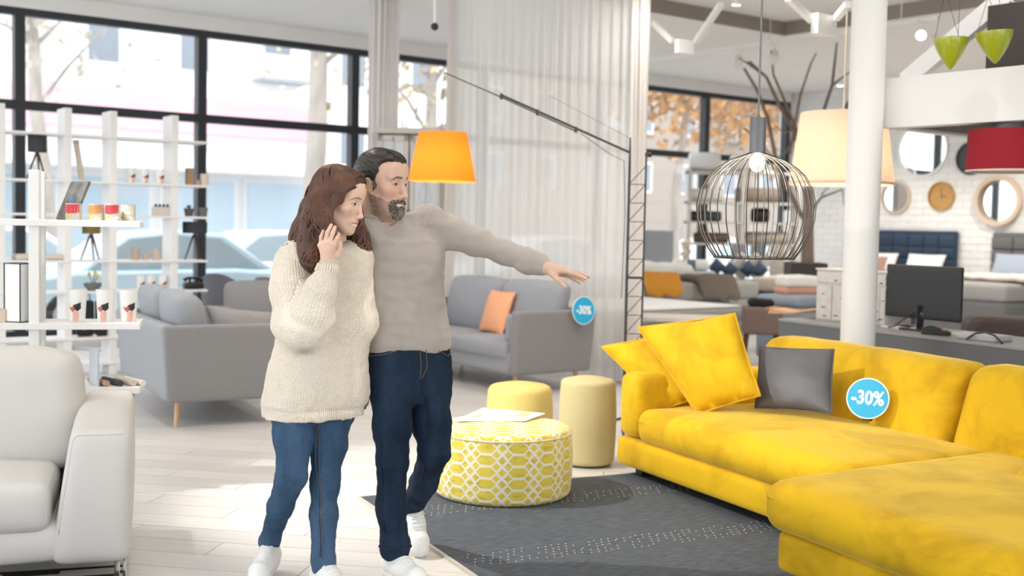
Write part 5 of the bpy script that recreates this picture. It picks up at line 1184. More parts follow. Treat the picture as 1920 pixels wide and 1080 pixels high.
# ---- tree in a planter
tp = P(1510, 505, 14.5); t = thing('display_tree', 'bare brown indoor tree in a dark planter reaching the ceiling', 'tree', (tp.x, tp.y, 0)); barkd = mat('dark_bark', (.22, .165, .13), .9, bump=.5, bscale=20, var=.2, vscale=10)
def tr(x, y, D=14.5): p = P(x, y, D); return (p.x - tp.x, p.y - tp.y, p.z)
zb_ = P(1508, 492, 14.5).z
MB().box((0, 0, zb_ / 2), (.44, .44, zb_)).build('planter', mat('dark_planter', (.05, .042, .038), .7), t, bevel=.01)
MB().tube([tr(1514, 500), tr(1515, 420), tr(1517, 330), tr(1512, 260)], [.082, .068, .055, .04], 10).build('trunk', barkd, t, smooth=60)
BR = [([(1514, 300), (1490, 250), (1462, 200), (1437, 145), (1405, 115)], .030), ([(1516, 330), (1530, 250), (1560, 160), (1566, 108), (1569, 80)], .026), ([(1437, 145), (1400, 118), (1385, 108)], .012), ([(1490, 260), (1470, 290), (1440, 300)], .016),
      ([(1517, 420), (1500, 400), (1470, 340), (1455, 300), (1440, 225), (1420, 170), (1395, 128)], .034), ([(1480, 290), (1500, 180), (1520, 120), (1530, 100)], .018), ([(1515, 300), (1480, 210), (1450, 140), (1446, 95)], .022), ([(1560, 160), (1600, 130)], .015), ([(1440, 148), (1400, 115)], .014),
      ([(1517, 400), (1540, 370), (1580, 355)], .020), ([(1580, 356), (1582, 385)], .008), ([(1495, 240), (1470, 250), (1450, 232)], .012), ([(1540, 365), (1560, 345)], .010), ([(1395, 240), (1420, 262), (1455, 300)], .014)]
for pts, r in BR: MB().tube([tr(*p) for p in pts], [1.05 * r * (1 - .55 * i / (len(pts) - 1)) for i in range(len(pts))], 7).build('branch', barkd, t, smooth=60)
MB().tube([tr(1598, 182, 14.3), tr(1560, 245, 14.3)], [.03, .018], 8).build('branch', barkd, t, smooth=60)
# ---- round mirrors and clock on the brick wall
def wall_pt(x, y):     # where the line of sight meets the brick wall
    r = ray(x, y); n = U; k = (wl(TB - .02, 0) - Vector((0, 0, CAM_H))).dot(n) / r.dot(n); return Vector((0, 0, CAM_H)) + r * k
def px_m(x, y): return (wall_pt(x, y) - Vector((0, 0, CAM_H))).length / F_PX * 1.06
silver = mat('mirror_silver', (.86, .88, .89), .03, 1.0)
def wall_round(name, label, cat, x, y, rx, frame_m, depth, rim, face_m, dial=False):
    c = wall_pt(x, y) - U * .004; r = rx * px_m(x, y); t = thing(name, label, cat, c); R = Matrix((N_IN, Vector((0, 0, 1)), -U)).transposed(); t.rotation_mode = 'QUATERNION'; t.rotation_quaternion = R.to_quaternion()
    MB().lathe([(r - rim, 0), (r, 0), (r, depth), (r - rim, depth), (r - rim, 0)], n=48, caps=False).build('frame', frame_m, t, smooth=40)
    MB().lathe([(1e-4, .004), (r - rim + .002, .004), (r - rim + .002, .008), (1e-4, .008)], n=48, caps=False).build('face' if dial else 'mirror_glass', face_m, t)
    if dial:
        for a, l in ((0, .6), (1.65, .45), (2.9, .2)): MB().bar((0, 0, .011), (math.sin(a) * r * l, math.cos(a) * r * l, .011), .012, .003).build('hand', mat('dark_hand', (.12, .07, .03), .5), t)
    return t
palewood = mat('pale_wood_frame', (.66, .52, .40), .6)
wall_round('wall_mirror', 'largest round frameless mirror half hidden by the platform', 'mirror', 1731, 280, 46, mat('silver_edge', (.7, .68, .66), .3, .6), .02, .03, silver)
wall_round('wall_mirror', 'small round mirror just right of the column', 'mirror', 1681, 370, 28, palewood, .04, .03, silver)
wall_round('wall_mirror', 'round mirror in a deep pale wood frame above the grey headboard', 'mirror', 1875, 377, 41, palewood, .10, .07, silver)
wall_round('wall_clock', 'round golden wood wall clock between two mirrors', 'clock', 1766, 368, 24, mat('golden_wood', (.50, .28, .09), .6, var=.15, vscale=15), .04, .02, mat('golden_wood', (.50, .28, .09), .6), True)
wall_round('wall_clock', 'black round wall clock half behind the red lamp', 'clock', 1822, 297, 27, mat('black_enamel', (.02, .02, .022), .3), .03, .02, mat('black_enamel', (.02, .02, .022), .3), True)
# ---- beds along the brick wall
def along_wall(x, y): return wall_pt(x, y)
def headboard(label, x0, x1, y0, y1, m, n_c, n_r, bedm, off=.0):
    a, b = along_wall(x0, y0), along_wall(x1, y0); zb = along_wall((x0 + x1) / 2, y1).z; w = (b - a).length; c = (a + b) / 2; t = thing('upholstered_bed', label, 'bed', Vector((c.x, c.y, 0)) - U * .06, ROT_U - PI / 2)
    h = c.z; MB().soft((0, -.0, h / 2), (w, .10, h), .025, 18).build('headboard', m, t, smooth=180); hb = t.children[0]
    for i in range(n_c):
        for j in range(n_r):
            x = -w / 2 + (i + .5 + (.0 if j % 2 else 0)) * w / n_c; z = h - .17 - j * .19
            MB().soft((x, -.062, z), (w / n_c - .008, .05, .185), .024, 8, puff=(0, .012, 0)).build('tuft', m, hb, smooth=180)
    MB().soft((0, -1.05, .33), (w - .04, 1.95, .52), .04, 16).build('base', m, t, smooth=180); MB().soft((0, -1.05, .71), (w - .06, 1.95, .24), .06, 16, puff=(0, 0, .02)).build('mattress', bedm, t, smooth=180)
    return t, w
tn, wn = headboard('navy tufted bed against the white brick wall', 1632, 1800, 432, 505, navy, 6, 3, linen_w)
tg, wg = headboard('charcoal tufted bed at the right end of the brick wall', 1868, 2040, 437, 505, mat('charcoal_fabric', (.14, .14, .145), .9, bump=.2, bscale=200), 4, 3, mat('mid_grey_bedding', (.30, .29, .285), .9))
def on_b(t, x, y, z): return t.location + Matrix.Rotation(t.rotation_euler.z, 3, 'Z') @ Vector((x, y, 0)) + Vector((0, 0, z))
def bed_pillow(label, t, x, y, z, w, h, m, seed, lean_=.45):
    d = h * math.sin(lean_); u = h * math.cos(lean_); cushion('cushion', label, [on_b(t, x - w / 2, y, z), on_b(t, x + w / 2, y, z), on_b(t, x + w / 2, y + d, z + u), on_b(t, x - w / 2, y + d, z + u)], .16, m, seed, .04, .006)
bed_pillow('white pillow on the navy bed beside the column', tn, -.35, -.42, .84, .62, .36, linen_w, 1); bed_pillow('white pillow on the navy bed above the monitor', tn, .48, -.42, .84, .66, .36, linen_w, 2)
bed_pillow('brown pillow on the navy bed beside the column', tn, -.30, -.70, .84, .55, .30, mat('cocoa_cotton', (.36, .22, .17), .9), 3)
bed_pillow('pale blue-grey pillow on the charcoal bed', tg, -.15, -.45, .84, .7, .42, mat('pale_blue_grey_cotton', (.36, .42, .50), .9), 4)
bed_pillow('white pillow behind the pale blue-grey one', tg, .35, -.30, .84, .7, .46, linen_w, 6)
draped('throw', 'cream throw hanging over the charcoal bed at the right edge', 'throw', on_b(tg, .25, -1.2, .865), tg.rotation_euler.z, (1.2, .8, .07), mat('cream_fleece', (.72, .64, .57), .95, bump=.3, bscale=30), 4, drop=.0)
q = P(1905, 600, 10.8); t = thing('footstool', 'dark brown round-edged footstool behind the counter', 'footstool', (q.x, q.y, 0), -.2); MB().soft((0, 0, .40), (.9, .5, .68), .10, 16).build('seat', mat('dark_brown_leather', (.055, .035, .028), .5), t, smooth=180)
for x in (-.3, .3):
    for y in (-.17, .17): MB().cyl((x, y, 0), (x, y, .08), .025, n=10).build('foot', walnut, t)
# ---- grey counter and what stands on it
ca, cb = G(1461, 597, .78), G(1920, 652, .78); cd = (cb - ca); cd.z = 0; cd.normalize(); cn = Vector((-cd.y, cd.x, 0)); crot = math.atan2(cd.y, cd.x)
if cn.y < 0: cn = -cn
def cp_(x, y, z=.0): return Vector((ca.x, ca.y, 0)) + cd * x + cn * y + Vector((0, 0, .78 + z))
counter = thing('service_counter', 'long slate grey counter behind the yellow sofa', 'counter', Vector((ca.x, ca.y, 0)), crot)
slate = mat('slate_laminate', (.125, .135, .145), .45)
MB().box((1.6, .012, .38), (3.2, .024, .76)).build('front_panel', slate, counter, bevel=.002); MB().box((.012, .33, .38), (.024, .6, .76)).build('side_panel', slate, counter, bevel=.002)
MB().box((1.6, .325, .77), (3.21, .66, .02)).build('worktop', mat('slate_top', (.30, .305, .31), .4), counter, bevel=.002); MB().box((1.6, .64, .38), (3.15, .02, .74)).build('back_panel', slate, counter); MB().box((3.19, .33, .38), (.024, .6, .76)).build('side_panel', slate, counter)
def cx_of(px_, y=.2, z=.0):
    lo, hi = -.5, 4
    for _ in range(40):
        m_ = (lo + hi) / 2; q = CAM_R.transposed() @ (cp_(m_, y, z) - Vector((0, 0, CAM_H)))
        if 960 + F_PX * q.x / -q.z < px_: lo = m_
        else: hi = m_
    return lo
# monitor seen from behind
mx0, mx1 = cx_of(1664, .3, .3), cx_of(1804, .3, .3); mc = (mx0 + mx1) / 2; t = thing('computer_monitor', 'black computer monitor seen from behind on the counter', 'monitor', cp_(mc, .3), crot)
gb = mat('monitor_black', (.02, .021, .022), .4); zc0, zc1 = .085, .475; wv = mx1 - mx0
MB().soft((0, 0, (zc0 + zc1) / 2), (wv, .035, zc1 - zc0), .010, 12).build('housing', gb, t, smooth=60); MB().box((0, .0185, (zc0 + zc1) / 2), (wv - .03, .002, zc1 - zc0 - .04)).build('screen', mat('dark_screen', (.01, .01, .012), .1), t)
MB().bar((.0, -.02, .19), (-.02, .0, .012), .05, .03).build('stand_neck', mat('gloss_black', (.015, .015, .017), .25), t, bevel=.006); MB().soft((-.02, .0, .008), (.26, .16, .014), .006, 10).build('stand_foot', mat('gloss_black', (.015, .015, .017), .25), t, smooth=60)
MB().box((.012, -.021, .125), (.045, .008, .022)).build('port_label', mat('deep_blue_plug', (.03, .09, .22), .4), t); MB().tube([(-.06, -.02, .13), (-.12, -.05, .08), (-.20, -.07, .02), (-.27, -.06, .006)], .005, 6).build('cable', ink, t)
t = thing('card_reader', 'black card terminal with coloured keys beside the monitor foot', 'card terminal', cp_(cx_of(1755, .14), .14), crot + .3); MB().prism([(-.09, .0), (.09, .0), (.09, .025), (-.05, .06), (-.09, .05)], -.045, .045, lambda p: (p[0], p[2], p[1])).build('body', gb, t, bevel=.004)
for k, c_ in enumerate(((.6, .08, .05), (.65, .5, .05), (.08, .35, .12))): MB().box((.06 + .0 * k, -.025 + k * .022, .039), (.016, .014, .008)).build('key', mat('key_%d' % k, c_, .5), t)
o = MB().soft((0, 0, .021), (.30, .20, .042), .012, 10).build('receipt_device', mat('silver_plastic', (.50, .50, .51), .35), None, smooth=60); o.location = cp_(cx_of(1845, .17), .17); o.rotation_euler.z = crot + .1; tag(o, 'flat silver device lying on the counter', 'device')
o = MB().tube([(-.14, 0, .006), (-.08, .01, .05), (.0, .015, .065), (.08, .01, .05), (.15, 0, .006)], .007, 8).build('black_cable', ink, None, smooth=60); o.location = cp_(cx_of(1845, .05), .045); o.rotation_euler.z = crot; tag(o, 'thick black cable looped over the silver device', 'cable')
for k, (x, y, w, col, lab) in enumerate(((1690, .35, .22, (.8, .8, .8), 'loose white papers on the counter left of the monitor foot'), (1710, .45, .16, (.62, .30, .25), 'red and white leaflet under the monitor'), (1830, .42, .30, (.72, .74, .70), 'pale green folder behind the monitor'))):
    o = MB().box((0, 0, .006), (w, .2, .012)).build('papers', mat('paper_%d' % k, col, .7), None); o.location = cp_(cx_of(x, y), y); o.rotation_euler.z = crot + .2 * k - .2; tag(o, lab, 'papers')
# distressed white chest on the counter
def chest(label, x0, x1, y):
    a, b = cx_of(x0, y), cx_of(x1, y); w = b - a; h = .40; t = thing('distressed_chest', label, 'chest', cp_((a + b) / 2, y + .12), crot); dm = mat('distressed_white_paint', (.62, .60, .57), .7, var=.10, vscale=14, bump=.3, bscale=25); dk = mat('dark_scuff', (.09, .075, .065), .8)
    MB().box((0, 0, h / 2), (w, .26, h)).build('carcass', dm, t, bevel=.004); MB().box((0, 0, h + .008), (w + .02, .28, .016)).build('top', dm, t, bevel=.004)
    MB().box((-w * .22, -.136, .15), (w * .44, .014, .27)).build('door', dm, t, bevel=.004); MB().box((w * .26, -.136, .15), (w * .44, .014, .27)).build('door', dm, t, bevel=.004); MB().box((0, -.136, .345), (w * .94, .014, .08)).build('drawer', dm, t, bevel=.004)
    rnd = random.Random(3)
    for k in range(7): MB().box((rnd.uniform(-w / 2, w / 2) * .95, -.1438, rnd.uniform(.03, .37)), (rnd.uniform(.01, .05), .0015, rnd.uniform(.004, .012))).build('scuff', dk, t)
chest('distressed white wooden chest on the counter left of the column', 1531, 1592, .22)
chest('distressed white wooden chest on the counter right of the column', 1640, 1662, .30)
t = thing('wooden_tray', 'curved raw wooden tray at the counter end', 'tray', cp_(cx_of(1485, .3), .36), crot); mb = MB(); n = 14; prof = [(-.28, .0), (-.25, .05), (0, .035), (.30, .085), (.33, .085), (.33, .07), (0, .015), (-.24, .0)]
mb.prism(prof, -.09, .09, lambda p: (p[0], p[2], p[1])); mb.build('board', mat('raw_wood', (.55, .34, .20), .7, var=.15, vscale=12), t, bevel=.01); MB().tube([(-.30, -.09, .03), (-.27, 0, .045), (-.29, .09, .03)], .022, 10).build('bark_edge', mat('raw_bark', (.30, .17, .10), .9), t, smooth=60)
# ================================================================ people
class Field:
    """distance field on a grid; shapes melt into each other; surface() gives one closed skin"""
    def __init__(s, lo, hi, h):
        s.lo = np.array(lo, float); s.h = h; n = np.ceil((np.array(hi) - s.lo) / h).astype(int) + 1
        s.d = np.full(n, .2, np.float32); s.ax = [s.lo[i] + h * np.arange(n[i]) for i in range(3)]
    def _put(s, fn, lo, hi, k, sub=False):
        m = k + 3 * s.h; i0 = np.maximum(np.floor((np.array(lo) - m - s.lo) / s.h).astype(int), 0); i1 = np.minimum(np.ceil((np.array(hi) + m - s.lo) / s.h).astype(int) + 1, s.d.shape)
        if np.any(i1 <= i0): return s
        sl = tuple(slice(a, b) for a, b in zip(i0, i1)); X = s.ax[0][sl[0]][:, None, None]; Y = s.ax[1][sl[1]][None, :, None]; Z = s.ax[2][sl[2]][None, None, :]
        d = fn(X, Y, Z).astype(np.float32); a = s.d[sl]
        if sub:
            d = -d; hh = np.maximum(k - np.abs(a - d), 0) / max(k, 1e-6); s.d[sl] = np.maximum(a, d) + hh * hh * k / 4
        else:
            hh = np.maximum(k - np.abs(a - d), 0) / max(k, 1e-6); s.d[sl] = np.minimum(a, d) - hh * hh * k / 4
        return s
    def cone(s, a, b, ra, rb=None, k=.02, flat=None, sub=False):
        a, b = np.array(a, float), np.array(b, float); rb = ra if rb is None else rb; ba = b - a; L2 = max(ba @ ba, 1e-12); r = max(ra, rb) * (1 if flat is None else max(1, flat[1]))
        def fn(X, Y, Z):
            px_, py, pz = X - a[0], Y - a[1], Z - a[2]; t = np.clip((px_ * ba[0] + py * ba[1] + pz * ba[2]) / L2, 0, 1); wx_, wy, wz = px_ - t * ba[0], py - t * ba[1], pz - t * ba[2]
            if flat is not None:
                n, q = np.array(flat[0], float), 1 / flat[1] - 1; dn_ = (wx_ * n[0] + wy * n[1] + wz * n[2]) * q; wx_, wy, wz = wx_ + n[0] * dn_, wy + n[1] * dn_, wz + n[2] * dn_
                return (np.sqrt(wx_ ** 2 + wy ** 2 + wz ** 2) - (ra + (rb - ra) * t)) * min(1, flat[1])
            return np.sqrt(wx_ ** 2 + wy ** 2 + wz ** 2) - (ra + (rb - ra) * t)
        return s._put(fn, np.minimum(a, b) - r, np.maximum(a, b) + r, k, sub)
    def chain(s, pts, rs, k=.02, **kw):
        for i in range(len(pts) - 1): s.cone(pts[i], pts[i + 1], rs[i], rs[i + 1], k, **kw)
        return s
    def ell(s, c, r, R=None, k=.02, sub=False):
        c = np.array(c, float); r = np.array(r if np.ndim(r) else (r, r, r), float); M_ = np.eye(3) if R is None else np.array(R); m = np.max(r)
        def fn(X, Y, Z):
            p = [X - c[0], Y - c[1], Z - c[2]]; q = [M_[0, i] * p[0] + M_[1, i] * p[1] + M_[2, i] * p[2] for i in range(3)]
            k0 = np.sqrt(sum((q[i] / r[i]) ** 2 for i in range(3))); k1 = np.sqrt(sum((q[i] / r[i] ** 2) ** 2 for i in range(3))) + 1e-9; return k0 * (k0 - 1) / k1
        return s._put(fn, c - m, c + m, k, sub)
    def loft(s, lv, yaw, k=.02, p=2.3):
        """stack of ellipses (z, cx, cy, half width, half depth) turned by yaw"""
        lv = sorted(lv); zs = np.array([l[0] for l in lv]); A = np.array(lv); cs, sn = math.cos(yaw), math.sin(yaw); r = A[:, 3].max() + .02
        def fn(X, Y, Z):
            z = np.clip(Z, zs[0], zs[-1]); cx_, cy, a, b = [np.interp(z, zs, A[:, i]) for i in (1, 2, 3, 4)]
            dx, dy = X - cx_, Y - cy; u = dx * cs + dy * sn; w = -dx * sn + dy * cs; rho = ((np.abs(u) / a) ** p + (np.abs(w) / b) ** p) ** (1 / p); d = (rho - 1) * np.minimum(a, b); e = np.maximum(zs[0] - Z, Z - zs[-1])
            return np.where(e > 0, np.sqrt(np.maximum(d, 0) ** 2 + e ** 2) + np.minimum(d, 0) * 0, np.maximum(d, e))
        return s._put(fn, (A[:, 1].min() - r, A[:, 2].min() - r, zs[0]), (A[:, 1].max() + r, A[:, 2].max() + r, zs[-1]), k)
    def sample(s, p):
        q = (np.asarray(p, float) - s.lo) / s.h; n = np.array(s.d.shape); q = np.clip(q, 0, n - 1.001); i = q.astype(int); f = q - i; i1 = np.minimum(i + 1, n - 1); v = 0
        for a in (0, 1):
            for b in (0, 1):
                for c in (0, 1):
                    w = (f[:, 0] if a else 1 - f[:, 0]) * (f[:, 1] if b else 1 - f[:, 1]) * (f[:, 2] if c else 1 - f[:, 2])
                    v = v + w * s.d[(i1 if a else i)[:, 0], (i1 if b else i)[:, 1], (i1 if c else i)[:, 2]]
        return v
    def grad(s, p):
        p = np.asarray(p, float); e = s.h; g = np.stack([s.sample(p + np.eye(3)[i] * e) - s.sample(p - np.eye(3)[i] * e) for i in range(3)], 1); return g / (np.linalg.norm(g, axis=1, keepdims=True) + 1e-9)
    def project(s, p, off=0.0, it=3):
        p = np.asarray(p, float)
        for _ in range(it): p = p - s.grad(p) * (s.sample(p) - off)[:, None] * .9
        return p
    def surface(s):
        d = s.d; n = d.shape; neg = d < 0; c = [sl for sl in ((slice(0, -1), slice(1, None)))]
        cnt = sum(neg[c[a], c[b], c[e]].astype(np.int8) for a in (0, 1) for b in (0, 1) for e in (0, 1)); act = (cnt > 0) & (cnt < 8); idx = np.argwhere(act); m = len(idx)
        num = np.full(act.shape, -1, np.int32); num[act] = np.arange(m); acc = np.zeros((m, 3)); w = np.zeros(m); C8 = [(a, b, e) for a in (0, 1) for b in (0, 1) for e in (0, 1)]
        val = {q: d[idx[:, 0] + q[0], idx[:, 1] + q[1], idx[:, 2] + q[2]] for q in C8}
        for q in C8:
            for ax in range(3):
                if q[ax]: continue
                r = list(q); r[ax] = 1; r = tuple(r); a, b = val[q], val[r]; x = (a < 0) != (b < 0); t = np.where(x, a / np.where(x, a - b, 1), 0); p = np.tile(np.array(q, float), (m, 1)); p[:, ax] += t; acc += p * x[:, None]; w += x
        V = s.lo + s.h * (idx + acc / w[:, None]); F = []
        for ax in range(3):
            a, b = (ax + 1) % 3, (ax + 2) % 3; s0 = [slice(None)] * 3; s1 = [slice(None)] * 3; s0[ax] = slice(0, -1); s1[ax] = slice(1, None)
            e = np.argwhere(neg[tuple(s0)] != neg[tuple(s1)]); e = e[(e[:, a] > 0) & (e[:, b] > 0) & (e[:, a] < n[a] - 1) & (e[:, b] < n[b] - 1)]; out = neg[tuple(s0)][e[:, 0], e[:, 1], e[:, 2]]; q = []
            for da, db in ((-1, -1), (0, -1), (0, 0), (-1, 0)):
                g = e.copy(); g[:, a] += da; g[:, b] += db; q.append(num[g[:, 0], g[:, 1], g[:, 2]])
            q = np.stack(q, 1); q[~out] = q[~out][:, ::-1]; F.append(q)
        return V, np.concatenate(F)
def np_mesh(name, V, Fq, attrs=None):
    me = bpy.data.meshes.new(name); me.vertices.add(len(V)); me.vertices.foreach_set('co', np.asarray(V, np.float32).ravel()); k = Fq.shape[1]
    me.loops.add(len(Fq) * k); me.loops.foreach_set('vertex_index', Fq.astype(np.int32).ravel()); me.polygons.add(len(Fq)); me.polygons.foreach_set('loop_start', np.arange(0, len(Fq) * k, k, dtype=np.int32)); me.polygons.foreach_set('loop_total', np.full(len(Fq), k, np.int32))
    me.update(calc_edges=True); me.validate(); me.shade_smooth()
    for nm, (kind, arr) in (attrs or {}).items():
        at = me.attributes.new(nm, kind, 'POINT'); at.data.foreach_set('color' if kind == 'FLOAT_COLOR' else 'vector', np.asarray(arr, np.float32).ravel())
    return me
def relax(V, Fq, it=2, lam=.5):
    e = np.concatenate([Fq[:, [i, (i + 1) % 4]] for i in range(4)])
    for _ in range(it):
        acc = np.zeros_like(V); c = np.zeros(len(V))
        for i in range(3): acc[:, i] = np.bincount(e[:, 0], V[e[:, 1], i], len(V)) + np.bincount(e[:, 1], V[e[:, 0], i], len(V))
        c = np.bincount(e[:, 0], minlength=len(V)) + np.bincount(e[:, 1], minlength=len(V)); V = V + lam * (acc / c[:, None] - V)
    return V
def vnoise(V, sc, seed=0.0):
    s_ = Vector((seed, seed * 1.7, seed * .3)); sc = np.ones(3) * sc; return np.array([mnoise.noise(Vector(v * sc) + s_) for v in V])
def fbox_(pts, pad): p = np.array([list(q) for q in pts]); return p.min(0) - pad, p.max(0) + pad

def skin_mat(name):
    m = mat(name, (.6, .4, .3), .5, vcol='tone', bump=.08, bscale=220, spec=.35); b = m.node_tree.nodes['Principled BSDF']; b.inputs['Subsurface Weight'].default_value = .12; b.inputs['Subsurface Radius'].default_value = (.012, .004, .002); b.inputs['Subsurface Scale'].default_value = .6; return m
def knit_mat(name, col, cu, cv, strength, dist, var=.06, vs=60.0, dark=.0):
    """ribbed knit: wales across u, stitches along v, on the garment's own coordinates"""
    m = bpy.data.materials.new(name); m.use_nodes = True; nt = m.node_tree; b = nt.nodes['Principled BSDF']; L = nt.links.new; b.inputs['Roughness'].default_value = .95; b.inputs['Specular IOR Level'].default_value = .15; b.inputs['Sheen Weight'].default_value = .25; b.inputs['Sheen Roughness'].default_value = .6
    a = nt.nodes.new('ShaderNodeAttribute'); a.attribute_name = 'knit'; sp = nt.nodes.new('ShaderNodeSeparateXYZ'); L(a.outputs['Vector'], sp.inputs[0])
    def M(op, x, y=None):
        n = nt.nodes.new('ShaderNodeMath'); n.operation = op
        for i, v in enumerate((x, y)):
            if v is None: continue
            if isinstance(v, (int, float)): n.inputs[i].default_value = v
            else: L(v, n.inputs[i])
        return n.outputs[0]
    su = M('ABSOLUTE', M('SINE', M('MULTIPLY', sp.outputs[0], PI / cu))); zz = M('MULTIPLY', M('ABSOLUTE', M('SUBTRACT', M('FRACT', M('DIVIDE', sp.outputs[0], cu)), .5)), 1.2)
    sv = M('ABSOLUTE', M('SINE', M('MULTIPLY', M('ADD', M('DIVIDE', sp.outputs[1], cv), zz), PI))); hgt = M('MULTIPLY', M('MULTIPLY', M('POWER', su, .6), M('ADD', .35, M('MULTIPLY', sv, .65))), sp.outputs[2])
    n = nt.nodes.new('ShaderNodeTexNoise'); n.inputs['Scale'].default_value = vs; n.inputs['Detail'].default_value = 4; L(a.outputs['Vector'], n.inputs['Vector'])
    mr = nt.nodes.new('ShaderNodeMapRange'); mr.inputs['From Min'].default_value = .3; mr.inputs['From Max'].default_value = .7; mr.inputs['To Min'].default_value = 1 - var; mr.inputs['To Max'].default_value = 1 + var; L(n.outputs['Fac'], mr.inputs['Value'])
    sc = nt.nodes.new('ShaderNodeVectorMath'); sc.operation = 'SCALE'; sc.inputs[0].default_value = col; L(mr.outputs[0], sc.inputs['Scale']); L(sc.outputs[0], b.inputs['Base Color'])
    bp = nt.nodes.new('ShaderNodeBump'); bp.inputs['Strength'].default_value = strength; bp.inputs['Distance'].default_value = dist; L(hgt, bp.inputs['Height']); L(bp.outputs[0], b.inputs['Normal']); return m
def denim_mat(name, col, fade):
    m = bpy.data.materials.new(name); m.use_nodes = True; nt = m.node_tree; b = nt.nodes['Principled BSDF']; L = nt.links.new; b.inputs['Roughness'].default_value = .9; b.inputs['Specular IOR Level'].default_value = .2
    tc = nt.nodes.new('ShaderNodeTexCoord'); mp = nt.nodes.new('ShaderNodeMapping'); mp.inputs['Scale'].default_value = (1, 1, .25); L(tc.outputs['Object'], mp.inputs[0])
    n1 = nt.nodes.new('ShaderNodeTexNoise'); n1.inputs['Scale'].default_value = 9; n1.inputs['Detail'].default_value = 3; L(mp.outputs[0], n1.inputs['Vector']); n2 = nt.nodes.new('ShaderNodeTexNoise'); n2.inputs['Scale'].default_value = 240; n2.inputs['Detail'].default_value = 2; L(mp.outputs[0], n2.inputs['Vector'])
    ad = nt.nodes.new('ShaderNodeMath'); ad.operation = 'MULTIPLY_ADD'; L(n2.outputs['Fac'], ad.inputs[0]); ad.inputs[1].default_value = .35; L(n1.outputs['Fac'], ad.inputs[2])
    cr = nt.nodes.new('ShaderNodeValToRGB'); cr.color_ramp.elements[0].position = .45; cr.color_ramp.elements[0].color = (*col, 1); cr.color_ramp.elements[1].position = .95; cr.color_ramp.elements[1].color = (*fade, 1); L(ad.outputs[0], cr.inputs[0]); L(cr.outputs[0], b.inputs['Base Color'])
    bp = nt.nodes.new('ShaderNodeBump'); bp.inputs['Strength'].default_value = .25; bp.inputs['Distance'].default_value = .003; L(n2.outputs['Fac'], bp.inputs['Height']); L(bp.outputs[0], b.inputs['Normal']); return m

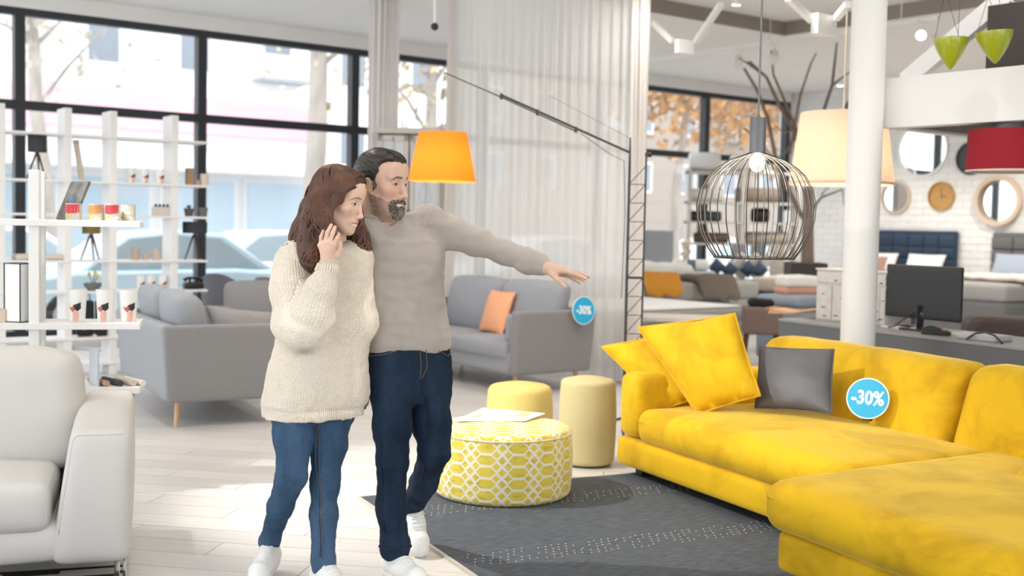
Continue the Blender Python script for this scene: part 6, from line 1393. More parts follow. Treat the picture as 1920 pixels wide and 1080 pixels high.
def make_head(R, O, sc, man):
    """head in its own axes (x to the right ear, y out of the face, z up), then turned by R, scaled and moved to O"""
    h = .0021; f = Field((-.105, -.135, -.26), (.105, .15, .15), h); w = 1.0 if man else .92
    f.ell((0, -.014, .036), (.077 * w, .100, .086), k=.01); f.ell((0, .028, -.03), (.063 * w, .064, .085), k=.03)
    for s_ in (-1, 1):
        f.cone((s_ * .056 * w, -.004, -.05), (s_ * .016, .066, -.106), .019 if man else .015, .021 if man else .017, k=.03); f.ell((s_ * .044 * w, .060, -.026), (.023, .022, .020), k=.025)
        f.cone((s_ * .012, .088, .022), (s_ * .046 * w, .070, .024), .010 if man else .007, .008, k=.018)
    f.ell((0, .078, -.108), (.020 if man else .015, .018, .017), k=.02); f.ell((0, .074, .055), (.05 * w, .024, .035), k=.03)
    for s_ in (-1, 1): f.ell((s_ * .032, .098, .001), (.016, .013, .0105), k=.016, sub=True); f.ell((s_ * .0315, .0785, -.001), (.0145, .0115, .0120), k=.004)
    nz = 1.0 if man else .82
    f.cone((0, .090, .016), (0, .110 * (1 if man else .985), -.040), .0075 * nz, .0105 * nz, k=.014); f.ell((0, .112 * (1 if man else .99), -.044), (.0115 * nz, .0125 * nz, .010 * nz), k=.008)
    for s_ in (-1, 1): f.ell((s_ * .0125 * nz, .099, -.049), (.0085 * nz, .011, .0075), k=.007)
    f.ell((0, .083, -.075), (.030, .0165, .022), k=.014)                                                       # muzzle
    zm = -.078; 
    f.chain([(-.025, .083, zm + .008), (-.010, .0945, zm + .0045), (0, .0965, zm + .0035), (.010, .0945, zm + .0045), (.025, .083, zm + .008)], [.003, .0052, .0050, .0052, .003], k=.005)
    f.chain([(-.022, .083, zm - .004), (0, .0945, zm - .0115), (.022, .083, zm - .004)], [.003, .0062, .003], k=.005)
    f.chain([(-.024, .090, zm + .003), (0, .1015, zm - .0045), (.024, .090, zm + .003)], [.0022, .0052, .0022], k=.003, sub=True)
    for s_ in (-1, 1): f.ell((s_ * .0765 * w, -.014, -.012), (.008, .017, .029), k=.006); f.ell((s_ * .083 * w, -.011, -.010), (.005, .010, .017), k=.004, sub=True)
    nr = .056 if man else .044
    f.cone((0, -.022, -.06), (0, -.045, -.22), nr, nr * 1.08, k=.03)
    if man: f.cone((0, .03, -.125), (0, -.02, -.19), .03, .04, k=.04)
    V, Fq = f.surface(); V = relax(V, Fq, 1, .5); x, y, z = V.T; ax_ = np.abs(x)
    base = np.array((.64, .41, .31) if man else (.74, .50, .385)); C = np.tile(base, (len(V), 1)); nz_ = vnoise(V, 60, 2)
    def paint(mask, col): C[:] = C * (1 - mask[:, None]) + np.array(col) * mask[:, None]
    def soft(d, e): return np.clip(.5 - d / e, 0, 1)
    paint(.35 * np.exp(-(((ax_ - .045) / .02) ** 2 + ((z + .035) / .02) ** 2)) * (y > 0), (.70, .28, .22) if not man else (.62, .28, .21))
    fr = (y > .05)
    zc = zm + 6.5 * x * x - (.0005); lip = soft(np.abs(z - zc + .002) - (.0105 - .25 * ax_), .004) * soft(ax_ - .027, .004) * fr; paint(lip, (.50, .17, .14) if man else (.58, .16, .15))
    teeth = soft(np.abs(z - zc + .0035) - (.0054 - .09 * ax_), .0025) * soft(ax_ - .023, .004) * fr; paint(teeth, (.85, .82, .76))
    for s_ in (-1, 1):
        bz = .0245 + .10 * (ax_ - .014) - 3.2 * np.maximum(ax_ - .034, 0) ** 1.6 * 4; brow = soft(np.abs(z - bz) - (.0040 if man else .0027), .003) * soft(np.abs(ax_ - .031) - .018, .006) * fr; 
    paint(brow * .85, (.06, .04, .03) if man else (.09, .04, .025))
    ex, ez = (ax_ - .0315) / .0125, (z + .0012) / (.0042 if man else .0052); er = ex ** 2 + ez ** 2; eye = soft(er - 1, .5) * fr; paint(eye, (.70, .66, .63))
    paint(soft(((x - np.sign(x) * .0315 - .002) ** 2 + (z + .0008) ** 2) ** .5 - .0062, .0015) * np.clip(eye * 1.6, 0, 1), (.025, .014, .010))
    lash = soft(np.abs(z - (.0032 if man else .0044) + 28 * (ax_ - .0315) ** 2) - .0016, .002) * soft(np.abs(ax_ - .0315) - .0145, .004) * fr; paint(lash * .9, (.02, .013, .010))
    paint(soft(np.abs(z - .0115 + 18 * (ax_ - .0315) ** 2) - .001, .002) * soft(np.abs(ax_ - .0315) - .0135, .004) * fr * .35, base * .6)
    if man:
        edge = -.052 - .30 * np.clip(y - .0, -.05, .07) + .004 * nz_                                              # beard line falls towards the chin
        cheek = soft(z - (-.035 - .42 * np.clip(y + .01, 0, .085) + .005 * nz_), .008) * (z > -.155) * soft(-.005 - y + .0 * z, .02) * soft(-.012 - y, .01)
        must = soft(np.abs(z - (-.0635 + 5 * x * x * 0 - .35 * np.maximum(ax_ - .012, 0))) - .0075, .004) * soft(ax_ - .034, .006) * (y > .06)
        chin = soft(np.hypot(ax_ / .034, (z + .108) / .026) - 1, .25) * (y > .03); corner = soft(np.hypot((ax_ - .031) / .011, (z + .086) / .026) - 1, .3) * (y > .04)
        under = (z < -.118) * soft(z + .118, .01) * soft(-y - .0, .02) * (z > -.15)
        beard = np.clip(np.maximum.reduce([cheek * soft(.0 - (ax_ - .036), .012), must, chin, corner, under * .8]), 0, 1) * (1 - np.clip(lip, 0, 1)) * (1 - teeth)
        gray = np.clip(np.exp(-((x / .016) ** 2)) * (z < -.098) + .25 * (nz_ > .1), 0, 1)[:, None]; col = np.array((.075, .052, .042)) * (1 - gray) + np.array((.36, .33, .31)) * gray
        side = soft(-(y - .045), .03)[:, None]; col = col * (1 - .45 * side) + np.array((.22, .19, .17)) * .45 * side; amt = np.maximum(cheek[:, None] * (.45 + .35 * np.clip(nz_ * 1.5 + .5, 0, 1))[:, None] * (1 - .3 * side), .93 * np.maximum.reduce([must, chin * 1.0, corner, under * .7])[:, None]) * beard[:, None] ** .5
        C[:] = C * (1 - amt) + col * amt
        g = f.grad(V); V = V + g * (beard * (.0024 + .0026 * np.maximum.reduce([must, chin, corner]) + .0018 * vnoise(V, 260, 5)))[:, None]
    f.beard = (V.copy(), np.maximum.reduce([must, chin, corner])) if man else None
    Rn = np.array(R); return V * sc @ Rn.T + np.array(O), Fq, np.c_[C, np.ones(len(C))], f

def hand_field(f, wrist, fore, palm_c, knuckles, fingers, thumb, r=.0088, flat=None):
    f.cone(fore, wrist, .027, .024, k=.015)
    for K in knuckles: f.cone(wrist, K, .019, .0125, k=.014)
    f.cone(wrist, palm_c, .024, .020, k=.016)
    for K, (a, b), q in zip(knuckles, fingers, (1, 1.03, .98, .86)): f.chain([K, a, b], [r * q * 1.1, r * q, r * q * .82], k=.004)
    f.chain(thumb, [.016, .0115, .0092], k=.010); return f

def garment_attr(V, bones):
    """(around, along) coordinates of each vertex on its nearest bone: bones = (a, b, radius)"""
    best = np.full(len(V), 1e9); sec = np.full(len(V), 1e9); out = np.zeros((len(V), 3)); off = 0.0
    for n_, (a, b, r) in enumerate(bones):
        a, b = np.array(a, float), np.array(b, float); ba = b - a; L = np.linalg.norm(ba); t = (V - a) @ ba / L ** 2; tc = np.clip(t, 0, 1); w = V - a - tc[:, None] * ba; d = np.linalg.norm(w, axis=1) / r
        ref = np.array((0, -1.0, 0)); ref = ref - ba * (ref @ ba) / L ** 2; ref /= np.linalg.norm(ref); sd = np.cross(ba / L, ref); an = np.arctan2(w @ sd, w @ ref)
        m = d < best; sec = np.where(m, best, np.minimum(sec, d)); best[m] = d[m]; out[m, 0] = an[m] * r; out[m, 1] = (t * L)[m] + n_ * .37
    out[:, 2] = np.clip((sec - best) / .10, 0, 1)                    # the stitch pattern fades out at the seams between sleeve and body
    return out
def strands(f, starts, dirs, n, step, flow, r, seed, off=.002, taper=.35, wave=.35, freq=30.0, nseg=5):
    """locks combed over a hair volume: walk along the surface"""
    rnd = np.random.RandomState(seed); p = f.project(starts, off); m = len(p); path = [p]; d = np.array(dirs, float); ph = np.array([7 * mnoise.noise(Vector(q) * 14) for q in p]) + rnd.uniform(-.5, .5, m); am = wave * rnd.uniform(.5, 1.4, m)
    for i in range(n):
        g = f.grad(p); v = flow(p, d, i); v = v - g * (v * g).sum(1, keepdims=True); v /= np.linalg.norm(v, axis=1, keepdims=True) + 1e-9; lat = np.cross(g, v)
        v2 = v + lat * (am * np.sin(ph + i * step * freq))[:, None]; v2 /= np.linalg.norm(v2, axis=1, keepdims=True); p = p + v2 * step; p = f.project(p, off, 1); d = v; path.append(p)
    return np.stack(path, 1)
def strand_mesh(path, r, taper, lens=None, seed=1):
    mb = MB(); rnd = random.Random(seed)
    for k in range(path.shape[0]):
        n = path.shape[1] if lens is None else max(4, int(path.shape[1] * lens[k])); pts = [Vector(q) for q in path[k, :n]]; q = rnd.uniform(.6, 1.25)
        mb.tube(pts, [r * q * (1 - (1 - taper) * (i / (n - 1)) ** 1.5) * (.45 + .55 * min(1, i / 2)) for i in range(n)], 5)
    return mb
def join_parts(parts):
    V = []; Fq = []; C = []; o = 0
    for v, q, c in parts: V.append(v); Fq.append(q + o); C.append(c); o += len(v)
    return np.concatenate(V), np.concatenate(Fq), np.concatenate(C)
def flat_tone(V, col): return np.tile(np.array((*col, 1.0)), (len(V), 1))

def shoe(parent, heel, toe, ankle_h, base, lift=0.0, w=.045, sole_m=None, name='shoe', up_m=None, open_dir=None):
    """trainer from heel to toe (points on the ground or lifted), with sole, tongue and laces"""
    heel, toe = Vector(heel) - base, Vector(toe) - base; d = (toe - heel); L = d.length; d.normalize(); up = Vector((0, 0, 1)); up = (up - d * up.dot(d)).normalized(); sd = d.cross(up)
    lo, hi = fbox_([heel, toe, heel + up * .13], .09); f = Field(lo, hi, .0035)
    def q(a, b, c=0.0): return heel + d * (a * L) + up * b + sd * c
    f.cone(q(.13, .045), q(.42, .046), .036, .038, k=.02); f.cone(q(.42, .040), q(.78, .034), .040, .040, k=.03); f.cone(q(.78, .034), q(.86, .030), .040, .034, k=.02); f.cone(q(.16, .05), q(.20, .088), .037, .036, k=.03); f.cone(q(.26, .085), q(.52, .062), .030, .028, k=.03); f.ell(q(.20, .128), (.029, .029, .032), k=.008, sub=True)
    nb = np.array(up)
    hp = np.array(heel)
    def cut(X, Y, Z): return (X - hp[0]) * nb[0] + (Y - hp[1]) * nb[1] + (Z - hp[2]) * nb[2] - .016
    f._put(cut, lo, hi, .004, True); V, Fq = f.surface(); V = relax(V, Fq, 1)
    o = link(name, np_mesh('shoe_upper', V, Fq), up_m, parent)
    out = [(.02, -.030), (-.0, 0), (.02, .030), (.2, .036), (.45, .040), (.72, .050), (.88, .043), (.97, .024), (1.0, 0), (.97, -.026), (.88, -.042), (.72, -.047), (.45, -.038), (.2, -.036)]
    mb = MB(); n = len(out); v = [q(a, 0.0, c) for a, c in out] + [q(a, .020, c * .98) for a, c in out]; mb.add(v, [tuple(range(n)), tuple(range(2 * n - 1, n - 1, -1))] + [(i + n, (i + 1) % n + n, (i + 1) % n, i) for i in range(n)]); mb.build('sole', sole_m, o, bevel=.004)
    for k in range(6):
        a = .34 + k * .058; pts = f.project([list(q(a + .01, .09 - k * .004, c)) for c in (-.022, -.012, 0, .012, .022)], .002); MB().tube([Vector(p) for p in pts], .0026, 5).build('lace', up_m, o, smooth=180)
    return o
def head_axes(phi, pitch, roll=0.0):
    """phi: turned from facing the camera towards the right of the picture; pitch: nose down; roll: top of the head to the right"""
    fw = Vector((math.sin(phi), -math.cos(phi), 0)); up = Vector((0, 0, 1)); f2 = fw * math.cos(pitch) - up * math.sin(pitch); u2 = up * math.cos(pitch) + fw * math.sin(pitch); x = f2.cross(u2); 
    if roll: q = Matrix.Rotation(roll, 3, f2); u2 = q @ u2; x = q @ x
    return Matrix((x, f2, u2)).transposed()
def lv_px(rows, D, base, ky=.62, facing=.91):
    """garment levels from picture rows (y, centre x, half width, [depth shift])"""
    out = []
    for r in rows:
        c = P(r[1], r[0], D + (r[3] if len(r) > 3 else 0)) - base; a = r[2] * D / F_PX / facing; out.append((c.z, c.x, c.y, a, a * (r[4] if len(r) > 4 else ky)))
    return out
def dress(name, f, m, parent, attr=None, folds=(), it=1, bones=None):
    V, Fq = f.surface(); V = relax(V, Fq, it); 
    if folds:
        g = f.grad(V); dsp = np.zeros(len(V))
        for (sc_, amp, seed) in folds: dsp += amp * vnoise(V, sc_, seed)
        V = V + g * dsp[:, None]
    at = {'knit': ('FLOAT_VECTOR', garment_attr(V, bones))} if bones else None
    return link(name, np_mesh(name, V, Fq, at), m, parent)
white_shoe = mat('white_shoe_leather', (.82, .82, .81), .45); shoe_sole = mat('off_white_sole', (.76, .75, .73), .6)

# ---------------------------------------------------------------- the man
mb0 = G(757, 1078); MBASE = Vector((mb0.x, mb0.y, 0))
def M3(x, y, D): return P(x, y, D) - MBASE
YAW_M = math.atan2(.53, .85)            # his shoulders: to his left = right of the picture and away
hip = [M3(736, 725, 4.98), M3(803, 725, 5.10)]; knee = [M3(736, 862, 4.92), M3(814, 848, 5.02)]; ank = [M3(741, 1022, 4.93), M3(771, 952, 5.32)]
shR, shL = M3(694, 432, 4.98), M3(803, 416, 5.14); elL, wrL = M3(893, 452, 5.12), M3(1018, 499, 5.02); elR, wrR = M3(668, 565, 5.19), M3(684, 672, 5.18)
chest = M3(757, 500, 5.06); belly = M3(762, 620, 5.05); neck0 = M3(722, 428, 5.03)
HM = head_axes(math.radians(60), math.radians(5)); OM = M3(717, 342, 4.97)
hv, hf, hc, hfield = make_head(HM, OM, 1.09, True)
bf = Field(*fbox_([shR, shL, elL, wrL, elR, wrR, hip[0], hip[1], knee[0], knee[1], ank[0], ank[1], neck0, OM], .2), .009)
bf.loft(lv_px([(440, 750, 56), (480, 756, 62), (560, 757, 58), (640, 764, 62), (700, 768, 66), (740, 770, 60)], 5.06, MBASE), YAW_M, k=.03)
for a, b, ra, rb in ((hip[0], knee[0], .072, .05), (knee[0], ank[0], .048, .036), (hip[1], knee[1], .072, .05), (knee[1], ank[1], .048, .036), (shL, elL, .05, .042), (elL, wrL, .042, .027), (shR, elR, .05, .042), (elR, wrR, .042, .027), (neck0, OM, .058, .05), (M3(722, 440, 5.04), shL, .05, .045), (M3(722, 440, 5.04), shR, .05, .045)): bf.cone(a, b, ra, rb, k=.03)
bf.cone(ank[0], ank[0] + Vector((.0, .0, -.05)), .036, .03, k=.02); bf.cone(ank[1], ank[1] + Vector((.0, -.01, -.05)), .036, .03, k=.02)
bv, bq = bf.surface(); skin_m = (.64, .41, .31)
kn = [M3(1058, 508, 4.965), M3(1061, 508, 4.985), M3(1060, 511, 5.005), M3(1056, 515, 5.022)]
fg = [(M3(1080, 514, 4.95), M3(1098, 522, 4.945)), (M3(1086, 512, 4.975), M3(1104, 519, 4.97)), (M3(1080, 518, 4.995), M3(1095, 526, 4.99)), (M3(1073, 522, 5.015), M3(1087, 531, 5.01))]
th = [M3(1034, 512, 4.985), M3(1047, 525, 4.955), M3(1060, 537, 4.94)]
f = Field(*fbox_(kn + [q for a in fg for q in a] + th + [wrL], .05), .0018); hand_field(f, M3(1024, 502, 5.01), wrL, M3(1046, 508, 4.99), kn, fg, th, .0090); lv1, lq1 = f.surface(); lv1 = relax(lv1, lq1, 1)
kn = [M3(688, 712, 5.155), M3(686, 716, 5.14), M3(683, 717, 5.13), M3(680, 714, 5.12)]; fg = [(M3(691, 738, 5.15), M3(688, 758, 5.14)), (M3(688, 742, 5.135), M3(684, 765, 5.13)), (M3(684, 742, 5.125), M3(680, 764, 5.12)), (M3(680, 736, 5.115), M3(677, 752, 5.11))]; th = [M3(688, 690, 5.13), M3(693, 708, 5.12), M3(692, 724, 5.115)]
f = Field(*fbox_(kn + [q for a in fg for q in a] + th + [wrR], .05), .0024); hand_field(f, M3(685, 682, 5.16), wrR, M3(685, 700, 5.14), kn, fg, th, .0088); lv2, lq2 = f.surface(); lv2 = relax(lv2, lq2, 1)
V, Q, C = join_parts([(bv, bq, flat_tone(bv, skin_m)), (hv, hf, hc), (lv1, lq1, flat_tone(lv1, (.67, .44, .335))), (lv2, lq2, flat_tone(lv2, (.67, .44, .335)))])
man = link('person', np_mesh('person', V, Q, {'tone': ('FLOAT_COLOR', C)}), skin_mat('skin_warm')); man.location = MBASE
tag(man, 'bearded man in a grey-beige sweater and dark jeans pointing with one arm', 'person')
# thumb nail
# sweater
lev = lv_px([(424, 729, 36, 0, .8), (434, 742, 62), (452, 754, 74), (480, 757, 75), (540, 755, 73), (600, 760, 77), (632, 765, 79), (646, 766, 78), (654, 766, 75), (659, 766, 72)], 5.06, MBASE)
f = Field(*fbox_([shR, shL, elL, M3(1026, 500, 5.02), elR, wrR, M3(765, 660, 5.05), neck0], .17), .0055)
f.loft(lev, YAW_M, k=.02); f.cone(M3(728, 432, 5.04), shL, .055, .066, k=.05); f.cone(M3(728, 434, 5.04), shR, .055, .064, k=.05)
f.chain([shL, M3(850, 437, 5.13), elL, M3(945, 473, 5.09), M3(990, 490, 5.045), M3(1000, 494, 5.035)], [.072, .068, .062, .055, .045, .043], k=.03); f.chain([M3(988, 491, 5.045), M3(990, 492, 5.045)], [.053, .052], k=.015); f.chain([M3(1003, 493, 5.035), M3(1012, 497, 5.028), M3(1021, 501, 5.02)], [.053, .049, .034], k=.008)
f.chain([shR, elR, wrR], [.068, .06, .044], k=.03)
f.cone(neck0 + Vector((0, 0, -.02)), M3(722, 418, 5.025), .066, .064, k=.012); f.cone(M3(721, 424, 5.02), M3(719, 395, 5.0), .0585, .0585, k=.006, sub=True)
knit_m = knit_mat('grey_beige_knit', (.41, .365, .325), .0046, .006, .35, .0025, var=.22, vs=420)
axb = (M3(764, 660, 5.06), M3(735, 420, 5.05))
sw = dress('sweater', f, knit_m, man, folds=((7, .007, 1), (Vector((14, 14, 30)), .0045, 4), (Vector((30, 30, 12)), .0022, 9)), it=2, bones=[(*axb, .17), (shL, wrL, .06), (shR, wrR, .06)])
nA, nB = OM + HM @ Vector((0, -.022, -.06)) * 1.09, OM + HM @ Vector((0, -.045, -.22)) * 1.09; nd = (nB - nA).normalized(); nx_ = nd.orthogonal().normalized(); ny_ = nd.cross(nx_)
for yy in (0, 1):   # neck rib where the neck leaves the sweater
    ring = []
    for k in range(40):
        a = k * PI / 20; dr_ = nx_ * math.cos(a) + ny_ * math.sin(a); cand = [nA + (nB - nA) * s_ + dr_ * (.064 + .005 * s_ + .003 + .007 * yy) for s_ in np.linspace(.25, 1.05, 60)]
        sd = f.sample([list(c) for c in cand]); i_ = int(np.argmax(sd < .002)) if np.any(sd < .002) else 59; ring.append(cand[i_])
    ring = [(ring[k - 2] + ring[k - 1] + ring[k] + ring[(k + 1) % 40] + ring[(k + 2) % 40]) / 5 for k in range(40)]
    MB().tube([p + Vector((0, 0, .003)) for p in ring], .0065, 8, closed=True).build('neck_rib', knit_m, sw, smooth=180)
# jeans
f = Field(*fbox_([hip[0], hip[1], knee[0], knee[1], ank[0], ank[1], M3(766, 640, 5.06)], .16), .0055)
f.loft(lv_px([(636, 767, 72), (660, 767, 75), (700, 769, 77), (735, 770, 74), (752, 770, 66)], 5.06, MBASE), YAW_M, k=.03)
f.chain([hip[0], M3(735, 800, 4.94), knee[0], M3(733, 950, 4.92), ank[0], M3(741, 1030, 4.93)], [.088, .080, .064, .060, .058, .060], k=.03)
f.chain([hip[1], M3(809, 795, 5.05), knee[1], M3(795, 905, 5.17), ank[1]], [.090, .081, .066, .058, .052], k=.03)
jm = denim_mat('dark_indigo_denim', (.006, .014, .031), (.022, .044, .082))
jn = dress('jeans', f, jm, man, folds=((Vector((9, 9, 22)), .0045, 3), (Vector((22, 22, 44)), .0026, 6)), it=2)
st_m = mat('tan_stitching', (.13, .09, .065), .8)
def seam(f, pts, parent, m=st_m, r=.0016, name='seam'):
    p = []
    for a, b in zip(pts, pts[1:]): p += [list(Vector(a).lerp(Vector(b), k / 5)) for k in range(5)]
    p.append(list(pts[-1])); q = f.project(p, .0035, 6); return MB().tube([Vector(x) for x in q], r * 1.3, 5).build(name, m, parent, smooth=180)
seam(f, [M3(793, 655, 4.93), M3(795, 690, 4.93), M3(790, 712, 4.93)], jn); seam(f, [M3(806, 655, 4.94), M3(808, 688, 4.94), M3(792, 712, 4.94)], jn); seam(f, [M3(692, 668, 4.95), M3(722, 665, 4.92), M3(745, 657, 4.91)], jn); seam(f, [M3(842, 660, 5.1), M3(833, 668, 5.06), M3(824, 656, 5.0)], jn)
seam(f, [M3(800, 745, 4.97), M3(806, 790, 4.96), M3(800, 860, 4.95), M3(780, 915, 5.05)], jn, jm, .0028); seam(f, [M3(716, 790, 4.88), M3(714, 900, 4.86), M3(716, 1000, 4.86)], jn, jm, .0025); seam(f, [M3(797, 712, 4.94), M3(788, 740, 4.97)], jn, jm, .003)
for dz in (0,): MB().tube([Vector(x) for x in f.project([list(M3(741, 1024, 4.93) + Vector((math.cos(a) * .07, math.sin(a) * .07, 0))) for a in [k * PI / 12 for k in range(24)]], .001, 5)], .004, 6, closed=True).build('hem', jm, jn, smooth=180)
# shoes
dS = Vector((.64, -.77, 0)); aS = ank[0] + MBASE; hl = Vector((aS.x, aS.y, 0)) - dS * .07; shoe(man, hl, hl + dS * .29, .1, MBASE, up_m=white_shoe, sole_m=shoe_sole)
aS = ank[1] + MBASE; dS = Vector((.26, -.62, -.52)).normalized(); hl = aS - dS * .085 + Vector((0, .02, -.075)); shoe(man, hl, hl + dS * .28, .1, MBASE, up_m=white_shoe, sole_m=shoe_sole)
# hair: swept back from the forehead, greying at the temples
hfm = Field((-.12, -.15, -.13), (.12, .14, .17), .003)
hfm.ell((0, -.020, .040), (.082, .108, .092), k=.01); hfm.ell((0, .045, .082), (.052, .042, .034), k=.03); hfm.ell((0, -.075, -.02), (.062, .048, .07), k=.03)
for s_ in (-1, 1): hfm.cone((s_ * .071, .020, -.008), (s_ * .073, .008, -.042), .010, .005, k=.015); hfm.ell((s_ * .060, .078, .058), (.034, .050, .036), k=.012, sub=True); hfm.ell((s_ * .075, .062, .010), (.03, .040, .045), k=.012, sub=True)
hfm.ell((0, .118, .010), (.085, .050, .066), k=.012, sub=True); hfm.ell((0, .06, -.09), (.12, .085, .085), k=.012, sub=True); hfm.ell((0, -.03, -.135), (.12, .12, .065), k=.015, sub=True)
for s_ in (-1, 1): hfm.ell((s_ * .082, -.008, -.022), (.016, .024, .030), k=.006, sub=True)
V, Q = hfm.surface(); V = relax(V, Q, 1); g = hfm.grad(V); V = V + g * (.0030 * vnoise(V, Vector((75, 14, 75)), 3))[:, None]
gr = np.clip((-(V[:, 2]) + .018) / .03, 0, 1) * np.clip(vnoise(V, 120, 6) + .35, 0, 1); tone = np.array((.016, .011, .009)) * (1 - gr[:, None]) + np.array((.12, .11, .10)) * gr[:, None]
hair_m = mat('dark_hair', (.02, .015, .012), .38, vcol='tone', spec=.6); Rm = np.array(HM); X = lambda v: np.asarray(v) * 1.09 @ Rm.T + np.array(OM)
hr = link('hair', np_mesh('hair', X(V), Q, {'tone': ('FLOAT_COLOR', np.c_[tone, np.ones(len(tone))])}), hair_m, man)
rs = np.random.RandomState(2); m_ = 240; a = rs.uniform(-1, 1, m_); stt = np.c_[a * .062, .075 - np.abs(a) ** 1.5 * .055 + rs.uniform(-.02, .0, m_), .085 - np.abs(a) ** 2 * .055 + rs.uniform(-.01, .01, m_)]
fl = lambda p, d, i: np.c_[p[:, 0] * 1.2, -np.ones(len(p)), .55 - 7 * np.maximum(-p[:, 1] - .03, 0)]
pth = strands(hfm, stt, np.tile((0, -1., 0), (m_, 1)), 16, .010, fl, .002, 3, off=.0012, wave=.10, freq=40)
sm = strand_mesh(pth.reshape(-1, 3).reshape(pth.shape), .0022, .5, rs.uniform(.5, 1, m_)); sm.v = [tuple(p) for p in X(sm.v)]; o = sm.build('combed_strands', mat('dark_hair_strands', (.020, .013, .010), .35, spec=.6), hr, smooth=180); o['kind'] = 'stuff'
bV, bw_ = hfield.beard; rs = np.random.RandomState(8); ok = np.where(bw_ > .55)[0]; ok = ok[rs.choice(len(ok), min(520, len(ok)), False)]; mbb = MB(); mbg = MB()   # moustache and beard bristles
for i_ in ok:
    p = bV[i_]; g_ = hfield.grad(p[None])[0]; dn2 = np.array((np.sign(p[0]) * .35 * (abs(p[0]) > .008), .0, -1.)) + rs.normal(0, .18, 3); dn2 = dn2 - g_ * (dn2 @ g_) * .85; dn2 /= np.linalg.norm(dn2); ln_ = .006 if p[2] > -.08 else .008
    q = [p - g_ * .001, p + g_ * .0025 + dn2 * ln_ * .5, p + g_ * .003 + dn2 * ln_]; q = [Vector(x) for x in X(np.array(q))]
    (mbg if (abs(p[0]) < .017 and p[2] < -.092 and rs.rand() < .8) or rs.rand() < .3 else mbb).tube(q, [.0011, .0010, .0004], 4)
bo = mbb.build('beard', mat('dark_beard', (.070, .047, .036), .6), man, smooth=180); bo['kind'] = 'stuff'; bo = mbg.build('grey_beard', mat('grey_beard_hair', (.30, .275, .255), .6), man, smooth=180); bo['kind'] = 'stuff'
# ---------------------------------------------------------------- the woman
wb0 = G(560, 1092); WBASE = Vector((wb0.x, wb0.y, 0))
def W3(x, y, D): return P(x, y, D) - WBASE
YAW_W = math.atan2(.5, .866); hipW = [W3(553, 760, 4.78), W3(622, 760, 4.87)]; kneeW = [W3(547, 892, 4.70), W3(609, 905, 4.80)]; ankW = [W3(506, 1014, 4.92), W3(606, 1052, 4.77)]
sR, sL = W3(552, 486, 4.77), W3(664, 486, 4.90); eR, wR = W3(566, 622, 4.65), W3(615, 492, 4.625); eL, wL = W3(673, 604, 4.87), W3(655, 655, 4.88); nk = W3(625, 462, 4.86)
HW = head_axes(math.radians(71), math.radians(13), math.radians(-3)); OW = W3(636, 374, 4.82); hv, hf, hc, _ = make_head(HW, OW, 1.03, False)
bf = Field(*fbox_([sR, sL, eR, wR, eL, wL, *hipW, *kneeW, *ankW, nk, OW], .18), .009)
bf.loft(lv_px([(470, 612, 44), (520, 610, 56), (600, 606, 50), (680, 598, 60), (760, 588, 66), (790, 588, 58)], 4.84, WBASE), YAW_W, k=.03)
for a, b, ra, rb in ((hipW[0], kneeW[0], .072, .05), (kneeW[0], ankW[0], .046, .030), (hipW[1], kneeW[1], .072, .05), (kneeW[1], ankW[1], .046, .032), (sR, eR, .042, .038), (eR, wR, .036, .022), (sL, eL, .042, .038), (eL, wL, .036, .024), (nk, OW, .046, .042), (W3(622, 476, 4.86), sL, .042, .04), (W3(618, 476, 4.85), sR, .042, .04)): bf.cone(a, b, ra, rb, k=.03)
bf.cone(ankW[0], ankW[0] + Vector((0, 0, -.05)), .03, .028, k=.02); bf.cone(ankW[1], ankW[1] + Vector((0, 0, -.05)), .034, .028, k=.02); bv, bq = bf.surface(); skin_w = (.74, .50, .385)
kn = [W3(626, 459, 4.600), W3(618, 455, 4.595), W3(609, 456, 4.597), W3(601, 460, 4.605)]; fg = [(W3(632, 447, 4.593), W3(635, 439, 4.620)), (W3(624, 437, 4.593), W3(628, 426, 4.620)), (W3(614, 436, 4.595), W3(621, 422, 4.625)), (W3(602, 444, 4.605), W3(606, 433, 4.630))]; th = [W3(628, 480, 4.630), W3(636, 468, 4.645), W3(637, 455, 4.665)]
f = Field(*fbox_(kn + [q for a in fg for q in a] + th + [wR], .05), .0018); hand_field(f, W3(615, 484, 4.625), wR, W3(614, 468, 4.610), kn, fg, th, .0084); lv1, lq1 = f.surface(); lv1 = relax(lv1, lq1, 1)
V, Q, C = join_parts([(bv, bq, flat_tone(bv, skin_w)), (hv, hf, hc), (lv1, lq1, flat_tone(lv1, (.76, .51, .395)))])
wom = link('person', np_mesh('person', V, Q, {'tone': ('FLOAT_COLOR', C)}), MATS['skin_warm']); wom.location = WBASE
tag(wom, 'brown-haired woman in a cream chunky knit sweater and blue jeans', 'person')
# sweater: loose, sleeves wide above narrow cuffs
f = Field(*fbox_([sR, sL, eR, wR, eL, wL, W3(587, 784, 4.8), nk], .17), .0055)
f.loft(lv_px([(462, 624, 34, 0, .85), (472, 616, 58), (490, 609, 74), (540, 610, 76), (600, 608, 78), (650, 604, 82), (700, 597, 88), (740, 592, 92), (756, 589, 92), (762, 588, 88), (781, 587, 88)], 4.84, WBASE, .66), YAW_W, k=.02)
f.cone(W3(622, 474, 4.85), sR, .052, .064, k=.05); f.cone(W3(622, 474, 4.86), sL, .052, .062, k=.05)
f.chain([sR, W3(548, 545, 4.71), W3(556, 605, 4.655), eR], [.078, .080, .084, .080], k=.04); f.chain([eR, W3(588, 590, 4.625), W3(601, 545, 4.615), W3(612, 512, 4.62)], [.078, .078, .060, .044], k=.035); f.chain([W3(611, 516, 4.62), wR + Vector((0, 0, -.012))], [.041, .040], k=.008)
f.chain([sL, eL, wL], [.070, .066, .05], k=.04)
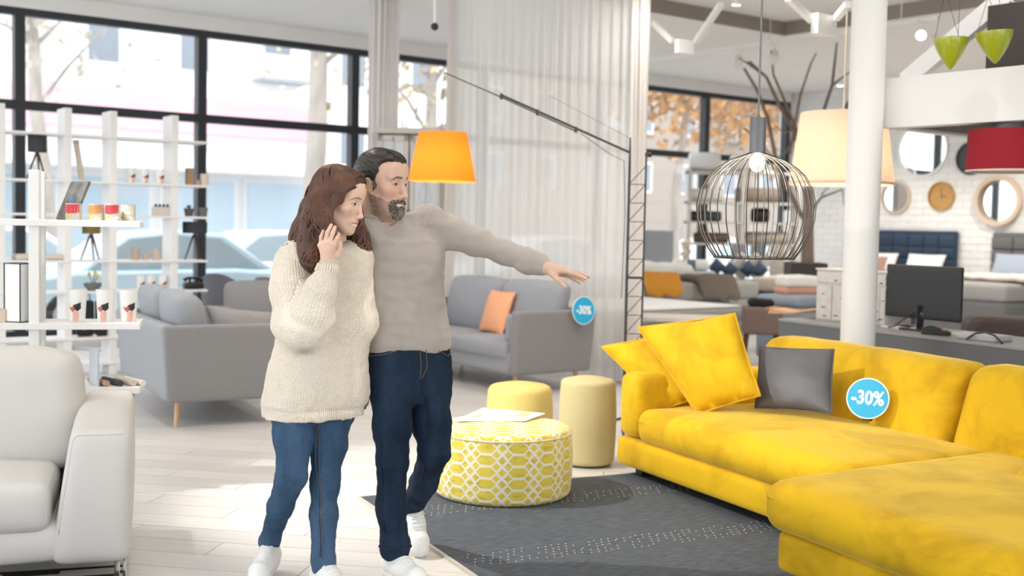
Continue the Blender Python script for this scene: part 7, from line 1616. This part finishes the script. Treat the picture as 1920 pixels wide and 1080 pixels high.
f.cone(W3(626, 468, 4.86), W3(630, 430, 4.85), .046, .05, k=.006, sub=True)
cream = knit_mat('cream_chunky_knit', (.90, .805, .675), .0115, .0125, .9, .0055, var=.05, vs=90)
axw = (W3(588, 781, 4.84), W3(620, 465, 4.85))
sw = dress('sweater', f, cream, wom, folds=((6, .010, 2), (Vector((16, 16, 9)), .008, 7), (Vector((26, 26, 34)), .003, 5)), it=2, bones=[(*axw, .19), (sR, eR, .085), (eR, wR, .08), (sL, eL, .075)])
# ribbed hem and cuff: one raised rib after another
rib = MB(); c0 = W3(587, 772, 4.84)
fr_ = []
for k in range(110):
    a = 2 * PI * k / 110; dr_ = Vector((math.cos(a), math.sin(a), 0)); col = []
    for y_ in (762, 770, 779): col.append(list(W3(587, y_, 4.84) + dr_ * .15))
    q = f.project(col, .0005, 6); rib.tube([Vector(p) for p in q], .0036, 5)
rib.build('ribbed_hem', mat('cream_rib', (.90, .805, .675), .95), sw, smooth=180)['kind'] = 'stuff'
rib = MB(); axc = (wR - W3(612, 512, 4.62)).normalized(); xc = axc.orthogonal().normalized(); yc = axc.cross(xc)
for k in range(26):
    a = 2 * PI * k / 26; dr_ = xc * math.cos(a) + yc * math.sin(a); q = f.project([list(W3(612, 512, 4.62).lerp(wR, u_) + dr_ * .05) for u_ in (.15, .5, .85)], .0005, 5); rib.tube([Vector(p) for p in q], .0032, 5)
rib.build('ribbed_cuff', mat('cream_rib', (.90, .805, .675), .95), sw, smooth=180)['kind'] = 'stuff'
# jeans
f = Field(*fbox_([*hipW, *kneeW, *ankW, W3(588, 740, 4.84)], .15), .0055)
f.loft(lv_px([(740, 590, 66), (765, 588, 72), (790, 587, 70), (800, 587, 60)], 4.84, WBASE), YAW_W, k=.03)
f.chain([hipW[0], W3(550, 820, 4.74), kneeW[0], W3(525, 950, 4.80), ankW[0], W3(504, 1020, 4.92)], [.086, .078, .059, .050, .040, .040], k=.03)
f.chain([hipW[1], W3(616, 830, 4.83), kneeW[1], W3(607, 965, 4.79), ankW[1], W3(606, 1060, 4.77)], [.086, .074, .057, .055, .046, .046], k=.03)
jw = denim_mat('mid_blue_denim', (.022, .052, .105), (.075, .135, .225)); jn = dress('jeans', f, jw, wom, folds=((Vector((9, 9, 22)), .004, 13), (Vector((22, 22, 50)), .0024, 16)), it=2)
seam(f, [W3(600, 790, 4.74), W3(597, 870, 4.73), W3(600, 950, 4.72), W3(603, 1045, 4.71)], jn, st_m, .0014); seam(f, [W3(595, 790, 4.74), W3(592, 870, 4.73), W3(595, 950, 4.72), W3(598, 1045, 4.71)], jn, jw, .0028); seam(f, [W3(575, 900, 4.65), W3(545, 905, 4.63), W3(530, 890, 4.63)], jn, jw, .003)
aS = ankW[0] + WBASE; dS = Vector((-.10, -.97, -.10)).normalized(); hl = Vector((aS.x, aS.y, .03)) - dS * .065; shoe(wom, hl, hl + dS * .265, .1, WBASE, up_m=white_shoe, sole_m=shoe_sole)
aS = ankW[1] + WBASE; dS = Vector((.62, -.785, 0)); hl = Vector((aS.x, aS.y, 0)) - dS * .065; shoe(wom, hl, hl + dS * .265, .1, WBASE, up_m=white_shoe, sole_m=shoe_sole)
# hair: long waves over the near shoulder and behind the far cheek
lo, hi = fbox_([W3(560, 310, 4.80), W3(700, 520, 4.80), W3(640, 400, 4.60), W3(640, 400, 5.02)], .08); f = Field(lo, hi, .0032)
Rw = np.array(HW); HX = lambda v: Vector(HW @ (Vector(v) * 1.03)) + OW
f.ell(HX((0, -.020, .038)), (.086, .112, .096), R=Rw, k=.01); f.ell(HX((0, .042, .075)), (.058, .046, .040), R=Rw, k=.03); f.ell(HX((0, -.07, -.05)), (.078, .07, .10), R=Rw, k=.04)
nearx = 1   # x to the right ear = the side turned to us
f.chain([HX((.062, .010, .03)), W3(604, 388, 4.76), W3(597, 425, 4.745), W3(588, 462, 4.71), W3(587, 488, 4.685), W3(594, 508, 4.675)], [.040, .058, .062, .052, .038, .012], k=.035)
f.chain([W3(592, 400, 4.82), W3(574, 435, 4.79), W3(563, 452, 4.77), W3(552, 462, 4.755)], [.06, .052, .038, .016], k=.03)
f.chain([W3(612, 400, 4.745), W3(606, 440, 4.72), W3(602, 470, 4.69)], [.034, .032, .026], k=.03)
f.chain([HX((-.066, .035, .02)), HX((-.070, .045, -.05)), W3(672, 446, 4.90), W3(676, 468, 4.88), W3(670, 486, 4.87)], [.022, .026, .036, .036, .016], k=.03)
f.ell(HX((0, .118, .008)), (.062, .052, .066), R=Rw, k=.012, sub=True); f.ell(HX((.030, .085, -.055)), (.058, .060, .085), R=Rw, k=.012, sub=True); f.ell(HX((.05, .088, .018)), (.038, .046, .045), R=Rw, k=.012, sub=True); f.ell(HX((.058, .060, -.068)), (.052, .058, .066), R=Rw, k=.014, sub=True)
V, Q = f.surface(); V = relax(V, Q, 1); g = f.grad(V); ws_ = np.clip((OW.z + .02 - V[:, 2]) / .12, 0, 1); V = V + g * (.0016 * vnoise(V, Vector((70, 70, 12)), 3) + ws_ * (.007 * np.sin(V[:, 2] * 62 + 5 * vnoise(V, 9, 4)) + .004 * vnoise(V, 22, 8)))[:, None]
hairw = mat('chestnut_hair', (.060, .022, .013), .6, var=.35, vscale=30, stretch=(3, 3, .4), spec=.6); hr = link('hair', np_mesh('hair', V, Q), hairw, wom)
rs = np.random.RandomState(5); m_ = 420; t_ = rs.uniform(-.10, .095, m_); side = np.where(rs.rand(m_) < .72, 1., -1.); stt = np.array([list(HX((s_ * abs(rs.normal(.012, .014)), t, .14))) for t, s_ in zip(t_, side)])
xr = np.array(HW.col[0]); bk_ = -np.array(HW.col[1]); cen = np.array(OW)
def flw(p, d, i):
    rel = (p - cen) @ xr; s_ = np.where(rel > 0, 1, -1)[:, None]; out = np.clip((14 - i) / 14, 0, 1); return np.tile((0, 0, -1.), (len(p), 1)) * (.5 + .06 * i) + s_ * xr * out * 1.3 + bk_ * (.35 * out)
pth = strands(f, stt, np.tile((0, 0, -1.), (m_, 1)), 46, .0095, flw, .003, 6, off=.004, wave=.55, freq=30)
low = V[rs.choice(len(V), 620, False)]; low = low[(low[:, 2] < OW.z + .06)]; pt2 = strands(f, low, np.tile((0, 0, -1.), (len(low), 1)), 30, .0085, lambda p, d, i: np.tile((0, 0, -1.), (len(p), 1)) + bk_ * .12, .003, 7, off=.004, wave=.8, freq=36)
strand_mesh(pt2, .0042, .25, rs.uniform(.5, 1, len(low)), 5).build('wavy_locks', mat('chestnut_locks', (.105, .040, .022), .42, var=.5, vscale=14, spec=.5), hr, smooth=180)['kind'] = 'stuff'
o = strand_mesh(pth, .0040, .3, rs.uniform(.55, 1, m_), 4).build('wavy_locks', mat('chestnut_locks', (.105, .040, .022), .36, var=.5, vscale=14, spec=.6), hr, smooth=180); o['kind'] = 'stuff'
cl = MB(); rnd = random.Random(9)       # loose curls at the ends
for (x, y, D, ln, sp) in ((676, 470, 4.86, .09, .014), (684, 462, 4.87, .10, .016), (668, 478, 4.85, .08, .012), (680, 482, 4.86, .05, .012), (594, 495, 4.645, .08, .012), (584, 490, 4.65, .07, .012), (560, 455, 4.73, .08, .010), (602, 485, 4.66, .07, .010), (572, 452, 4.73, .08, .012)):
    p0 = W3(x, y - 8, D)
    for q in range(5):
        ph = rnd.uniform(0, 6.3); dx = rnd.uniform(-.012, .012); pts = []
        for k in range(16): u_ = k / 15; pts.append(p0 + Vector((dx + sp * math.cos(ph + u_ * 9) + (-.06 * u_ * u_ if x < 570 else 0), sp * math.sin(ph + u_ * 9) * .8, -ln * u_ + (.05 * u_ if x < 570 else 0))))
        cl.tube(pts, [.0028 * (1 - .7 * k / 15) for k in range(16)], 5)
cl.build('loose_curls', MATS['chestnut_locks'], hr, smooth=180)['kind'] = 'stuff'
MB().ball(HX((.079, -.004, -.045)), .004, n=10, m=6).build('earring', mat('gold', (.8, .55, .2), .25, 1.0), wom, smooth=180)
# ================================================================ added lighting: rows of invented ceiling spots to brighten the sales floor
lab = 'small lit white spot lamp added on the ceiling to light the sales floor'
k = 0
for n_ in (5.2, 7.6, 10.0):
    for t_ in (-5.5, -3.2, -.9, 1.4, 3.7, 6.0):
        top = wl(t_, n_, ZU)
        if n_ == 5.2 and 2.5 < t_ < 5: top = wl(t_, 6.4, ZU)      # clear of the sheer curtain
        spot_fix('added_ceiling_spot', lab, top, wl(t_ + .3, n_ - .6, 0), lit=1, cone=125, grp='added ceiling spots above the sales floor', energy=SPOT_W * (1.25 if n_ < 6 else 1.0 if n_ < 9 else .55) * (.6 if t_ < -3 else 1))
for n_, t_ in ((5.2, 9.6), (7.6, 9.6), (5.2, 11.6), (2.6, 11.2)):
    spot_fix('added_ceiling_spot', lab, wl(t_, n_, ZC), wl(t_ + .5, n_ - .2, 0), lit=1, cone=125, grp='added ceiling spots above the sales floor', energy=SPOT_W * 3.0)
spot_fix('added_ceiling_spot', lab, Vector((-3.3, 5.6, ZU)), Vector((.1, 6.4, 0)), lit=1, cone=46, grp='added ceiling spots above the sales floor', energy=KEY_W, warm=(1, .95, .88))  # unseen key spot, placed to match the ottoman's shadow
